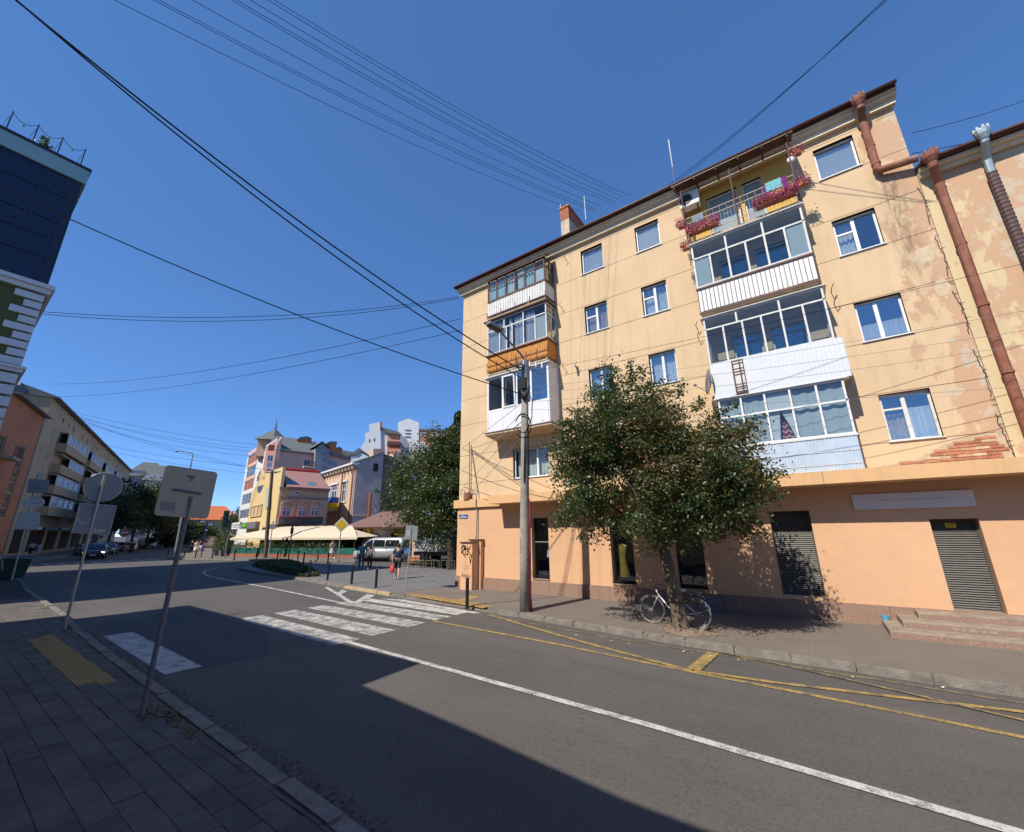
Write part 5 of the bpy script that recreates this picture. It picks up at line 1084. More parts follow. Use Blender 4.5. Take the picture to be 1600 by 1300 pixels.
# ---------------------------------------------------------------- bicycle
def bicycle():
    wa, wb = gz(1019, 975, ZP), gz(1091, 983, ZP); y = 11.62; xa, xb = wa.x+.0, wb.x; R = .335; z = ZP+R
    t = thing('bicycle', 'silver step through city bicycle chained behind the leaning tree trunk', 'bicycle', ((xa+xb)/2, y, ZP)); A, Bk = Vector((xa, y, z)), Vector((xb, y, z)); bb = Vector((xa+(xb-xa)*.58, y, z-.05)); hd = Vector((xa+.17, y, z+.5)); hs = Vector((xa+.2, y, z+.38)); seat = Vector((xa+(xb-xa)*.68, y, z+.52))
    M_fr = mat('silver_frame', (.55, .52, .55), .35, .06, 5, .5, metal=.4); M_ty = mat('tyre_grey', (.13, .125, .125), .85, .1, 9)
    for c, n in ((A, 'front_wheel'), (Bk, 'rear_wheel')):
        mb = MB(); mb.torus(c, (0, 1, 0), R-.03, .008, 32, 5); W = mb.build(n, M_steel, t, True); mb = MB(); mb.torus(c, (0, 1, 0), R-.014, .018, 36, 7); mb.build('tyre', M_ty, W, True)
        mb = MB()
        for k in range(28): a_ = 2*pi*k/28; mb.tube([c+Vector((0, .02*(-1)**k, 0)), c+Vector((cos(a_), 0, sin(a_)))*(R-.035)], .0016, 3, False)
        mb.build('spokes', M_steel, W); mb = MB(); mb.cyl(c, (0, 1, 0), .03, .09, 10); mb.build('hub', M_steel, W)
        mb = MB(); a0_, a1_ = (.35, 2.7) if n == 'rear_wheel' else (1.0, 2.75); aa = np.linspace(a0_, a1_, 14); pr = None
        for a_ in aa:
            p0_ = c+Vector((cos(a_), 0, sin(a_)))*(R+.02); 
            if pr is not None: mb.quad(pr+Vector((0, -.025, 0)), pr+Vector((0, .025, 0)), p0_+Vector((0, .025, 0)), p0_+Vector((0, -.025, 0)))
            pr = p0_
        o = mb.build('mudguard', M_fr, t, True, False); o.modifiers.new('solid', 'SOLIDIFY').thickness = .004
        mb = MB(); mb.tube([c+Vector((0, -.04, 0)), c+Vector((cos(a0_), 0, sin(a0_)))*(R+.02)], .004, 4); mb.build('stay', M_steel, t)
    mb = MB(); mb.tube([hs, hs.lerp(bb, .5)+Vector((0, 0, -.06)), bb], .024, 8); mb.tube([hd+Vector((-.02, 0, .0)), hs], .02, 8); mb.tube([bb, seat-Vector((0, 0, .1))], .018, 8)
    for s in (-.045, .045): mb.tube([bb+Vector((0, s, 0)), Bk+Vector((0, s, 0))], .011, 6); mb.tube([bb.lerp(seat, .62)+Vector((0, s*.5, 0)), Bk+Vector((0, s, 0))], .009, 6); mb.tube([hs+Vector((-.01, s*.9, -.06)), A+Vector((0, s, 0))], .012, 6)
    mb.build('frame', M_fr, t, True)
    mb = MB(); mb.tube([hd, hd+Vector((-.03, 0, .1))], .012, 6); mb.tube([hd+Vector((.2, -.27, .06)), hd+Vector((.05, -.25, .1)), hd+Vector((-.03, 0, .1)), hd+Vector((.05, .25, .1)), hd+Vector((.2, .27, .06))], .011, 6); mb.build('handlebar', M_black, t, True)
    mb = MB(); mb.ball(seat+Vector((.03, 0, 0)), .13, .085, .035, 12, 6); mb.ball(seat+Vector((-.1, 0, -.005)), .1, .035, .025, 10, 6); mb.build('saddle', M_white, t, True)
    mb = MB(); mb.tube([bb, bb.lerp(seat, 1)], .013, 6); mb.build('seat_post', M_steel, t)
    mb = MB(); rz = z+R+.08
    for s in (-.06, .06): mb.tube([Vector((xb-.2, y+s, rz)), Vector((xb+.22, y+s, rz))], .006, 5); mb.tube([Vector((xb+.1, y+s, rz)), Bk+Vector((0, s*.8, 0))], .005, 5)
    for k in range(4): mb.tube([Vector((xb-.18+k*.12, y-.06, rz)), Vector((xb-.18+k*.12, y+.06, rz))], .005, 5)
    mb.build('rear_rack', M_black, t); mb = MB(); mb.torus(bb+Vector((0, -.06, 0)), (0, 1, 0), .085, .007, 22, 5); mb.tube([bb+Vector((0, -.08, 0)), bb+Vector((-.1, -.09, -.13))], .01, 5); mb.tube([bb+Vector((0, .08, 0)), bb+Vector((.1, .09, .13))], .01, 5); mb.build('crankset', M_steel, t)
    for s in (-1, 1): mb = MB(); c = bb+Vector((.1*s, .12*s, .13*s)); mb.box(c.x-.045, c.x+.045, c.y-.035, c.y+.035, c.z-.012, c.z+.012); mb.build('pedal', M_black, t)
    mb = MB(); mb.tube([(B.x-.02+.23*cos(a_), B.y+.08+.33*sin(a_), .78+.02*sin(3*a_)) for a_ in np.linspace(0, 2*pi, 26)], .014, 6); tag(mb.build('bicycle_lock', M_black, None, True), 'dark cable lock looped round tree trunk and bicycle', 'lock')
bicycle()
# flat wooden board leaning by the wall under shop window
mb = MB(); mb.box(-3.25, -2.6, 14.2, 14.24, ZP, .52); o = mb.build('leaning_board', M_pole); o.rotation_euler = (0, 0, 0); tag(o, 'dark grey board standing against plinth behind the bicycle', 'board')
# litter on pavement and road edge
for i in range(14):
    x = random.uniform(-7, 2); y = random.uniform(9.7, 11.8); z = ZP+.004 if y > 10.9 else .02; s = random.uniform(.02, .045); 
    if 10.0 < y <= 10.9: y = 9.8; z = .02
    mb = MB(); a_ = random.uniform(0, 6); mb.prism([(x, y, z), (x+s*cos(a_), y+s*sin(a_), z+.01), (x+s*.4*cos(a_)-s*sin(a_), y+s*.4*sin(a_)+s*cos(a_), z)], (0, 0, .006)); tag(mb.build('paper_scrap', M_white), 'tiny pale paper scrap on ground near the yellow zigzag lines', 'litter', 'paper scraps near the kerb')
# ================================================================ background buildings
a_ = lambda x, y: (340+x/5.415, 650+y/5.415); b_ = lambda x, y: (490+x/5.2, 640+y/5.2); f_ = lambda x, y: (x/4, 560+y/4); g_ = lambda x, y: (x/2.5, 160+y/2.5); s_ = lambda x, y: (x/4.332, 600+y/4.333)
M_far_peach = mat('far_pink', (.68, .4, .32), .9, .08, .6, streak=.12); M_far_red = mat('far_red_render', (.3, .11, .08), .9, .1, .6); M_coral = mat('far_coral', (.58, .25, .17), .9, .08, .6); M_far_orange = mat('far_orange', (.52, .15, .06), .9, .1, .6); M_far_white = mat('far_white', (.62, .62, .62), .9, .06, .5, streak=.1)
M_far_grey = mat('far_bluegrey', (.27, .28, .31), .9, .08, .6); M_far_yel = mat('far_yellow', (.62, .47, .23), .9, .1, .6, streak=.15); M_far_cream = mat('far_cream', (.56, .4, .28), .9, .1, .8, streak=.2)
M_far_brown = mat('far_stucco', (.52, .37, .25), .92, .25, .8, streak=.35); M_fire = mat('firewall', (.4, .345, .335), .93, .2, .6, streak=.3); M_fired = mat('firewall_dark', (.15, .12, .1), .93, .4, 1., streak=.4)
M_slate = mat('grey_roof_sheet', (.13, .14, .135), .6, .15, 1.5); M_redroof = mat('red_roof_sheet', (.31, .17, .145), .6, .1, 1.5); M_redtile = mat('red_ridge', (.36, .03, .035), .6, .15, 4); M_brownroof = mat('brown_tile_roof', (.17, .1, .08), .75, .2, 4, bump=.4, bscale=6)
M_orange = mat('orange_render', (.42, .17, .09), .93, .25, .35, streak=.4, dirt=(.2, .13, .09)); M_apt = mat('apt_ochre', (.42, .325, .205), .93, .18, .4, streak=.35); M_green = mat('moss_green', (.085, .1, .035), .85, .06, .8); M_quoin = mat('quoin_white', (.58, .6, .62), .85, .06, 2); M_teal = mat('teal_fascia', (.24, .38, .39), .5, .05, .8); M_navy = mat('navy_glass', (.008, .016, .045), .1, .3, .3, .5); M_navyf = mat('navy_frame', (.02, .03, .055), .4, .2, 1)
M_awn = mat('awning_cloth', (.56, .47, .34), .85, .07, .6); M_greenp = mat('green_panel', (.02, .11, .085), .5, .12, 1.2); M_brickb = mat('terrace_base', (.3, .1, .06), .9, .25, 3)
def polar(px, D):
    d = ray(px, 835); d.z = 0; d.normalize(); return Vector((d.x*D, d.y*D, 0))
def pblock(B, name, F, pix, depth, m, d=0, z0=None, zoom=lambda *p: p):
    q = [F.uz(*zoom(*p), d) for p in pix]; 
    if z0 is not None: q = [(u, z0 if i in (len(q)-1, len(q)-2) else z) for i, (u, z) in enumerate(q)]
    mb = MB(); mb.prism([F.P(u, d, z) for u, z in q], -F.n*depth); return mb.build(name, m, B)
def ublock(B, name, F, u0, u1, d0, d1, z0, z1, m):
    mb = MB(); mb.fbox(F, u0, u1, d0, d1, z0, z1); return mb.build(name, m, B)
def bwin(B, F, r, n=1, fm=None, glass=None, d=0, dp=.12, fw=.09, tr=False, sill=False):
    u0, u1, z0, z1 = r; mb = MB()
    mb.fbox(F, u0, u1, d-dp-.02, d-dp+.06, z0, z0+fw); mb.fbox(F, u0, u1, d-dp-.02, d-dp+.06, z1-fw, z1)
    for i in range(n+1):
        u = u0+(u1-u0)*i/n; lo, hi = (u, u+fw) if i == 0 else (u-fw, u) if i == n else (u-fw/2, u+fw/2); mb.fbox(F, lo, hi, d-dp-.02, d-dp+.058, z0+fw, z1-fw)
    if tr: zc = z0+(z1-z0)*.68; mb.fbox(F, u0+fw, u1-fw, d-dp-.02, d-dp+.05, zc-fw/2, zc+fw/2)
    if sill: mb.fbox(F, u0-.15, u1+.15, d-.02, d+.14, z0-.12, z0)
    W = mb.build('window', fm or M_upvc, B); q = MB(); q.fbox(F, u0+.01, u1-.01, d-dp-.05, d-dp-.03, z0+.01, z1-.01); q.build('pane', glass or M_fglass, W); return W
def bwall(B, name, F, u0, u1, z0, z1, holes, m, depth=10, d=0):
    mb = MB(); mb.wall(F, u0, u1, z0, z1, holes, .2, d); P = F.P; e = d-depth
    for u in (u0, u1): mb.quad(P(u, d, z0), P(u, e, z0), P(u, e, z1), P(u, d, z1))
    mb.quad(P(u0, e, z0), P(u1, e, z0), P(u1, e, z1), P(u0, e, z1)); mb.quad(P(u0, d, z1), P(u1, d, z1), P(u1, e, z1), P(u0, e, z1)); return mb.build(name, m, B, fix=False)
# ---------------------------------------------------------------- green building with glass storeys
FG = Face((-27, .98), (0, -1)); GB = thing('corner_building', 'green corner house with white quoins and dark blue glass top storeys', 'building', (-27, .98, 0))
DEP = 20
mb = MB(); mb.fbox(FG, .12, 15, -DEP, -.02, 0, 13.4); mb.build('wall', M_green, GB)
mb = MB(); mb.fbox(FG, 0, 15, -DEP, 0, 13.62, 19.5); mb.build('glass_storey', M_navy, GB)
mb = MB()
for u in (0.0, .42, 1.15, 2.45, 4.2, 6): mb.fbox(FG, u, u+.07, .002, .045, 13.62, 19.48)
for z in (14.95, 16.0, 16.9, 18.35): mb.fbox(FG, .07, 15, .002, .04, z, z+.07)
mb.fbox(FG, .0, .3, .004, .03, 13.62, 19.48); mb.fbox(FG, 1.3, 1.75, .004, .028, 16.35, 16.85); mb.build('mullions', M_navyf, GB)
mb = MB(); mb.fbox(FG, -.12, 15.1, -DEP-.1, .12, 19.5, 20.28); mb.build('fascia', M_teal, GB); mb = MB(); mb.fbox(FG, -.16, 15.1, -DEP-.12, .18, 20.28, 20.4); mb.build('coping', M_navyf, GB)
mb = MB(); mb.fbox(FG, -.15, 15, -DEP, .16, 13.2, 13.42); mb.fbox(FG, -.25, 15, -DEP, .28, 13.42, 13.62); mb.build('cornice', M_quoin, GB); mb = MB(); mb.fbox(FG, -.1, 15, -DEP, .12, 9.35, 9.5); mb.fbox(FG, -.18, 15, -DEP, .2, 9.5, 9.62); mb.build('cornice', M_quoin, GB)
for i in range(9):
    z = 9.68+i*.39; ln = .85 if i % 2 == 0 else .52; mb = MB(); mb.fbox(FG, -.02, ln, -.4, .05, z, z+.31); mb.build('quoin', M_quoin, GB, bevel=.02)
for i in range(17):
    z = .6+i*.515; mb = MB(); mb.fbox(FG, -.02, 3.2, -.4, .06, z, z+.42); mb.build('rusticated_block', M_quoin, GB, bevel=.02)
mb = MB(); mb.fbox(FG, 1.7, 2.1, .0, .25, 12.5, 12.75); mb.ball(FG.P(1.9, .25, 12.62), .14); mb.build('floodlight', M_quoin, GB)
for i, u in enumerate((.25, 1.05, 1.85, 2.65)):
    t = thing('roof_rod', 'thin dark rod with string lights on parapet of glass storeys', 'rod', FG.P(u, 0, 20.4), group='rods along the glass parapet'); mb = MB(); mb.tube([FG.P(u, 0, 20.35), FG.P(u, 0, 21.5)], .025, 5); mb.build('stake', M_navyf, t); mb = MB(); mb.tube([FG.P(u, 0, 20.4), FG.P(u+.12, 0, 20.6), FG.P(u+.04, 0, 21.2)], .008, 4); mb.build('tie', M_navyf, t)
us = np.linspace(.25, 2.65, 25); ln = [FG.P(u, 0, 21.45-.3*abs(sin((u-.25)/.8*pi))) for u in us]; t = thing('string_lights', 'sagging string of small bulbs along roof parapet rods', 'string lights', ln[0]); mb = MB(); mb.tube(ln, .012, 4); mb.build('wire', M_wire, t)
for p in ln[4::8]: mb = MB(); mb.ball((p[0], p[1], p[2]-.09), .06, n=8, k=6); mb.build('bulb', M_steel, t)
n = 60; P_ = np.array(FG.P(1.45, -.1, 20.7))+RNG.normal(size=(n, 3))*.14; leaf_mesh('roof_plant', P_, .2, M_thuja, [1, 1], None); tag(bpy.data.objects['roof_plant'], 'small green plant on glass roof parapet between rods', 'plant')
# ---------------------------------------------------------------- left row: orange house and long ochre block
FL = Face((-71.4, 4.8), vF)
AP = thing('apartment_block', 'long ochre five storey block with glazed balconies down far left street', 'building', (-71.4, 4.8, 0)); hs = []; ZR = [(14.85, 16.2), (11.95, 13.2), (9.2, 10.5), (6.4, 7.7)]
groups = [(11.2, 25), (27.8, 38.4), (42, 52), (55.5, 65.5), (69, 78)]; singles = [8.0, 26.0, 39.8, 53.2, 66.8, 80]
for u in singles:
    for z0, z1 in ZR: hs.append((u, u+1.3, z0, z1))
hs += [(u, u+.55, 17.5, 18.2) for u in (10.8, 14.2, 17.0, 23.5, 27, 33, 36, 43.5, 47.5, 55, 60, 68, 73)]
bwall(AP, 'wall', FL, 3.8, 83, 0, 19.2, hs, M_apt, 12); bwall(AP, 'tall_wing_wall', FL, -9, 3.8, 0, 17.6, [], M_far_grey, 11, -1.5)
for h in hs:
    if h[1]-h[0] > 1: bwin(AP, FL, h, 2, M_oldwhite)
    else: bwin(AP, FL, h, 1, M_dark, M_dark)
mb = MB(); mb.prism([FL.P(3.6, d, z) for d, z in ((.7, 19.2), (.7, 19.35), (-6, 21.6), (-12.5, 19.35), (-12.5, 19.2))], FL.u*79.8); mb.build('roof', M_slate, AP)
mb = MB(); mb.prism([FL.P(-9.3, d, z) for d, z in ((-1.1, 17.6), (-1.1, 17.75), (-7, 19.6), (-13, 17.7), (-13, 17.6))], FL.u*13); mb.build('roof', M_slate, AP)
for u, z in ((-3.5, 20.0), (-.5, 19.7), (30, 20.6), (45, 20.6), (58, 20.6)):
    mb = MB(); mb.fbox(FL, u, u+2.2, -4.4, -3.2, 17.5, z); mb.fbox(FL, u-.12, u+2.3, -4.5, -3.1, z, z+.18); mb.build('chimney', M_far_white, AP)
for pa_, pb_ in (((30, 597), (49, 640)), ((48, 608), (68, 640))):
    ua, _ = FL.uz(pa_[0], pa_[1], -3); ub, _ = FL.uz(pb_[0], pa_[1], -3); zt_ = FL.uz(*pa_, -3)[1]; mb = MB(); mb.fbox(FL, ua, ub, -4.5, -3, 15, zt_-.4); mb.fbox(FL, ua-.2, ub+.2, -4.7, -2.8, zt_-.4, zt_); mb.build('chimney', M_far_white, AP)
for gi, (u0, u1) in enumerate(groups):
    for k, (z0, z1) in enumerate(ZR):
        mb = MB(); mb.fbox(FL, u0, u1, 0.003, 1.0, z0-1.25, z0-.1); S = mb.build('balcony', M_apt, AP); opn = (gi, k) in ((0, 1), (1, 1), (1, 2))
        ua = u0+(u1-u0)*(.3 if opn else 0); n = max(3, int((u1-ua)/1.0)); mb = MB()
        for i in range(n+1): u = ua+(u1-ua)*i/n; mb.fbox(FL, u-.06, u+.06, .9, .98, z0-.1, z1-.1)
        mb.fbox(FL, ua, u1, .9, .985, z0-.1, z0+.02); mb.fbox(FL, ua, u1, .9, .985, z1-.2, z1-.1); mb.build('glazing_frame', M_oldwhite, S)
        for i in range(n):
            q = MB(); q.fbox(FL, ua+(u1-ua)*i/n+.06, ua+(u1-ua)*(i+1)/n-.06, .91, .93, z0+.02, z1-.2); q.build('pane', M_fglassb if (i*7+k*3+gi) % 3 else M_frost, S)
        q = MB(); q.fbox(FL, u0, u1, .003, .85, z1-.1, z1+.05); q.build('balcony_slab', M_concrete, S)
# shops under the block
for i, (u, w_) in enumerate(((5, 4), (11, 6), (19, 5), (27, 5), (35, 6), (44, 5), (53, 6))):
    mb = MB(); mb.fbox(FL, u, u+w_, .003, .1, .6, 3.2); mb.build('shopfront', M_dark, AP)
    mb = MB(); mb.fbox(FL, u-.2, u+w_+.2, .1, 1.3, 3.3, 3.6); mb.build('shop_fascia', [M_signw, M_greenp, M_bluesign, M_grey][i % 4], AP)
OB = thing('orange_house', 'stained orange rendered house with dark windows before the ochre block', 'building', FL.P(-6, 2.2, 0)); hs = []
for px in ((135, 590), (115, 670), (92, 730), (75, 790), (45, 890), (25, 945), (10, 530)):
    u, z = FL.uz(*f_(*px), 2.2); hs.append((u-.75, u+.75, z-.75, z+.75))
u0, z0 = FL.uz(*f_(242, 470), 2.2); bwall(OB, 'wall', FL, -16, u0, 0, 14.6, hs, M_orange, 14, 2.2)
for h in hs: bwin(OB, FL, h, 2, M_far_brown, M_fglass, 2.2)
mb = MB(); mb.prism([FL.P(-16.3, d, z) for d, z in ((2.8, 14.6), (2.8, 14.75), (-5, 16.2), (-12, 14.75), (-12, 14.6))], FL.u*(u0+16.6)); mb.build('roof', M_slate, OB)
u, z = FL.uz(*f_(15, 620), 2.2); mb = MB(); mb.fbox(FL, u-1.6, u+.8, 2.2, 3.2, z-.2, z); mb.build('balcony_slab', M_concrete, OB); mb = MB()
for i in range(10): mb.fbox(FL, u-1.6+i*.26, u-1.57+i*.26, 3.15, 3.18, z, z+.95)
mb.fbox(FL, u-1.6, u+.8, 3.14, 3.19, z+.95, z+1.0); mb.build('railing', M_black, OB)
# ---------------------------------------------------------------- far end of the street
for i, (pix, m, dist, lab) in enumerate((([(196, 742), (203, 735), (225, 735), (232, 740), (240, 760), (240, 850), (196, 850)], M_far_grey, 190, 'pale grey house with low hipped roof far behind the dark trees'), ([(226, 748), (228, 742), (258, 742), (262, 750), (262, 850), (226, 850)], M_far_white, 170, 'white gabled house with small cupola roof beyond dark trees'))):
    O = polar(230, dist); Fh = Face(O, (-O.y, O.x)); t = thing('distant_house', lab, 'building', O); pblock(t, 'wall', Fh, pix, 12, m)
    q = [Fh.uz(*p) for p in pix]; us = [u for u, z in q]; zt_ = max(z for u, z in q); ua, ub = min(us), max(us)
    mb = MB(); mb.add([Fh.P(ua-.8, .8, zt_-2), Fh.P(ub+.8, .8, zt_-2), Fh.P(ub+.8, -13, zt_-2), Fh.P(ua-.8, -13, zt_-2), Fh.P((ua+ub)/2-2, -5, zt_+3.5), Fh.P((ua+ub)/2+2, -5, zt_+3.5)], [(0, 1, 5, 4), (1, 2, 5), (2, 3, 4, 5), (3, 0, 4), (0, 3, 2, 1)]); mb.build('roof', M_slate, t)
    for k in range(3): u = ua+(ub-ua)*(.25+.25*k); bwin(t, Fh, (u-.6, u+.6, zt_-5.5, zt_-4), 1, M_upvc, M_fglass, .16)
O = polar(330, 150); Fh = Face(O, (-O.y, O.x)); t = thing('distant_house', 'low peach house with orange roof behind the blue parking signs', 'building', O)
q = Fh.rect((288, 812), (368, 850)); ua, ub, _, zt_ = q; bwall(t, 'wall', Fh, ua, ub, 0, zt_, [], M_far_cream, 10)
mb = MB(); mb.add([Fh.P(ua-.6, .6, zt_), Fh.P(ub+.6, .6, zt_), Fh.P(ub+.6, -11, zt_), Fh.P(ua-.6, -11, zt_), Fh.P(ua+4, -5, zt_+4.2), Fh.P(ub-4, -5, zt_+4.2)], [(0, 1, 5, 4), (1, 2, 5), (2, 3, 4, 5), (3, 0, 4), (0, 3, 2, 1)]); mb.build('roof', M_far_orange, t)
for k in range(6): u = ua+(ub-ua)*(.1+.16*k); bwin(t, Fh, (u-.7, u+.7, zt_-3.4, zt_-1.4), 2, M_upvc, M_fglass, .16)
# ---------------------------------------------------------------- house group behind the cafe
vL = hdir(200); wR = Vector((vL.y, -vL.x, 0))
if wR.x < 0: wR = -wR
K = polar(427.5, 58); FB = Face(K, wR); FYl = Face(K, vL)
t = thing('stucco_house', 'brown stucco house with arched window hoods and pink sheet roof behind cafe', 'building', K)
ue, ze = FB.uz(*a_(905, 622)); _, zb = FB.uz(*a_(480, 600)); zt_ = (ze+zb)/2; hsn = [FB.rect(a_(553, 770), a_(610, 850)), FB.rect(a_(688, 770), a_(745, 850)), FB.rect(a_(650, 632), a_(703, 665)), FB.rect(a_(795, 770), a_(850, 850))]
bwall(t, 'wall', FB, .1, ue+.6, 0, zt_, hsn, M_far_brown, 11)
for h in hsn: bwin(t, FB, h, 2 if h[3]-h[2] > .8 else 1, M_upvc, M_fglass, 0, .12, .1, h[3]-h[2] > .8)
for h in hsn[:2]+hsn[3:]:
    uc = (h[0]+h[1])/2; mb = MB(); w_ = (h[1]-h[0])/2+.25
    pts = [(uc+w_*cos(x), h[3]+.35+.55*sin(x)) for x in np.linspace(0, pi, 11)]; pin = [(uc+w_*.8*cos(x), h[3]+.3+.38*sin(x)) for x in np.linspace(0, pi, 11)]
    for i in range(10): mb.prism([FB.P(*(lambda p: (p[0], .02, p[1]))(p)) for p in (pts[i], pts[i+1], pin[i+1], pin[i])], FB.n*.16)
    mb.fbox(FB, uc-w_, uc-w_+.16, .02, .14, h[2]-.2, h[3]+.35); mb.fbox(FB, uc+w_-.16, uc+w_, .02, .14, h[2]-.2, h[3]+.35); mb.fbox(FB, uc-w_-.1, uc+w_+.1, .02, .2, h[2]-.3, h[2]-.1); mb.build('window_hood', M_far_cream, t)
mb = MB(); mb.fbox(FB, -.1, ue+.6, .004, .35, zt_-.25, zt_); mb.fbox(FB, .1, ue+.6, .004, .12, zt_-1.3, zt_-1.1); mb.build('cornice', M_redroof, t)
ur, zr = FB.uz(*a_(700, 500)); zr2 = FB.uz(*a_(900, 520))[1]; zr = max(zr, zr2)+1.2
mb = MB(); mb.prism([FB.P(.7, d, z) for d, z in ((.5, zt_), (.5, zt_+.1), (-5, zr), (-11, zt_+.1), (-11, zt_))], FB.u*(ue-.1)); rf = mb.build('roof', M_redroof, t)
mb = MB(); mb.tube([FB.P(.7, -5, zr+.05), FB.P(ue+.6, -5, zr+.05)], .2, 6); 
for i in range(24): mb.tube([FB.P(.7+i*(ue-.1)/24, -5, zr+.05), FB.P(.85+i*(ue-.1)/24, -5, zr+.05)], .27, 6)
mb.build('ridge', M_redtile, rf)
for px in ((635, 560), (810, 572)):
    u, z = FB.uz(*a_(*px)); f = (z-zt_)/(zr-zt_)*.78; d = .5-5.5*f; zz = zt_+.1+(zr-zt_-.1)*f; mb = MB(); mb.add([FB.P(u-.5, d+.35, zz-.22), FB.P(u+.5, d+.35, zz-.22), FB.P(u+.5, d-.4, zz+.3), FB.P(u-.5, d-.4, zz+.3)], [(0, 1, 2, 3)]); o = mb.build('skylight', M_fglassb, rf, fix=False); o.location.z = .06
pb = FB.rect(a_(500, 860), a_(860, 915)); mb = MB(); mb.fbox(FB, pb[0], pb[1], .003, 1.2, pb[2], pb[3]); mb.build('terrace_parapet', M_fired, t); mb = MB(); mb.fbox(FB, pb[0], pb[1], .003, 1.3, pb[3], pb[3]+.12); mb.build('coping', M_redtile, t)
# yellow gabled house along the street
t = thing('yellow_house', 'narrow yellow house with arched gable niche left of wooden pole', 'building', K); pixg = [(462, 470), (405, 480), (378, 480), (340, 540), (330, 590), (288, 640), (258, 900), (462, 905)]
u1 = FYl.uz(*a_(258, 900))[0]; q = [FYl.uz(*a_(*p)) for p in pixg]; q = [(u, z) for u, z in q[:-2]]+[(u1, 0), (0, 0)]; q[0] = (0.02, q[0][1]); mb = MB(); mb.prism([FYl.P(u, 0, z) for u, z in q], -FYl.n*.35); mb.build('wall', M_far_yel, t)
r = FYl.rect(a_(295, 765), a_(370, 845)); bwin(t, FYl, r, 3, M_far_yel, M_far_brown, .2, .12, .1)
c0, cz0 = FYl.uz(*a_(362, 590)); rr = abs(FYl.uz(*a_(338, 590))[0]-FYl.uz(*a_(386, 590))[0])/2; mb = MB(); mb.poly([FYl.P(c0+rr*cos(x), .012, cz0+rr*.55*sin(x)) for x in np.linspace(pi, 2*pi, 12)]); mb.build('half_round_window', M_fglass, t, fix=False)
c0, cz0 = FYl.uz(*a_(368, 540)); mb = MB(); mb.poly([FYl.P(c0+rr*.8*cos(x), .012, cz0+rr*.55*sin(x)) for x in np.linspace(0, pi, 12)]); mb.build('arched_niche', M_far_brown, t, fix=False)
mb = MB(); cu = [FYl.P(c0+rr*cos(x), .1, cz0+rr*.7*sin(x)) for x in np.linspace(0, pi, 12)]; mb.tube(cu, .12, 5); mb.build('arch_moulding', M_far_yel, t)
q = [FYl.uz(*a_(*p), .25) for p in ((405, 620), (445, 600), (438, 770), (398, 778))]; mb = MB(); mb.prism([FYl.P(u, .25, z) for u, z in q], -FYl.n*.1); tag(mb.build('banner', mat('green_white_banner', (.38, .46, .36), .7, .25, 3)), 'pale green and white hanging banner beside the wooden pole', 'banner')
q = FYl.rect(a_(238, 905), a_(352, 950)); ublock(t, 'shop_fascia', FYl, q[0], q[1], .02, .5, q[2], q[3], M_pole); q = FYl.rect(a_(250, 908), a_(278, 942)); ublock(t, 'green_sign', FYl, q[0], q[1], .5, .6, q[2]+.1, q[3]-.1, mat('green_sign', (.12, .5, .02), .5, .05, 2))
q = FYl.rect(a_(158, 905), a_(228, 955)); mb = MB(); mb.fbox(FYl, q[0], q[1], .4, .55, q[2], q[3]); so_ = mb.build('shop_sign', M_white); tag(so_, 'white shop sign with dark blurred lettering at end of yellow house', 'sign'); mb = MB(); n = 9
for i in range(n): u = q[0]+(q[1]-q[0])*(i+.5)/(n+1); mb.fbox(FYl, u, u+(q[1]-q[0])*.055, .55, .57, q[2]+(q[3]-q[2])*.5, q[2]+(q[3]-q[2])*(.62+.08*(i % 3)))
for i in range(n-2): u = q[0]+(q[1]-q[0])*(i+1.5)/(n+1); mb.fbox(FYl, u, u+(q[1]-q[0])*.055, .55, .57, q[2]+(q[3]-q[2])*.22, q[2]+(q[3]-q[2])*.36)
mb.build('lettering', M_pole, so_)
# pink apartment tower
K2 = polar(411, 92); FP = Face(K2, wR); FPl = Face(K2, vL); t = thing('pink_apartment_tower', 'pink and white apartment tower with grey pyramid roof and gabled bay', 'building', K2)
uL = FPl.uz(*a_(178, 890))[0]; zc = FPl.uz(*a_(345, 292))[1]
hsp = []
for (p, q_) in (((263, 338), (330, 392)), ((252, 448), (312, 508)), ((230, 560), (298, 610)), ((214, 670), (275, 738)), ((193, 798), (258, 862))):
    rct = FPl.rect(a_(*p), a_(*q_)); hsp.append(rct)
uL = max(r[1] for r in hsp)+1.2; bwall(t, 'street_wall', FPl, 0, uL, 0, zc, hsp, M_far_white, .5)
for i, h in enumerate(hsp): bwin(t, FPl, h, 3, M_upvc, M_far_red if i in (0, 2) else M_fglassb, 0, .15, .14)
for i in (0, 1, 2): mb = MB(); h = hsp[i]; mb.fbox(FPl, h[0]-.4, h[1]+.4, .003, .06, h[3]+.1, h[3]+.8); mb.build('pink_stripe', M_far_peach, t)
r = FPl.rect(a_(345, 300), a_(390, 600)); mb = MB(); mb.fbox(FPl, 0.35, min(r[1], uL*.3), .003, .06, 0, zc-.3); mb.build('red_pilaster', mat('dusky_red', (.42, .2, .16), .9, .1, .6), t)
gp_ = [FP.uz(*a_(*p)) for p in ((385, 300), (410, 240), (465, 170), (520, 225), (540, 240))]; ug = FP.uz(*a_(512, 400))[0]
ztop = gp_[2][1]; mb = MB(); mb.prism([FP.P(u, .4, z) for u, z in ((0, 0), (ug, 0), (ug, gp_[3][1]), (ug/2+.3, ztop), (0, gp_[1][1]))], -FP.n*9); mb.build('gabled_bay', M_far_peach, t)
for p, q_ in (((418, 332), (460, 390)), ((408, 445), (445, 470))): bwin(t, FP, FP.rect(a_(*p), a_(*q_)), 2, M_upvc, M_fglassb, .62, .15, .14)
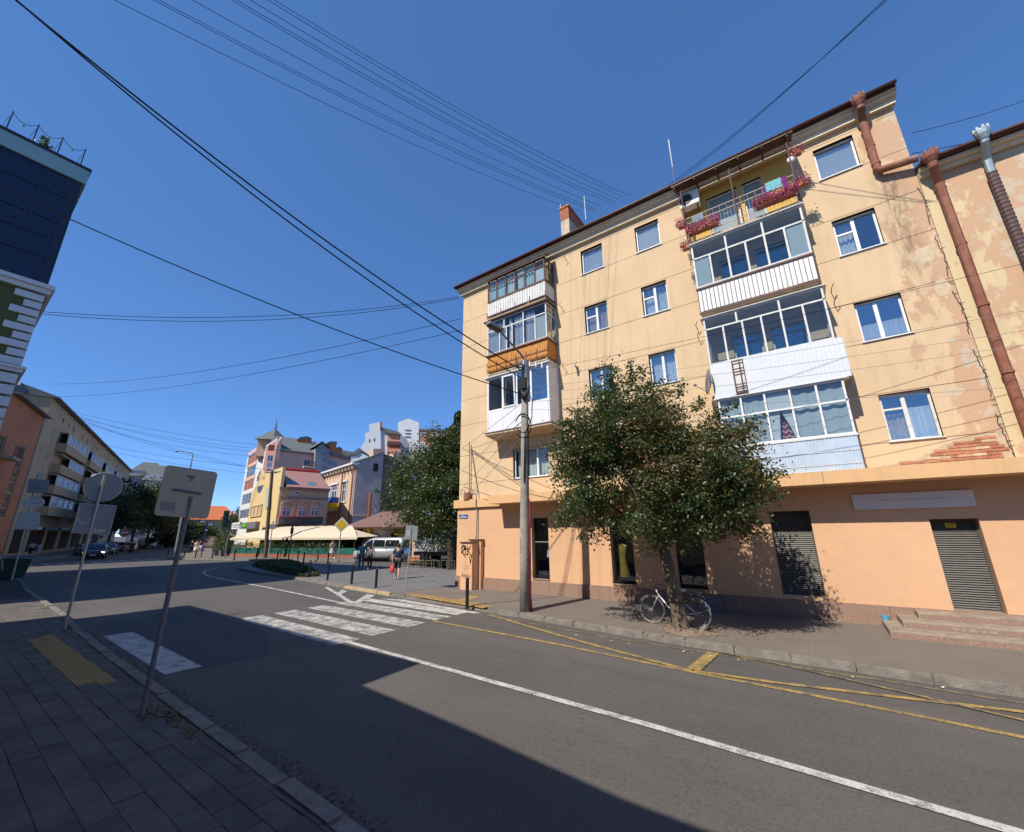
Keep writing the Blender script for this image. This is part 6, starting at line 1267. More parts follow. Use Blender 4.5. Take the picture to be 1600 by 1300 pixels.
for k in range(3): r = FP.rect(a_(430+k*17, 245), a_(438+k*17, 298)); mb = MB(); mb.fbox(FP, r[0], r[1], .402, .42, r[2], r[3]); mb.build('slit_window', M_far_red, t)
r = FP.rect(a_(412, 392), a_(450, 440)); mb = MB(); mb.fbox(FP, r[0], r[1], .402, .44, r[2], r[3]); mb.build('white_panel', M_far_white, t)
ud = FP.uz(*a_(822, 330))[0]; zd = FP.uz(*a_(640, 300))[1]; hsd = [FP.rect(a_(735, 362), a_(785, 420)), FP.rect(a_(735, 472), a_(780, 500))]
zd = FP.uz(*a_(790, 322))[1]; bwall(t, 'front_wall', FP, ug, ud, 0, zd, hsd, M_far_peach, 14)
for h in hsd: bwin(t, FP, h, 2, M_upvc, M_fglassb)
mb = MB(); u, z = FP.uz(*a_(715, 430)); mb.fbox(FP, u, ud-.2, .003, 1.2, z-.2, z); S = mb.build('balcony', M_far_white, t); mb = MB()
for i in range(9): mb.fbox(FP, u+i*(ud-u)/9, u+i*(ud-u)/9+.1, 1.1, 1.18, z, z+1.1)
mb.fbox(FP, u, ud-.2, 1.1, 1.2, z+1.0, z+1.12); mb.build('railing', M_black, S)
zr = FP.uz(*a_(540, 225), -6)[1]+1.5; mb = MB(); mb.prism([FP.P(ug-.2, d, z) for d, z in ((.5, zd), (.5, zd+.2), (-7, zr), (-14, zd+.2), (-14, zd))], FP.u*(ud-ug+.6)); mb.build('roof', M_slate, t)
# pyramid roof over the street corner
pc = polar(428, 103); dx_ = Vector((pc.y, -pc.x, 0)).normalized(); dy_ = Vector((pc.x, pc.y, 0)).normalized(); PF = Face(pc, dx_); uA = PF.uz(*a_(312, 212))[0]; uB = PF.uz(*a_(625, 212))[0]; zE = PF.uz(*a_(330, 210))[1]; uC_, zA = PF.uz(*a_(490, 108)); hw = (uB-uA)/2; um_ = (uA+uB)/2
mb = MB(); mb.fbox(PF, uA+.7, um_+1, -hw, hw*.5, zE-3.5, zE); mb.build('drum', M_far_cream, t)
A = [PF.P(uA, hw*.7, zE), PF.P(um_, hw*.9, zE), PF.P(uB, 0, zE), PF.P(um_, -hw*1.3, zE)]; apx = Vector(PF.P(uC_, 0, zA)); mb = MB(); mb.add(A+[tuple(apx)], [(0, 1, 4), (1, 2, 4), (2, 3, 4), (3, 0, 4), (0, 3, 2, 1)]); pr = mb.build('pyramid_roof', M_slate, t); mb = MB(); mb.tube([tuple(apx), (apx.x, apx.y, apx.z+2.2)], [.25, .05], 6); mb.build('finial', M_slate, pr)
# grey stair tower and orange chimneys
pblock(t, 'stair_tower', FP, [(828, 280), (885, 228), (945, 285), (945, 505), (820, 505)], 9, M_far_grey, 1.2, zoom=a_)
for y in (322, 370, 430, 468): q = FP.rect(a_(868, y), a_(905, y+8)); mb = MB(); mb.fbox(FP, q[0], q[1], 1.203, 1.25, q[2], q[3]); mb.build('slit_window', M_fglass, t)
mb = MB(); q = [FP.uz(*a_(*p), 1.4) for p in ((818, 258), (885, 212), (955, 272), (885, 222))]; mb.prism([FP.P(u, 1.5, z) for u, z in q], -FP.n*10); mb.build('tower_roof', M_slate, t)
pblock(t, 'rear_wing', FP, [(945, 320), (1120, 370), (1130, 520), (945, 520)], 12, M_far_peach, -.5, zoom=a_); pblock(t, 'rear_wing_roof', FP, [(945, 285), (1000, 300), (1130, 352), (1130, 372), (945, 325)], 12, M_slate, 0, zoom=a_)
r = FP.rect(a_(945, 370), a_(1015, 430)); bwin(t, FP, r, 5, M_upvc, M_fglassb, -.3)
for pix, m in (([(672, 200), (750, 178), (795, 190), (800, 265), (672, 240)], M_far_orange), ([(780, 225), (835, 210), (835, 300), (780, 290)], M_far_peach), ([(940, 235), (1005, 222), (1005, 300), (950, 290)], M_far_orange), ([(1005, 275), (1055, 275), (1055, 335), (1005, 320)], M_far_orange)): pblock(t, 'chimney_block', FP, pix, 4, m, -5, zoom=a_)
for pix in ([(672, 200), (700, 178), (760, 170), (800, 190), (760, 195), (690, 205)], [(915, 235), (950, 215), (1010, 215), (1010, 240), (950, 240)], [(1000, 278), (1030, 258), (1058, 275), (1030, 282)]): pblock(t, 'chimney_cap', FP, pix, 4.4, M_slate, -4.8, zoom=a_)
# ---------------------------------------------------------------- cream corner house with grey firewall
K3 = polar(546.5, 62); FC = Face(K3, vL); FCg = Face(K3, wR); t = thing('cream_house', 'cream two storey house with white cornice and tall grey blind side wall', 'building', K3)
uC = FC.uz(*b_(78, 730))[0]; zC = FC.uz(*b_(285, 458))[1]; hc = []
for p, q_ in (((98, 640), (125, 735)), ((148, 628), (185, 730)), ((232, 605), (258, 748))): hc.append(FC.rect(b_(*p), b_(*q_)))
bwall(t, 'street_wall', FC, .05, uC, 0, zC, hc, M_far_cream, 9)
for h in hc: bwin(t, FC, h, 2, M_upvc, M_fglass, 0, .12, .12, True, True)
for h in hc:
    mb = MB(); mb.fbox(FC, h[0]-.25, h[0]-.05, .003, .12, h[2], h[3]+.2); mb.fbox(FC, h[1]+.05, h[1]+.25, .003, .12, h[2], h[3]+.2); mb.fbox(FC, h[0]-.35, h[1]+.35, .003, .2, h[3]+.2, h[3]+.45); mb.build('window_surround', M_far_white, t)
mb = MB(); mb.fbox(FC, -.3, uC+.3, .003, .35, zC-.4, zC-.15); mb.fbox(FC, -.4, uC+.4, -.3, .7, zC-.15, zC+.1); mb.build('cornice', M_far_white, t)
for i in range(10): mb = MB(); mb.fbox(FC, i*uC/10, i*uC/10+.35, .003, .5, zC-.75, zC-.42); mb.build('corbel', M_far_cream, t)
u1, z1 = FCg.uz(*b_(565, 352)); zr_ = max(z1, zC+1.5); mb = MB(); mb.prism([FCg.P(0, .25, 0), FCg.P(u1, .25, 0), FCg.P(u1, .25, zr_), FCg.P(0, .25, zC+.2)], -FCg.n*.6); mb.build('firewall', M_fire, t)
r = FCg.rect(b_(482, 438), b_(515, 505)); mb = MB(); mb.fbox(FCg, r[0], r[1], .252, .3, r[2], r[3]); mb.build('dark_opening', M_dark, t)
u2 = FCg.uz(*b_(745, 460))[0]; z2 = FCg.uz(*b_(740, 460))[1]; mb = MB(); mb.prism([FCg.P(u1, .1, 0), FCg.P(u2, .1, 0), FCg.P(u2, .1, z2), FCg.P((u1+u2)/2, .1, (z2+zr_)/2+.3), FCg.P(u1, .1, zr_-.1)], -FCg.n*6); mb.build('rear_wall', M_fired, t)
mb = MB(); mb.add([FCg.P(-.5, .4, zC+.15), FCg.P(u1, .4, zr_+.1), FCg.P(u1, -uC-.5, zr_+.1), FCg.P(-.5, -uC-.5, zC+.15)], [(0, 1, 2, 3)]); o = mb.build('roof', M_slate, t, fix=False); o.modifiers.new('s', 'SOLIDIFY').thickness = .15
pblock(t, 'chimney', FCg, [(485, 318), (568, 318), (568, 380), (485, 380)], 1.5, M_far_cream, -1.5, zoom=b_); pblock(t, 'chimney', FCg, [(650, 350), (700, 345), (700, 420), (650, 420)], 1.5, M_far_cream, -2, zoom=b_)
r = FCg.rect(b_(432, 672), b_(452, 850)); mb = MB(); mb.tube([FCg.P((r[0]+r[1])/2, .6, 0), FCg.P((r[0]+r[1])/2, .6, r[3])], .22, 8); mb.build('flue', M_rust, t)
mb = MB(); mb.fbox(FCg, 0, u1, .252, .4, 4.6, 4.75); mb.build('ledge', M_far_cream, t); mb = MB(); mb.tube([FC.P(.1, .3, 0), FC.P(.1, .3, zC)], .12, 6); mb.tube([FC.P(uC*.33, .3, 0), FC.P(uC*.33, .3, zC)], .1, 6); mb.build('drainpipe', M_rust, t)
# blue over yellow banner on its balcony
r = FC.rect(b_(65, 738), b_(198, 805)); um = (r[2]+r[3])/2; mb = MB(); mb.fbox(FC, r[0], r[1], .003, 1.1, r[2]-.35, r[2]-.1); mb.build('balcony', M_far_cream, t)
fl = thing('flag_banner', 'blue over yellow banner wrapped round the cream house balcony', 'banner', FC.P(r[0], 1, r[2])); mb = MB(); mb.fbox(FC, r[0], r[1], .05, 1.12, um, r[3]); mb.build('blue_half', mat('flag_blue', (.03, .1, .36), .8, .1, 2), fl); mb = MB(); mb.fbox(FC, r[0], r[1], .05, 1.118, r[2]-.1, um); mb.build('yellow_half', mat('flag_yellow', (.75, .52, .01), .8, .08, 2), fl)
r = FC.rect(b_(30, 815), b_(185, 850)); mb = MB(); mb.add([FC.P(r[0], .05, r[3]), FC.P(r[1], .05, r[3]), FC.P(r[1], 1.8, r[2]), FC.P(r[0], 1.8, r[2])], [(0, 1, 2, 3)]); o = mb.build('door_canopy', M_awn, t, fix=False); o.modifiers.new('s', 'SOLIDIFY').thickness = .06
# ---------------------------------------------------------------- white and coral towers on the skyline
O = polar(600, 165); FW = Face(O, Vector((-O.y, O.x, 0))); t = thing('white_apartment_tower', 'tall white tower with stepped side and coral balcony recess on skyline', 'building', O)
pblock(t, 'white_wall', FW, [(385, 305), (420, 250), (420, 190), (450, 185), (452, 120), (540, 100), (548, 380), (540, 420), (385, 420)], 12, M_far_white, 0, zoom=b_)
pblock(t, 'red_edge', FW, [(538, 100), (556, 97), (556, 140), (540, 150)], 6, M_far_red, .3, zoom=b_); pblock(t, 'white_side', FW, [(548, 145), (598, 190), (598, 420), (548, 420)], 14, M_far_white, -1, zoom=b_)
pblock(t, 'coral_recess', FW, [(598, 192), (710, 205), (705, 420), (598, 420)], 14, M_coral, -.6, zoom=b_); pblock(t, 'roof', FW, [(548, 140), (690, 180), (720, 205), (598, 190)], 15, M_slate, .4, zoom=b_)
pblock(t, 'grey_bay', FW, [(705, 205), (745, 225), (775, 270), (778, 460), (700, 460)], 10, M_far_grey, .5, zoom=b_)
for y in (262, 320): r = FW.rect(b_(598, y), b_(705, y+35)); mb = MB(); mb.fbox(FW, r[0], r[1], -.5, 1.6, r[2], r[3]); mb.build('balcony', M_brownpaint if y == 262 else M_coral, t)
for y in (308, 330, 352): r = FW.rect(b_(728, y), b_(790, y+8)); mb = MB(); mb.fbox(FW, r[0], r[1], .3, .8, r[2], r[3]); mb.build('slit_window', M_fglassb, t)
for px in ((450, 240), (490, 232)): r = FW.rect(b_(*px), b_(px[0]+8, px[1]+25)); mb = MB(); mb.fbox(FW, r[0], r[1], .003, .1, r[2], r[3]); mb.build('slit_window', M_fglass, t)
O = polar(640, 185); FV = Face(O, Vector((-O.y, O.x, 0))); t = thing('coral_apartment_tower', 'coral tower with white gabled stair shaft on skyline above linden', 'building', O)
pblock(t, 'stair_shaft', FV, [(685, 105), (770, 72), (855, 105), (855, 470), (685, 470)], 12, M_far_white, .5, zoom=b_); pblock(t, 'coral_wall', FV, [(838, 170), (1190, 178), (1190, 470), (838, 470)], 14, M_coral, 0, zoom=b_); pblock(t, 'roof', FV, [(855, 155), (1190, 165), (1190, 180), (855, 172)], 15, M_slate, .5, zoom=b_)
for y in (165, 192, 220): r = FV.rect(b_(745, y), b_(790, y+9)); mb = MB(); mb.fbox(FV, r[0], r[1], .503, .7, r[2], r[3]); mb.build('slit_window', M_fglass, t)
for p in ((870, 185), (965, 185), (1060, 190), (865, 265), (965, 265)): bwin(t, FV, FV.rect(b_(*p), b_(p[0]+38, p[1]+32)), 2, M_upvc, M_fglassb, .3, .15, .2)
r = FV.rect(b_(862, 290), b_(955, 360)); mb = MB(); mb.fbox(FV, r[0], r[1], .003, 1.5, r[2], r[3]); mb.build('balcony', M_far_white, t)
O = polar(560, 120); FS2 = Face(O, Vector((-O.y, O.x, 0))); t = thing('distant_house', 'small white house with grey pyramid roof above cream house ridge', 'building', O); pblock(t, 'wall', FS2, [(300, 375), (355, 370), (385, 345), (445, 375), (445, 470), (300, 470)], 8, M_far_white, 0, zoom=b_); pblock(t, 'roof', FS2, [(285, 372), (370, 310), (455, 372), (385, 338), (355, 368)], 9, M_slate, .3, zoom=b_)
pblock(t, 'rear_roof', FS2, [(232, 330), (330, 345), (300, 420), (232, 400)], 8, M_slate, -2, zoom=b_)
# ---------------------------------------------------------------- kiosk with brown hipped roof
Oc = Vector((-52.2, 21.1, 0)); cd_ = Vector((.968, .252, 0)); FK = Face(Oc+Vector((-.252, .968, 0))*3, cd_); t = thing('kiosk', 'single storey kiosk with brown hipped tile roof and yellow signs', 'building', FK.P(16, 0, 0))
u0, u1 = 14.2, 21.5; zk = 2.95; bwall(t, 'wall', FK, u0, u1, 0, zk, [(15, 17, .3, 2.6), (17.6, 18.5, .2, 2.4)], M_far_cream, 7)
mb = MB(); mb.fbox(FK, 15, 17, -.18, -.12, .3, 2.6); W = mb.build('roller_shutter', M_oldwhite, t); mb = MB(); mb.fbox(FK, 17.6, 18.5, -.18, -.14, .2, 2.4); mb.build('door', M_dark, t)
mb = MB(); mb.add([FK.P(u0-2.6, .8, zk), FK.P(u1+.8, .8, zk), FK.P(u1+.8, -8, zk), FK.P(u0-2.6, -8, zk), FK.P(u0+.2, -2.6, 4.75), FK.P(u1-2.5, -2.6, 4.75)], [(0, 1, 5, 4), (1, 2, 5), (2, 3, 4, 5), (3, 0, 4), (0, 3, 2, 1)]); rf = mb.build('roof', M_brownroof, t); mb = MB(); mb.fbox(FK, u0-2.7, u1+.9, .8, .9, zk-.1, zk+.06); mb.build('gutter', M_brownmetal, rf)
for ua, ub, za, zb_ in ((14.3, 15.2, 2.15, 2.8), (18.3, 20.8, 2.2, 2.85)):
    mb = MB(); mb.fbox(FK, ua, ub, .15, .35, za, zb_); sg = mb.build('shop_sign', M_yelsign); tag(sg, 'long yellow sign with dark lettering over kiosk door' if ua > 15 else 'short yellow sign on kiosk corner beside awning', 'sign'); mb = MB(); n = int((ub-ua)/.2)
    for r_ in range(2):
        for i in range(n-1-r_): u = ua+.15+i*.19+r_*.1; mb.fbox(FK, u, u+.12, .35, .37, za+.12+.26*r_, za+.26+.26*r_)
    mb.build('lettering', M_black, sg)
mb = MB(); c = FK.P(18.45, .38, 2.55); mb.torus(c, FK.n, .14, .03, 14, 5); tag(mb.build('sign_emblem', M_black), 'dark ring emblem on left end of long yellow kiosk sign', 'emblem')
# ---------------------------------------------------------------- cafe terrace
FT = Face(Oc, cd_); t = thing('cafe_terrace', 'long cafe terrace with beige awning and dark green panels', 'terrace', FT.P(8, 0, 0)); U0, U1 = -1.5, 16.3
nU = 40; mb = MB(); rows = [(.4, 2.02), (-.8, 2.65), (-2.6, 3.2), (-3.4, 3.25)]; vv = []
for i in range(nU+1):
    f = i/nU; 
    for d, z in rows:
        lo, hi = U0+(.4-d)*1.35, U1-(.4-d)*1.15; vv.append(FT.P(lo+(hi-lo)*f, d, z-.07*sin(f*pi*6)**2*(1 if d < .3 else .4)))
m_ = len(rows); mb.add(vv, [(i*m_+j, (i+1)*m_+j, (i+1)*m_+j+1, i*m_+j+1) for i in range(nU) for j in range(m_-1)])
A = [FT.P(U0, .4, 2.02), FT.P(U0, -3.4, 2.1), FT.P(U0+(.4+3.4)*1.35, -3.4, 3.25)]; mb.poly(A); A = [FT.P(U1, .4, 2.02), FT.P(U1, -3.4, 2.1), FT.P(U1-(3.8)*1.15, -3.4, 3.25)]; mb.poly(A); mb.build('awning', M_awn, t, True, False)
mb = MB(); mb.fbox(FT, U0, U1, .38, .42, 1.82, 2.03); mb.build('valance', M_awn, t)
for i in range(9): u = U0+.4+i*(U1-U0-.8)/8; mb = MB(); mb.fbox(FT, u-.05, u+.05, .2, .3, 0, 2.0); mb.build('post', M_black, t)
mb = MB(); mb.fbox(FT, U0, U1, -3.6, -3.4, 0, 3.2); mb.fbox(FT, U0, U1, -3.4, .2, .0, .14); mb.build('back_wall', M_dark, t)
npan = 14
for i in range(npan): u = U0+.5+i*(U1-U0-.6)/npan; mb = MB(); mb.fbox(FT, u+.02, u+(U1-U0-.6)/npan-.02, .28, .36, .42, 1.02); mb.build('green_panel', M_greenp, t)
mb = MB(); mb.fbox(FT, U0+.4, U1, .22, .42, 0, .4); mb.build('brick_base', M_brickb, t)
for i in range(9):
    u = U0+1.2+i*1.75+random.uniform(-.3, .3); n = 420; P_ = np.array(FT.P(u, .15, 1.25))+RNG.normal(size=(n, 3))*np.array([.42, .35, .2]); tt = thing('terrace_plant', 'bushy green plant in cafe terrace trough behind green panels', 'plant', FT.P(u, .1, .9), group='plants along the cafe terrace'); leaf_mesh('foliage', P_, .13, M_thuja+[M_lf[1]], [.3, .4, .3], tt); mb = MB(); mb.fbox(FT, u-.5, u+.5, -.15, .2, .7, 1.0); mb.build('trough', M_dark, tt)
for u, z in ((1.5, 1.35), (4.4, 1.5), (6.6, 1.2), (9.2, 1.5)):
    mb = MB(); mb.fbox(FT, u, u+.9, -3.39, -3.3, z, z+.6); mb.build('wall_picture', [M_far_grey, M_steel][int(u) % 2], t)
# planted conifers in tubs left of terrace
for i, px in enumerate((337, 347, 356)):
    p = gz(px, 868+(i % 2), ZP); tt = thing('potted_thuja', ['clipped green thuja in grey tub, leftmost by traffic light', 'clipped green thuja in grey tub between two others', 'slim dark thuja in grey tub closest to cafe awning'][i], 'plant', p); h_ = (2.55, 2.75, 2.3)[i]; n = 1500; uu = RNG.random(n); rr = (.55 if i < 2 else .38)*np.sqrt(RNG.random(n))*(1-.55*uu**2); an = RNG.uniform(0, 2*pi, n)
    P_ = np.stack([p.x+rr*np.cos(an), p.y+rr*np.sin(an), .75+uu*(h_-.75)], 1); leaf_mesh('foliage', P_, .12, M_thuja, [.6, .4] if i < 2 else [.1, .9], tt, up=.2); mb = MB(); mb.tube([(p.x, p.y, ZP), (p.x, p.y, .75)], [.32, .45], 4); mb.build('tub', M_pole, tt)
# ================================================================ buildings on the camera's own side (they shade the near street)
T = -SUN_D.z/SUN_D.y
def shade_house(name, lab, x0, x1, y1, reach, m, ridge=2.2):
    """front wall at y1; eaves high enough that its shadow ends at world y = reach"""
    ov = .5; ez = (reach-(y1+ov))*T; t = thing(name, lab, 'building', ((x0+x1)/2, y1, 0)); F = Face((x1, y1), (-1, 0)); Lx = x1-x0; hs = []
    F.n = Vector((0, 1, 0)); n = int(Lx/2.6)
    for k in range(n):
        u = 1+k*(Lx-1.4)/n
        for z in (1.0, 3.9): 
            if z+1.9 < ez-.2: hs.append((u, u+1.2, z, z+1.7))
    bwall(t, 'wall', F, 0, Lx, 0, ez, hs, m, 10)
    for h in hs: bwin(t, F, h, 2, M_upvc, M_fglass, 0)
    mb = MB(); mb.prism([(x0-.2, y, z) for y, z in ((y1+ov, ez), (y1+ov, ez+.02), (y1-5, ez+ridge), (y1-10.4, ez), (y1-10.4, ez-.05))], (Lx+.4, 0, 0)); mb.build('roof', M_slate, t)
    return ez
shade_house('townhouse', 'two storey cream house lining the near pavement opposite shops', -7.85, 12, -1.6, 4.46, M_far_cream, 1.6)
shade_house('townhouse', 'slightly taller two storey yellow house on near pavement before gap', -20.0, -8.05, -1.6, 6.25, M_far_yel, 1.6)
pt_ = thing('eave_shadow_strip', 'added sloping strip on eaves of near cream house shaping its shadow edge', 'shadow strip', (-6, -1.1, 5.8)); ez_ = (4.46-(-1.6+.5))*T; mb = MB(); mb.prism([(x, -1.18, z) for x, z in ((-7.85, ez_-.02), (-2.2, ez_-.02), (-3.0, ez_+.06), (-4.0, ez_+.17), (-5.2, ez_+.3), (-6.4, ez_+.4), (-7.85, ez_+.52))], (0, .07, 0)); mb.build('coping', M_far_cream, pt_)  # added unseen strip on the eaves, sloped to vary the cast shadow's edge
# ================================================================ vehicles
M_tyre = mat('tyre', (.015, .015, .016), .9, .1, 5); M_rim = mat('rim', (.4, .4, .41), .35, .08, 5, .5, metal=.7); M_cglass = mat('car_glass', (.012, .016, .02), .06, .1, 1, .6); M_lens = mat('headlamp', (.75, .75, .72), .15, .05, 5, .6); M_tail = mat('tail_lamp', (.4, .01, .01), .2, .1, 5, .6)
M_lamp = N('lit_headlamp'); _e = M_lamp.n('ShaderNodeEmission', {'Color': (1., .86, .6), 'Strength': 5.}); M_lamp.t.links.new(_e.outputs[0], M_lamp.out.inputs[0]); M_lamp = M_lamp.m
def loft(mb, st):
    """st: (x, zb, zt, w_bottom, w_top)"""
    n = 12; b = len(mb.v)
    for x, zb, zt_, wb, wt in st:
        h = zt_-zb; prof = [(-wb*.9, zb), (-wb, zb+h*.18), (-(wb+wt)/2-.02, zb+h*.55), (-wt, zt_-h*.14), (-wt*.9, zt_-h*.03), (-wt*.5, zt_+.01)]
        for y, z in prof+[(-y, z) for y, z in prof[::-1]]: mb.v.append((x, y, z))
    for i in range(len(st)-1):
        for k in range(n): mb.f.append((b+i*n+k, b+i*n+(k+1) % n, b+(i+1)*n+(k+1) % n, b+(i+1)*n+k)); mb.m.append(mb.mi)
    mb.f.append(tuple(b+k for k in range(n))); mb.m.append(mb.mi); mb.f.append(tuple(b+(len(st)-1)*n+k for k in range(n))[::-1]); mb.m.append(mb.mi)
def car(name, label, loc, heading, paint, kind='hatch', lit=False, group=None, cat='car'):
    """x forward; built in local coordinates"""
    t = thing(name, label, cat, loc, heading, group, local=True); k = kind
    if k == 'van': Ln, W, H, belt, hood = 4.9, .95, 1.95, 1.08, 1.1; body = [(-2.4, .35, 1.05, .9, .92), (-2.36, .25, 1.08, .94, .95), (1.2, .25, 1.08, .95, .95), (1.75, .25, 1.02, .94, .9), (2.25, .28, .88, .9, .82), (2.42, .34, .72, .84, .76)]; gh = [(-2.38, 1.02, 1.88, .94, .82), (-2.2, 1.03, 1.95, .95, .82), (.6, 1.03, 1.95, .95, .82), (1.0, 1.03, 1.82, .94, .78), (1.9, .98, 1.02, .88, .8)]; wx = (-1.5, 1.5)
    elif k == 'suv': body = [(-2.15, .45, .95, .82, .82), (-2.1, .3, 1.02, .9, .88), (.7, .28, 1.02, .92, .9), (1.5, .28, .98, .91, .84), (2.0, .3, .86, .87, .76), (2.2, .4, .7, .78, .7)]; gh = [(-2.05, .98, 1.5, .86, .62), (-1.7, 1.0, 1.66, .88, .66), (-.2, 1.0, 1.68, .89, .67), (.3, 1.0, 1.58, .88, .66), (1.15, .98, 1.02, .84, .74)]; wx = (-1.35, 1.35); H = 1.68; W = .92; belt = 1.0; Ln = 4.4
    elif k == 'estate': body = [(-2.2, .45, .88, .8, .8), (-2.15, .28, .93, .85, .84), (.8, .26, .92, .87, .85), (1.6, .26, .86, .86, .8), (2.15, .3, .76, .82, .74), (2.25, .36, .66, .76, .7)]; gh = [(-2.15, .9, 1.3, .8, .6), (-1.8, .9, 1.43, .83, .64), (-.1, .9, 1.44, .84, .65), (.3, .9, 1.38, .83, .63), (1.15, .88, .92, .8, .72)]; wx = (-1.3, 1.35); H = 1.44; W = .87; belt = .9; Ln = 4.4
    else: body = [(-2.1, .42, .86, .78, .78), (-2.05, .28, .92, .84, .83), (.7, .26, .92, .87, .85), (1.4, .26, .86, .86, .8), (1.95, .3, .74, .82, .72), (2.1, .38, .62, .74, .68)]; gh = [(-1.75, .88, .95, .8, .72), (-1.2, .9, 1.38, .83, .64), (-.3, .9, 1.46, .84, .65), (.2, .9, 1.4, .83, .63), (1.0, .88, .93, .8, .72)]; wx = (-1.28, 1.28); H = 1.46; W = .87; belt = .9; Ln = 4.2
    mb = MB(); loft(mb, body); loft(mb, gh); mb.build('body', paint, t, True)
    R = .33 if k != 'van' else .34
    for x in wx:
        for s in (-1, 1):
            mb = MB(); mb.cyl((x, s*(W-.1), R), (0, 1, 0), R, .2, 22); Wl = mb.build('wheel', M_tyre, t); mb = MB(); mb.cyl((x, s*(W-.1), R), (0, 1, 0), R*.62, .215, 16)
            for q in range(5): a = 2*pi*q/5; mb.box(x-.02+.12*cos(a), x+.02+.12*cos(a), s*(W+.012)-.004, s*(W+.012)+.004, R-.04+.12*sin(a), R+.04+.12*sin(a))
            mb.build('rim', M_rim, Wl); mb = MB(); mb.torus((x, s*(W-.035), R), (0, 1, 0), R+.045, .035, 20, 6); mb.build('arch_trim', M_black, t)
    # glass: windscreen, rear, sides (set just proud of the cabin skin)
    def sec(x):
        for i in range(len(gh)-1):
            if gh[i][0] <= x <= gh[i+1][0]:
                f = (x-gh[i][0])/(gh[i+1][0]-gh[i][0]); return [gh[i][j]+(gh[i+1][j]-gh[i][j])*f for j in range(5)]
    def sp(x, f, s, o=.012):
        x_, zb, zt_, wb, wt = sec(x); h = zt_-zb; pr = [(0, wb*.9), (.18, wb), (.55, (wb+wt)/2+.02), (.86, wt), (.97, wt*.9)]
        for i in range(4):
            if pr[i][0] <= f <= pr[i+1][0]: g_ = (f-pr[i][0])/(pr[i+1][0]-pr[i][0]); return (x, s*(pr[i][1]+(pr[i+1][1]-pr[i][1])*g_+o), zb+h*f)
    x_a, x_b, x_c = gh[1][0], gh[2][0], gh[3][0]; segs = {'van': [(-2.05, -.75), (-.68, .42), (.5, 1.25)], 'suv': [(-1.85, -1.15), (-1.08, -.22), (-.14, .72)], 'estate': [(-1.95, -1.2), (-1.12, -.22), (-.14, .68)]}.get(k, [(-1.3, -.5), (-.42, .6)])
    for s in (-1, 1):
        for xa, xb in segs:
            mb = MB(); n = 5; lo, hi = .2, .82
            for i in range(n):
                p, q = xa+(xb-xa)*i/n, xa+(xb-xa)*(i+1)/n
                for f0, f1 in ((lo, .5), (.5, hi)): mb.quad(sp(p, f0, s), sp(q, f0, s), sp(q, f1, s), sp(p, f1, s))
            mb.build('side_window', M_cglass, t, fix=False)
        mb = MB(); mb.ball((gh[4][0]-.25, s*(W+.1), belt+.08), .05, .1, .075, 8, 6); mb.build('mirror', paint, t, True)
        mb = MB(); fx = body[-2][0]; hz = body[-2][2]-.14; mb.ball((fx+.02, s*(body[-2][3]-.2), hz), .14, .19, .075, 10, 6); mb.build('headlight', M_lamp if lit else M_lens, t, True)
        mb = MB(); mb.box(body[0][0]-.03, body[0][0]+.06, s*.72-.1, s*.72+.1, belt-.2 if k != 'van' else .85, belt if k != 'van' else 1.35); mb.build('tail_light', M_tail, t)
        for xa in [q[1]+.04 for q in segs[:-1]]: mb = MB(); mb.box(xa-.25, xa-.1, s*(W+.005)-.012, s*(W+.005)+.012, belt-.12, belt-.08); mb.build('door_handle', M_black if k != 'van' else M_grey, t)
    (xf, zf, tf, _, wtf), (xg, zg, tg, _, wtg) = gh[4], gh[3]; mb = MB(); n = Vector((tg-tf, 0, xf-xg)).normalized()*.016
    A = Vector((xf-.06, 0, tf+.02)); Bv = Vector((xg+.03, 0, tg-.05)); mb.quad(A+n+Vector((0, -wtf*.92, 0)), A+n+Vector((0, wtf*.92, 0)), Bv+n+Vector((0, wtg*.88, 0)), Bv+n+Vector((0, -wtg*.88, 0))); mb.build('windscreen', M_cglass, t, fix=False)
    (xf, zf, tf, _, wtf), (xg, zg, tg, _, wtg) = gh[0], gh[1]
    if tf-zf > .3: mb = MB(); mb.quad((xf-.012, -wtf*.9, zf+.1), (xf-.012, wtf*.9, zf+.1), (xf-.005, wtg*.85, tf-.05), (xf-.005, -wtg*.85, tf-.05))
    else: mb = MB(); A = Vector((xf+.06, 0, tf+.05)); Bv = Vector((xg-.04, 0, tg-.04)); n = Vector((-(tg-tf), 0, xg-xf)).normalized()*.016; mb.quad(A+n+Vector((0, -wtf*.9, 0)), A+n+Vector((0, wtf*.9, 0)), Bv+n+Vector((0, wtg*.88, 0)), Bv+n+Vector((0, -wtg*.88, 0)))
    mb.build('rear_window', M_cglass, t, fix=False)
    fx = body[-1][0]; mb = MB(); mb.box(fx-.04, fx+.012, -.45, .45, .5, .62); mb.box(fx-.1, fx+.008, -.6, .6, .34, .44); mb.build('grille', M_black, t); mb = MB(); mb.box(fx-.02, fx+.022, -.26, .26, .42, .53); mb.build('number_plate', M_white, t)
    mb = MB(); mb.box(body[0][0]+.1, fx-.1, -W*.8, W*.8, .18, .34); mb.build('underbody', M_black, t)
    return t
P_dark = mat('paint_charcoal', (.018, .02, .023), .25, .05, 2, .6); P_silver = mat('paint_silver', (.42, .43, .44), .3, .04, 2, .5, metal=.3); P_white = mat('paint_white', (.68, .68, .66), .3, .04, 2, .5); P_blue = mat('paint_paleblue', (.3, .35, .42), .3, .05, 2, .5, metal=.3); P_navy = mat('paint_slate', (.07, .085, .1), .25, .05, 2, .6); P_cream = mat('paint_cream', (.55, .53, .46), .35, .05, 2, .5)
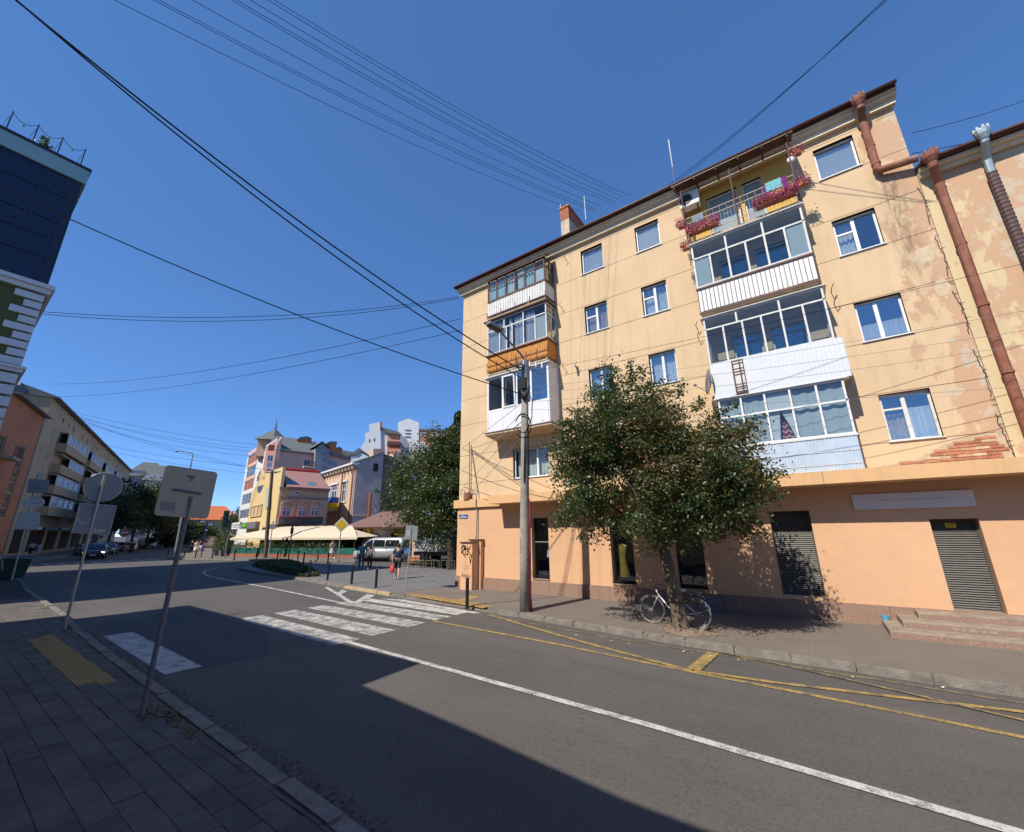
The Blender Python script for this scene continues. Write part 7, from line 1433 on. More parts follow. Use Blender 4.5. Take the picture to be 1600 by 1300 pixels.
p = gz(146, 874); hd_ = atan2(-p.y+1.5, -p.x)
car('suv', 'charcoal car with lit headlamps driving out of the far street', (p.x-1.5, p.y+.3, 0), atan2(-.25, .97), P_dark, 'suv', True)
p2 = gz(165, 868.5); car('suv', 'slate blue car close behind the charcoal one', (p2.x-5, p2.y+1, 0), atan2(-.3, .95), P_navy, 'suv')
p2 = gz(112, 868); car('car', 'pale silver blue hatchback parked at left kerb of far street', (p2.x+.5, p2.y+1.2, ZP*0), atan2(-.303, .953)+pi*0+.35, P_blue, 'hatch')
p2 = gz(186, 862); car('estate_car', 'cream estate car parked behind the slate blue car', (p2.x-1, p2.y, 0), atan2(-.1, -1)+.7, P_cream, 'estate')
p2 = gz(226, 856.5); car('delivery_van', 'white delivery van parked beside the dark trees in far street', (p2.x, p2.y, 0), atan2(-.303, .953)-.25, P_white, 'van', cat='van')
p2 = gz(292, 856); car('car', 'dark hatchback beyond the pedestrians near parking signs', (p2.x-3, p2.y+2, ZP), atan2(-.3, .95), P_dark, 'hatch')
pa, pb = gz(*d_(530, 556)), gz(*d_(892, 548)); c = (pa+pb)/2; vd = Vector((-.93, -.37, 0))
car('passenger_van', 'silver white passenger van with dark windows parked before kiosk', (-31.6, 24.3, .05), atan2(vd.y, vd.x), P_silver, 'van', cat='van')
# covered truck behind the linden
p = gz(700, 882); tt = thing('covered_truck', 'grey tarpaulin covered truck body parked behind linden trunk', 'truck', (p.x-1, p.y+1, 0), atan2(.3, .95), local=True); mb = MB(); mb.box(-2.5, 2.5, -1.1, 1.1, .9, 2.9); mb.build('tarpaulin', mat('tarpaulin', (.5, .52, .54), .7, .1, 1.2, bump=.3, bscale=4), tt, bevel=.08); mb = MB(); mb.box(-2.6, 2.6, -1.0, 1.0, .62, .9); mb.build('chassis', M_black, tt)
for x in (-1.6, 1.6):
    for s in (-1, 1): mb = MB(); mb.cyl((x, s*.95, .42), (0, 1, 0), .42, .25, 18); mb.build('wheel', M_tyre, tt)
mb = MB()
for i in range(12): mb.tube([(-2.5+i*.45, -1.12, .95), (-2.4+i*.45, -1.13, 1.05)], .01, 4)
mb.build('lacing', M_black, tt)
# ================================================================ people
def skinned(name, verts, edges, radii, mtl, parent, roots, sub=1):
    me = bpy.data.meshes.new(name); me.from_pydata([tuple(v) for v in verts], edges, []); me.materials.append(mtl); o = bpy.data.objects.new(name, me); COL.objects.link(o); o.parent = parent
    md = o.modifiers.new('skin', 'SKIN'); md.use_smooth_shade = True
    if not me.skin_vertices: 
        bpy.context.view_layer.objects.active = o; bpy.ops.mesh.customdata_skin_add()
    sv = me.skin_vertices[0].data
    for i, r in enumerate(radii): sv[i].radius = r if isinstance(r, tuple) else (r, r); sv[i].use_root = i in roots
    sb = o.modifiers.new('sub', 'SUBSURF'); sb.levels = sub; sb.render_levels = sub; return o
def person(label, loc, rz, h=1.75, top='#335', bottom='#222', hair='#2a1a10', stride=.28, arms=(-.12, .12), long_sleeve=False, trousers='long', build=1., shoes=None, skirt=False, hairlen=.0, bag=None, bagcol=None, cap=False, elbow=(0, 0)):
    t = thing('person', label, 'person', loc, rz, local=True); s = h/1.75; V = lambda x, y, z: Vector((x*s, y*s, z*s)); b = build
    J = {}
    J['pel'] = V(0, 0, .95); J['spi'] = V(0, .0, 1.12); J['che'] = V(0, .015, 1.34); J['nek'] = V(0, .01, 1.49); J['hd0'] = V(0, .02, 1.56); J['hd1'] = V(0, .025, 1.63); J['hd2'] = V(0, .015, 1.70)
    for sd, sx in (('L', -1), ('R', 1)):
        f = stride*(1 if sd == 'L' else -1); a = arms[0 if sd == 'L' else 1]; el = elbow[0 if sd == 'L' else 1]
        J['hip'+sd] = V(sx*.1, 0, .9); J['kne'+sd] = V(sx*.1, f*.5+.03, .5); J['ank'+sd] = V(sx*.1, f-(.05 if f < 0 else 0), .09+(.06 if f < 0 else 0)); J['toe'+sd] = V(sx*.115, f+.16, .04)
        J['sho'+sd] = V(sx*.19*b, 0, 1.42); J['elb'+sd] = V(sx*(.25*b), a*.5-.03, 1.13); J['wri'+sd] = V(sx*(.26*b), a+.04+el*.15, .88+el*.25); J['han'+sd] = V(sx*.255*b, a+.06+el*.2, .80+el*.3)
    names = list(J); ix = {n: i for i, n in enumerate(names)}; R = {'pel': (.15*b, .11*b), 'spi': (.135*b, .1*b), 'che': (.16*b, .11*b), 'nek': .055, 'hd0': .065, 'hd1': (.085, .1), 'hd2': (.07, .085)}
    for sd in 'LR': R.update({'hip'+sd: .085*b, 'kne'+sd: .055, 'ank'+sd: .04, 'toe'+sd: .035, 'sho'+sd: .055*b, 'elb'+sd: .042, 'wri'+sd: .03, 'han'+sd: (.022, .042)})
    R = {k: (tuple(x*s for x in v) if isinstance(v, tuple) else v*s) for k, v in R.items()}
    E = [('pel', 'spi'), ('spi', 'che'), ('che', 'nek'), ('nek', 'hd0'), ('hd0', 'hd1'), ('hd1', 'hd2')]
    for sd in 'LR': E += [('pel', 'hip'+sd), ('hip'+sd, 'kne'+sd), ('kne'+sd, 'ank'+sd), ('ank'+sd, 'toe'+sd), ('che', 'sho'+sd), ('sho'+sd, 'elb'+sd), ('elb'+sd, 'wri'+sd), ('wri'+sd, 'han'+sd)]
    vs = [J[n] for n in names]; ed = [(ix[a], ix[c]) for a, c in E]; rd = [R[n] for n in names]; roots = [ix['pel']]
    for sd, sx in (('L', -1), ('R', 1)):      # five fingers, thumb from the side of the palm
        c = J['han'+sd]
        for k, (dy, ln) in enumerate(((-.03, .06), (-.01, .08), (.01, .085), (.03, .075), (.05, .045))):
            st_ = c+V(0, dy*.8, -.015 if k < 4 else .02); m_ = st_+V(-sx*.004, dy*.25+(.025 if k == 4 else 0), -ln*.55); e = m_+V(-sx*.014, .004, -ln*.42); i0 = len(vs); vs += [st_, m_, e]; rd += [.009*s, .0085*s, .006*s]; ed += [(i0, i0+1), (i0+1, i0+2)]; roots.append(i0)
    skinned('body', vs, ed, rd, M_skin, t, roots)
    def sub(name, keys, edges, grow, mt, ends=None):
        v2 = [J[k] if not (ends and k in ends) else ends[k] for k in keys]; i2 = {k: i for i, k in enumerate(keys)}; skinned(name, v2, [(i2[a], i2[c]) for a, c in edges], [tuple(x*grow+.012*s for x in R[k]) if isinstance(R[k], tuple) else R[k]*grow+.014*s for k in keys], mt, t, [0])
    mt = mat('top_'+label[:24], L(top), .9, .12, 9); mbm = mat('bottom_'+label[:24], L(bottom), .9, .12, 9)
    ks = ['pel', 'spi', 'che', 'shoL', 'elbL', 'shoR', 'elbR']; es = [('pel', 'spi'), ('spi', 'che'), ('che', 'shoL'), ('shoL', 'elbL'), ('che', 'shoR'), ('shoR', 'elbR')]
    ends = None if long_sleeve else {'elb'+sd: J['sho'+sd].lerp(J['elb'+sd], .8) for sd in 'LR'}
    if long_sleeve: ks += ['wriL', 'wriR']; es += [('elbL', 'wriL'), ('elbR', 'wriR')]
    sub('shirt', ks, es, 1.1, mt, ends)
    if skirt:
        mb = MB(); n = 16; rows = [(1.0, .15, .11), (.85, .19, .15), (.55, .26, .22)]; bb_ = len(mb.v)
        for z, rx, ry in rows:
            for k in range(n): a = 2*pi*k/n; mb.v.append(tuple(V(rx*cos(a)*(1+.05*sin(4*a)), ry*sin(a)*(1+.05*cos(5*a)), z)))
        for i in range(2):
            for k in range(n): mb.f.append((bb_+i*n+k, bb_+i*n+(k+1) % n, bb_+(i+1)*n+(k+1) % n, bb_+(i+1)*n+k)); mb.m.append(0)
        mb.build('skirt', mbm, t, True)
    else:
        ks = ['pel', 'hipL', 'kneL', 'hipR', 'kneR']; es = [('pel', 'hipL'), ('hipL', 'kneL'), ('pel', 'hipR'), ('hipR', 'kneR')]
        ends = None
        if trousers == 'long': ks += ['ankL', 'ankR']; es += [('kneL', 'ankL'), ('kneR', 'ankR')]
        sub('trousers', ks, es, 1.12, mbm, ends)
    for sd in 'LR':
        mb = MB(); a, c = J['ank'+sd], J['toe'+sd]; mb.ball((a+c)/2-V(0, 0, .015), .05*s, .14*s, .045*s, 10, 6); mb.build('shoe', mat('shoe', shoes or (.5, .5, .5), .7, .1, 5), t, True)
    mh = mat('hair_'+label[:20], L(hair), .75, .25, 25); mb = MB(); mb.ball(V(0, -.012, 1.665), .097*s, .112*s, .1*s, 12, 8)
    if hairlen: mb.ball(V(0, -.07, 1.56-hairlen*.3), .085*s, .05*s, (.08+hairlen*.4)*s, 10, 7)
    mb.build('hair', mh, t, True); mb = MB(); mb.ball(V(0, .122, 1.6), .014*s, .02*s, .022*s, 6, 5)
    for sx in (-1, 1): mb.ball(V(sx*.088, .02, 1.61), .012*s, .02*s, .03*s, 6, 5)
    mb.build('face_features', M_skin, t, True)
    mb = MB()
    for sx in (-1, 1): mb.ball(V(sx*.034, .112, 1.635), .011*s, .007*s, .006*s, 6, 4)
    mb.box(-.022*s, .022*s, .105*s, .117*s, 1.562*s, 1.57*s); mb.build('eyes_and_mouth', M_barkd, t, True)
    if bag:
        c = J['hanL' if bag == 'L' else 'hanR']; cw = Matrix.Translation(loc) @ Matrix.Rotation(rz, 4, 'Z') @ c; return t, cw
    return t, None
def bag(cw, col, label, w_=.3, h_=.38):
    t = thing('shopping_bag', label, 'bag', (cw.x, cw.y, cw.z-h_-.12)); mb = MB(); z1 = cw.z-.1; n = 14
    rings = [(z1-h_, .34, .2), (z1-h_*.75, .5, .3), (z1-h_*.35, .46, .26), (z1, .3, .1)]
    for z, a, c in rings:
        for k in range(n): q = 2*pi*k/n; f = 1+random.uniform(-.06, .06); mb.v.append((cw.x+w_*a*cos(q)*f, cw.y+w_*c*sin(q)*f*1.2, z))
    for i in range(3):
        for k in range(n): mb.f.append((i*n+k, i*n+(k+1) % n, (i+1)*n+(k+1) % n, (i+1)*n+k)); mb.m.append(0)
    mb.f.append(tuple(range(n))); mb.m.append(0); mb.build('sack', mat('bag_'+label[:14], col, .5, .15, 8), t, True); mb = MB(); mb.tube([(cw.x-.08, cw.y, z1-.02), (cw.x-.03, cw.y, cw.z-.02), (cw.x+.03, cw.y, cw.z-.02), (cw.x+.08, cw.y, z1-.02)], .012, 5); mb.build('handle', mat('handle_'+label[:14], col, .6, .1, 5), t)
def facing(p, away=True, off=0): 
    d = Vector((p.x, p.y)); a = atan2(d.y, d.x)-pi/2; return a+off if away else a+pi+off
p = gz(620, 905, ZP); t, cw = person('person in navy t-shirt and dark shorts walking away with red bag', (p.x, p.y, ZP), facing(p, True, -.15), 1.78, '#26304a', '#2a2d36', '#3a2a1c', .3, (-.12, .14), trousers='short', shoes=(.7, .7, .7), bag='L'); bag(cw, (.55, .06, .06), 'red and white carrier bag in hand of navy shirted person')
p = gz(*d_(478, 628), ZP); t, cw = person('person in teal t-shirt and grey trousers walking away with pale bag', (p.x, p.y, ZP), facing(p, True, .05), 1.74, '#2f7f83', '#5a5a5e', '#6b6460', .22, (-.1, .1), build=1.15, bag='L', shoes=(.2, .2, .2)); bag(cw, (.5, .58, .66), 'pale blue carrier bag in hand of teal shirted person')
p = gz(*d_(553, 630), ZP); person('person in mauve top and black trousers walking beside teal shirted one', (p.x, p.y, ZP), facing(p, True, .05), 1.6, '#9c8990', '#1c1c20', '#241a16', -.22, (.1, -.1), build=1.1, long_sleeve=True, hairlen=.1, shoes=(.6, .6, .6))
p = gz(*d_(213, 532), ZP); person('person in pale patterned dress walking past cafe terrace', (p.x, p.y, ZP), facing(p, False, .9), 1.68, '#cbb9a8', '#d8c8bc', '#5a3520', .2, (.12, -.1), skirt=True, hairlen=.25, shoes=(.7, .6, .5))
k2 = lambda x, y: (x/5, 680+y/5); k3 = lambda x, y: (180+x/4.642, 680+y/4.642)
p = gz(*k2(1020, 930)); person('person in black clothes crossing the far street', (p.x, p.y, 0), pi/2, 1.78, '#16161a', '#121214', '#15100c', .35, (-.15, .15), long_sleeve=True, shoes=(.03, .03, .03))
p = gz(*k2(1075, 900)); person('person in grey jacket behind the black clothed one on far crossing', (p.x, p.y, 0), -pi/2, 1.72, '#6a625c', '#26262a', '#2a2018', .3, (.15, -.15), long_sleeve=True)
p = gz(*k2(228, 945), ZP); person('person in white shirt and dark trousers on shaded far left pavement', (p.x, p.y, ZP), 1.3, 1.75, '#b9bcc4', '#1a1a1e', '#1a1410', .2, (-.1, .1), shoes=(.05, .05, .05))
p = gz(*k2(285, 945), ZP); person('person in pale lilac clothes beside white shirted one on left pavement', (p.x, p.y, ZP), 1.2, 1.66, '#b9b2bb', '#a59aa4', '#2a1c14', .2, (.1, -.1), skirt=True, hairlen=.2)
p = gz(*k3(578, 868), ZP); person('person in white dress holding arm up by blue parking signs', (p.x, p.y, ZP), facing(p, False), 1.68, '#c9c0b8', '#cfcac6', '#3a2416', .1, (.1, -.1), skirt=True, hairlen=.2, elbow=(1, 0))
p = gz(*k3(605, 862), ZP); person('person in dark red top and white shorts by blue parking signs', (p.x, p.y, ZP), facing(p, True), 1.72, '#5a2226', '#d8d4d0', '#3a2416', .15, (.1, -.1), trousers='short')
p = gz(*k3(545, 862), ZP); person('person in dark clothes standing next to white dressed one', (p.x, p.y, ZP), facing(p, True), 1.78, '#1b1c22', '#16161a', '#1a120c', .1, (.05, -.05), long_sleeve=True)
p = gz(1, 918, ZP); person('person in patterned grey top and tan shorts by green bin at left', (p.x-1.0, p.y-.35, ZP), -1.2, 1.7, '#6c6470', '#9a6a50', '#2a1c14', .2, (.12, -.12), trousers='short')
# seated guests under the awning
for i, u in enumerate((2.2, 4.6, 8.2, 11.3)):
    pp_ = FT.P(u, -1.6, .14); person(['guest in dark top standing behind cafe panels near wooden pole', 'guest in grey top behind cafe panels left of middle', 'guest in black top behind cafe panels right of middle', 'guest in maroon top behind cafe panels near diamond sign'][i], pp_, random.uniform(0, 6), 1.5, ['#24262c', '#5a5a60', '#141418', '#4a2024'][i], '#1c1c20', '#2a1c14', .05, (.05, -.05))
# ================================================================ greenery in the background
def far_tree(name, lab, px, D, w_, h_, z0, dens, leaf, mats=M_lf3, wts=(.6, .4), group=None, rt=.2, base=None):
    p = base or polar(px, D); lobes = []
    for k in range(7): a = 2*pi*k/7; lobes.append((p.x+cos(a)*w_*.27, p.y+sin(a)*w_*.27, z0+(h_-z0)*random.uniform(.32, .6), w_*.3, w_*.3, (h_-z0)*.3))
    lobes.append((p.x, p.y, z0+(h_-z0)*.68, w_*.28, w_*.28, (h_-z0)*.32)); return tree(name, lab, (p.x, p.y, 0), lobes, rt, (p.x, p.y, z0+.8), dens, 70, leaf, list(mats), list(wts), M_barkd, w_*.09, group=group)
far_tree('broadleaf_tree', 'large dark broadleaf tree shading the far street behind round sign', 208, 96, 9.5, 12.6, 2.5, 150, .38)
far_tree('broadleaf_tree', 'dark broadleaf tree beside parked white van in far street', 232, 104, 9, 12, 2.5, 140, .38)
far_tree('broadleaf_tree', 'lower dark tree at the street bend left of beige sign', 262, 118, 8.5, 9, 2.2, 120, .38, M_lf3[:1]+[M_lf[2]], (.6, .4))
far_tree('broadleaf_tree', 'dark tree in front of the ochre block ground floor', 172, 88, 7, 9, 2.4, 110, .36)
far_tree('broadleaf_tree', 'small green tree behind the traffic light', 372, 120, 6, 9, 2, 70, .4, M_lf2, (.5, .5))
far_tree('broadleaf_tree', 'low green tree beyond the parking signs', 318, 118, 6, 5.5, 1.2, 70, .35, M_lf2, (.4, .6))
for px in (262, 285): p = polar(px, 108); far_tree('broadleaf_tree', 'low shaded shrub along far street wall' if px == 262 else 'low shaded shrub beside the distant white railings', px, 108, 5, 3.4, .4, 60, .34)
# linden between plaza and kiosk
p = gz(*d_(1285, 628), ZP); lb = []
for px, py, y, r, rz in ((655, 745, 22.5, 2.2, 2.2), (690, 735, 21.5, 2.4, 2.4), (640, 775, 22.3, 2.0, 1.6), (675, 795, 21.2, 2.4, 1.7), (710, 770, 21, 2.2, 2.2), (660, 825, 21, 1.9, .9), (700, 700, 21.6, 1.6, 1.5), (695, 825, 20.6, 1.6, .9)):
    q = gy(px, py, y); lb.append((q.x, y, q.z, r, r, rz))
lt = tree('linden_tree', 'dense dark green linden beside the building corner', (p.x, p.y, 0.1), lb, .24, (p.x-.6, p.y+.3, 2.6), 430, 110, .165, M_lf2, [.55, .45], M_barkd, .4, sprigs=50, surf=.4)
q0 = gy(708, 640, 22.5); cone = []; n = 5200; uu = RNG.random(n); top_ = q0.z; zz = 6.0+(top_-6.0)*uu; wob = 1+.35*np.sin(zz*5); rr = (2.3*(1-uu)**.8+.1)*np.sqrt(RNG.random(n))*wob; an = RNG.uniform(0, 2*pi, n); P_ = np.stack([q0.x+rr*np.cos(an), 23.2+rr*np.sin(an), zz-.25*rr], 1)
tt = thing('spruce_tree', 'pointed dark conifer rising behind the linden', 'tree', (q0.x, 23.2, 0)); leaf_mesh('crown', P_, .26, M_jun, [.6, .4], tt, up=.2, droop=.6); mb = MB(); mb.tube([(q0.x, 23.2, 0), (q0.x, 23.2, top_-.2)], [.25, .03], 8); mb.build('trunk', M_barkd, tt)
# low juniper bed on the plaza
bp = [gz(*e_(*q), ZP) for q in ((250, 1055), (330, 1035), (470, 1035), (560, 1055), (620, 1100), (690, 1122), (560, 1130), (380, 1095))]; cx_ = sum(q.x for q in bp)/8; cy_ = sum(q.y for q in bp)/8; n = 9000; ii = RNG.integers(0, 8, n); w1 = np.sqrt(RNG.random(n)); w2 = RNG.random(n); bx_ = np.array([(q.x, q.y) for q in bp]); A_ = bx_[ii]; B_ = bx_[(ii+1) % 8]; C_ = np.array([cx_, cy_]); xy = C_+(A_-C_)*(w1*(1-w2))[:, None]+(B_-C_)*(w1*w2)[:, None]; edge = np.clip((1-w1)*5, .25, 1); P_ = np.concatenate([xy, (ZP+.05+RNG.random(n)*.3*edge)[:, None]], 1)
tt = thing('juniper_bed', 'low dark creeping juniper bed at tip of plaza', 'plant', (cx_, cy_, ZP)); leaf_mesh('foliage', P_, .17, M_jun, [.5, .5], tt, up=.25); mb = MB(); mb.poly([(q.x, q.y, ZP+.02) for q in bp]); mb.build('soil', M_soil, tt, fix=False)
# grass strip and railing under the linden
q = [gz(*d_(*x), ZP) for x in ((860, 570), (1290, 600), (1290, 560), (900, 545))]; mb = MB(); mb.poly([(x.x, x.y, ZP+.01) for x in q]); struct(mb.build('verge', M_soil, None, fix=False)); n = 3500; w1, w2 = RNG.random(n), RNG.random(n); Q = np.array([(x.x, x.y) for x in q]); xy = (Q[0]*(1-w1)[:, None]+Q[1]*w1[:, None])*(1-w2)[:, None]+(Q[3]*(1-w1)[:, None]+Q[2]*w1[:, None])*w2[:, None]; P_ = np.concatenate([xy, (ZP+.03+RNG.random(n)*.18)[:, None]], 1); stuff(leaf_mesh('grass', P_, .12, [M_thuja[0], M_lf[2]], [.6, .4], None, up=.1)); bpy.data.objects['grass']['label'] = 'rough short grass under the linden'; bpy.data.objects['grass']['category'] = 'grass'
pa, pb = gz(*d_(935, 552), ZP), gz(*d_(1140, 552), ZP); pa.y += 2; pb.y += 2; tt = thing('metal_railing', 'low dark metal railing with bars behind linden trunk', 'railing', pa); mb = MB()
for z in (.2, .95): mb.tube([pa+Vector((0, 0, z)), pb+Vector((0, 0, z))], .02, 5)
mb.build('rail', M_black, tt); mb = MB(); mb.box(-.012, .012, -.012, .012, .1, .95); me = mb.mesh('baluster', M_black)
for i in range(26): c = pa.lerp(pb, i/25); inst('baluster', me, tt, (c.x, c.y, 0))
pa = gz(*d_(945, 635), ZP); pb = gz(*d_(1290, 632), ZP); tt = thing('bike_rack', 'row of thin low metal hoops on plaza beside linden', 'rack', pa)
for i in range(6): c = pa.lerp(pb, i/5); mb = MB(); mb.tube([(c.x-.25, c.y, ZP), (c.x-.25, c.y, .7), (c.x+.25, c.y, .7), (c.x+.25, c.y, ZP)], .012, 5); mb.build('hoop', M_steel, tt)
q = gz(*d_(950, 570), ZP); tt = thing('wooden_crate', 'open orange wooden crate on verge beside parked van', 'crate', (q.x, q.y, ZP)); 
for z in (.0, .18, .36):
    for s in (-1, 1): mb = MB(); mb.box(q.x-.4, q.x+.4, q.y+s*.25-.012, q.y+s*.25+.012, ZP+z+.02, ZP+z+.13); mb.build('slat', M_terra, tt)
for s in (-1, 1):
    for s2 in (-1, 1): mb = MB(); mb.box(q.x+s*.39-.025, q.x+s*.39+.025, q.y+s2*.225-.02, q.y+s2*.225+.02, ZP, ZP+.52); mb.build('corner_post', M_terra, tt)
# ================================================================ poles and lights in the distance
p = gz(*e_(337, 1007), ZP); tp = p+Vector((0, 0, 0)); F_ = Face(p, Vector((p.y, -p.x, 0))); u, z = F_.uz(425.5, 735); top_ = Vector(F_.P(u, 0, z))
tt = thing('utility_pole', 'tall dark wooden utility pole before brown stucco house', 'utility pole', p); mb = MB(); mb.tube([p-Vector((0, 0, .1)), top_], [.2, .15], 10); mb.build('shaft', mat('pole_wood', (.13, .085, .06), .9, .3, 4), tt); mb = MB(); mb.tube([F_.P(u-.6, .1, z-.3), F_.P(u+.8, .1, z-.1)], .06, 6); mb.tube([F_.P(u, .1, z-.2), F_.P(u+.5, .1, z-.25)], .05, 6); mb.build('crossarm', M_pole, tt)
WP = top_
def thin_post(px, py, ytop, lab, r=.05, m=M_steel, head=None):
    p = gz(px, py, ZP); F_ = Face(p, Vector((p.y, -p.x, 0))); z = F_.uz(px, ytop)[1]; tt = thing('street_post', lab, 'post', p); mb = MB(); mb.tube([p, p+Vector((0, 0, z-ZP))], r, 8); mb.build('shaft', m, tt)
    mb = MB(); mb.tube([p+Vector((0, 0, z-ZP-.1)), p+Vector((0, 0, z-ZP+.12))], r*1.6, 8); mb.build('cap', m, tt); return tt, p, z, F_
tt, p, z, F_ = thin_post(419, 871, 816, 'pale green post with small sign beside wooden pole'); mb = MB(); mb.fbox(F_, -.5, .3, .05, .1, z-.7, z-.2); mb.build('sign_plate', M_steel, tt)
tt, p, z, F_ = thin_post(450, 878, 823, 'thin black post in front of cafe awning', .05, M_black); mb = MB(); mb.fbox(F_, -.12, .12, -.06, .06, z-.6, z-.1); mb.build('lamp_box', M_black, tt)
# traffic light
p = gz(351, 872, ZP); F_ = Face(p, Vector((p.y, -p.x, 0))); tt = thing('traffic_light', 'green bodied traffic light by thuja tubs', 'traffic light', p); u0, z0 = F_.uz(355, 800); mb = MB(); mb.tube([p, p+Vector((0, 0, z0))], .06, 8); mb.build('shaft', M_pole, tt); zt0 = F_.uz(355, 798)[1]; zb0 = F_.uz(355, 824)[1]; mb = MB(); mb.fbox(F_, u0-.28, u0+.22, -.15, .2, zb0, zt0); H_ = mb.build('housing', mat('dark_green', (.01, .06, .04), .4, .1, 2), tt)
for k in range(3): mb = MB(); c = F_.P(u0-.03, .2, zb0+(zt0-zb0)*(.2+.3*k)); mb.cyl(c, F_.n, .13, .06, 12); mb.build('lens', M_black, H_)
# parking / direction signs and far street lamp
p = gz(*k3(622, 885), ZP); F_ = Face(p, Vector((p.y, -p.x, 0))); tt = thing('direction_sign', 'blue direction signs on thin blue post by far crossing', 'sign', p); uz_ = [F_.uz(*k3(*q)) for q in ((610, 620), (660, 635), (665, 640), (718, 655), (650, 680), (675, 698))]; mb = MB(); mb.tube([p, p+Vector((0, 0, uz_[0][1]))], .05, 8); mb.build('shaft', M_bluesign, tt)
for i in (0, 2, 4): (ua, za), (ub, zb_) = uz_[i], uz_[i+1]; mb = MB(); mb.fbox(F_, ua, ub, .05, .1, min(za, zb_), max(za, zb_)); S = mb.build('blue_plate', M_bluesign, tt); mb = MB(); mb.fbox(F_, ua+(ub-ua)*.2, ub-(ub-ua)*.2, .1, .12, (za+zb_)/2-.05, (za+zb_)/2+.05); mb.build('white_mark', M_white, S)
p = polar(297, 74); F_ = Face(p, Vector((p.y, -p.x, 0))); q = [F_.uz(*x) for x in ((300, 730), (302, 708), (281, 705))]; tt = thing('street_lamp', 'tall curved arm street lamp rising behind beige sign', 'street lamp', p); mb = MB(); mb.tube([F_.P(q[0][0], 0, 0), F_.P(q[1][0], 0, q[1][1]-.3), F_.P(q[1][0]-.15, 0, q[1][1]), F_.P(q[2][0], 0, q[2][1])], [.11, .08, .06, .05], 8); mb.build('shaft', M_steel, tt); mb = MB(); mb.ball(F_.P(q[2][0]-.3, 0, q[2][1]), .55, .2, .13, 10, 6); mb.build('lamp_head', M_steel, tt, True)
p = gz(194, 864); F_ = Face(p, Vector((p.y, -p.x, 0))); u, z = F_.uz(195, 832); tt = thing('no_entry_sign', 'round faded red sign on thin post in far street', 'road sign', p); mb = MB(); mb.tube([p, p+Vector((0, 0, z))], .05, 6); mb.build('shaft', M_steel, tt); mb = MB(); mb.cyl(F_.P(u, .08, z), F_.n, .62, .04, 20); S = mb.build('disc', mat('faded_red', (.3, .12, .13), .7, .1, 3), tt); mb = MB(); mb.fbox(F_, u-.4, u+.4, .1, .13, z-.09, z+.09); mb.build('white_bar', M_white, S)
# green glass bin beside the triple sign, far left pavement rack
p = gz(30, 902, ZP); tt = thing('glass_bin', 'dark green container with slanted top beside triple sign post', 'bin', (p.x, p.y, ZP)); mb = MB(); mb.add([(p.x-.7, p.y-2.2, ZP), (p.x+.7, p.y-2.2, ZP), (p.x+.7, p.y+.1, ZP), (p.x-.7, p.y+.1, ZP), (p.x-.8, p.y-2.4, 1.35), (p.x+.8, p.y-2.4, 1.35), (p.x+.8, p.y+.25, 1.15), (p.x-.8, p.y+.25, 1.15)], [(0, 3, 2, 1), (4, 5, 6, 7), (0, 1, 5, 4), (1, 2, 6, 5), (2, 3, 7, 6), (3, 0, 4, 7)]); mb.build('tub', mat('bin_green', (.03, .06, .055), .6, .15, 2), tt, bevel=.04); mb = MB(); mb.box(p.x-.85, p.x+.85, p.y-2.45, p.y+.3, 1.33, 1.4); mb.build('lid', M_pole, tt)
# weeds and dirt at the foot of the near posts and along the kerb
for (px, py, n, sg) in ((222, 1117, 90, .07), (250, 1112, 260, .12), (275, 1128, 220, .1), (300, 1150, 120, .08), (103, 984, 60, .06)):
    c = gz(px, py, ZP); P_ = np.stack([c.x+RNG.normal(0, sg*1.5, n), c.y+RNG.normal(0, sg*.5, n), ZP+.005+np.abs(RNG.normal(0, .02, n))], 1); tt = thing('weed_tuft', {222: 'dry weeds round the base of the beige sign post', 250: 'dark weeds in paving joint beside beige sign post', 275: 'weeds along kerb joint just past the beige sign post', 300: 'thin weeds on kerb edge beyond the beige sign post', 103: 'small weeds round base of the round sign post'}[px], 'weeds', c)
    stuff(leaf_mesh('blades', P_, .032, [M_jun[0], M_lf[3]], [.6, .4], tt, up=.1, asp=.25)); mb = MB(); k = 14; mb.poly([(c.x+sg*2.6*cos(2*pi*i/k)*random.uniform(.6, 1.1), c.y+sg*.9*sin(2*pi*i/k)*random.uniform(.6, 1.1), ZP+.008) for i in range(k)]); mb.build('dirt', M_soil, tt, fix=False)
# ================================================================ overhead wires
def wire(a, b, sag, r=.012, lab='thin black overhead wire crossing the sky', grp='overhead wires', m=None, n=20):
    a, b = Vector(a), Vector(b); mb = MB(); mb.tube([a.lerp(b, i/n)-Vector((0, 0, 4*sag*(i/n)*(1-i/n))) for i in range(n+1)], r, 4, False); tag(mb.build('cable', m or M_wire, None, False, False), lab, 'cable', grp)
def on_wall(px, py, Y=YF): return gy(px, py, Y)
PT = Vector((TX, PY, 7.6))
def behind(px, py, dist): return CAM+ray(px, py).normalized()*dist
lab1 = 'thick black cable sagging from concrete pole up across the sky'
e1 = behind(10, -12, 16); wire(PT+Vector((-.1, -.1, .35)), e1, .42, .02, 'upper of two thick black cables sagging from concrete pole across sky', 'thick sagging cables'); wire(PT+Vector((-.1, -.1, .05)), behind(0, -22, 16), .55, .018, 'lower of two thick black cables sagging from concrete pole across sky', 'thick sagging cables')
wire(PT+Vector((-.1, -.1, -.55)), behind(-30, 278, 20), .35, .018, 'lower black cable from concrete pole past the glass storeys', None)
lab2 = 'thin wire in bundle from roof ridge across upper sky'
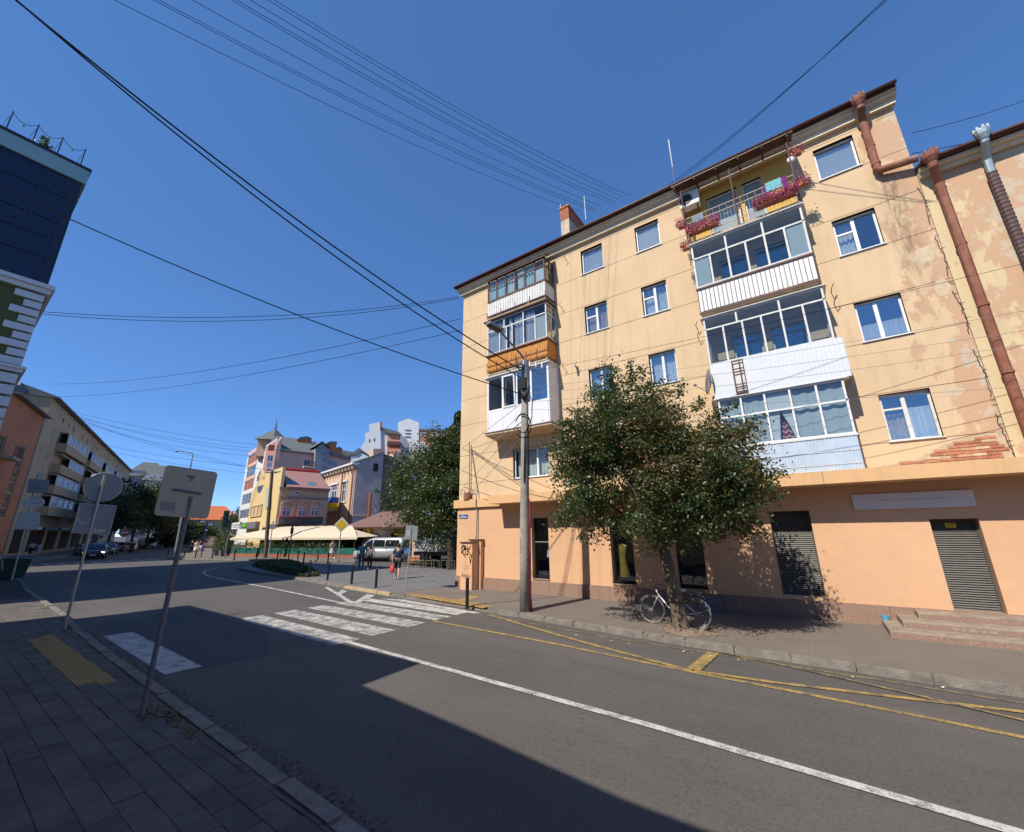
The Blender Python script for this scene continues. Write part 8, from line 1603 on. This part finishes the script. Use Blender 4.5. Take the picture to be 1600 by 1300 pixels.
for (x0, y0, x1, y1) in ((175, 0, 905, 330), (238, 0, 930, 330), (246, 0, 935, 328), (300, 0, 940, 322), (362, 0, 955, 318), (370, 0, 962, 316), (392, 0, 968, 312), (412, -5, 975, 308), (430, 0, 985, 306)):
    a = gy(x1, y1, 15.2); b = behind(x0-24, y0-14, 15+random.uniform(-1, 1)); wire(a, b, .35, .006, lab2, 'wire bundle over the street')
for (x0, y0, x1, y1) in ((1380, 0, 1060, 282), (1372, 12, 1030, 300)): wire(gy(x1, y1, 15.4), behind(x0+18, y0-16, 17), .2, .009, 'thin wire rising from roof toward upper right sky', 'wires at upper right')
for (x0, y0, x1, y1) in ((1425, 208, 1620, 150), (1425, 240, 1640, 190)): wire(gy(x0, y0, 17), gy(x1, y1, 22), .1, .01, 'faint wire above the lower wing roof', 'wires above the lower wing')
for (x0, y0, x1, y1, s) in ((66, 487, 716, 464, .7), (68, 491, 718, 466, .8), (80, 600, 720, 498, 1.0), (82, 620, 720, 516, .9)): wire(gx(x0, y0, -27.0) if x0 < 70 else behind(x0, y0, 70), gy(x1, y1, YF+.05), s, .014, 'faint wire from main building corner to left houses', 'wires to the left houses')
for (x0, y0, x1, y1, s) in ((100, 640, 400, 695, .5), (105, 648, 392, 700, .6), (110, 655, 390, 712, .8), (120, 650, 392, 705, .7), (140, 690, 385, 728, .4), (150, 700, 395, 740, .4), (125, 655, 420, 735, .9), (115, 652, 424, 736, .6)): wire(behind(x0, y0, 82), behind(x1, y1, 70), s, .02, 'thin wire of the web between far street houses', 'far street wires')
# wires along the facade from the pole to the right
for (z0, x1, y1, s) in ((7.9, 1640, 402, .1), (7.3, 1640, 478, .15), (7.1, 1640, 510, .15), (6.8, 1640, 532, .2), (6.5, 1640, 600, .15)): wire((TX+.1, PY+.1, z0), gy(x1, y1, 13.2), s, .0055, 'thin grey wire running from concrete pole along facade to the right', 'wires along the facade', M_wireg if z0 < 7.8 else M_wire)
for (z0, x1, y1, s) in ((6.9, 722, 700, .05), (6.6, 722, 735, .1), (6.3, 724, 760, .1), (5.8, 730, 775, .1)): wire((TX-.1, PY+.1, z0), gy(x1, y1, YF-.02), s, .009, 'thin drop wire from concrete pole to building corner', 'drop wires to the corner', M_wireg)
wire((TX, PY, 6.2), (-12.7, 14.4, 6.3), .2, .012, 'drop wire from concrete pole to corner bracket', None, M_wireg); wire((-12.7, 14.42, 6.3), (-9.0, 14.4, 3.95), .02, .01, 'slanting wire down the wall above shop ledge', None, M_wireg)
t = thing('wall_bracket_mast', 'thin vertical cable mast fixed on building corner', 'bracket', (-12.72, 14.4, 5)); mb = MB(); mb.tube([(-12.72, 14.4, 4.2), (-12.75, 14.38, 6.6)], .022, 6); mb.build('rod', M_pole, t); mb = MB(); mb.tube([(-12.73, YF, 6.2), (-12.74, 14.38, 6.2)], .015, 5); mb.tube([(-12.73, YF, 5), (-12.74, 14.38, 5)], .015, 5); mb.build('clip', M_pole, t)
for o in LOCALS: del o['_local']
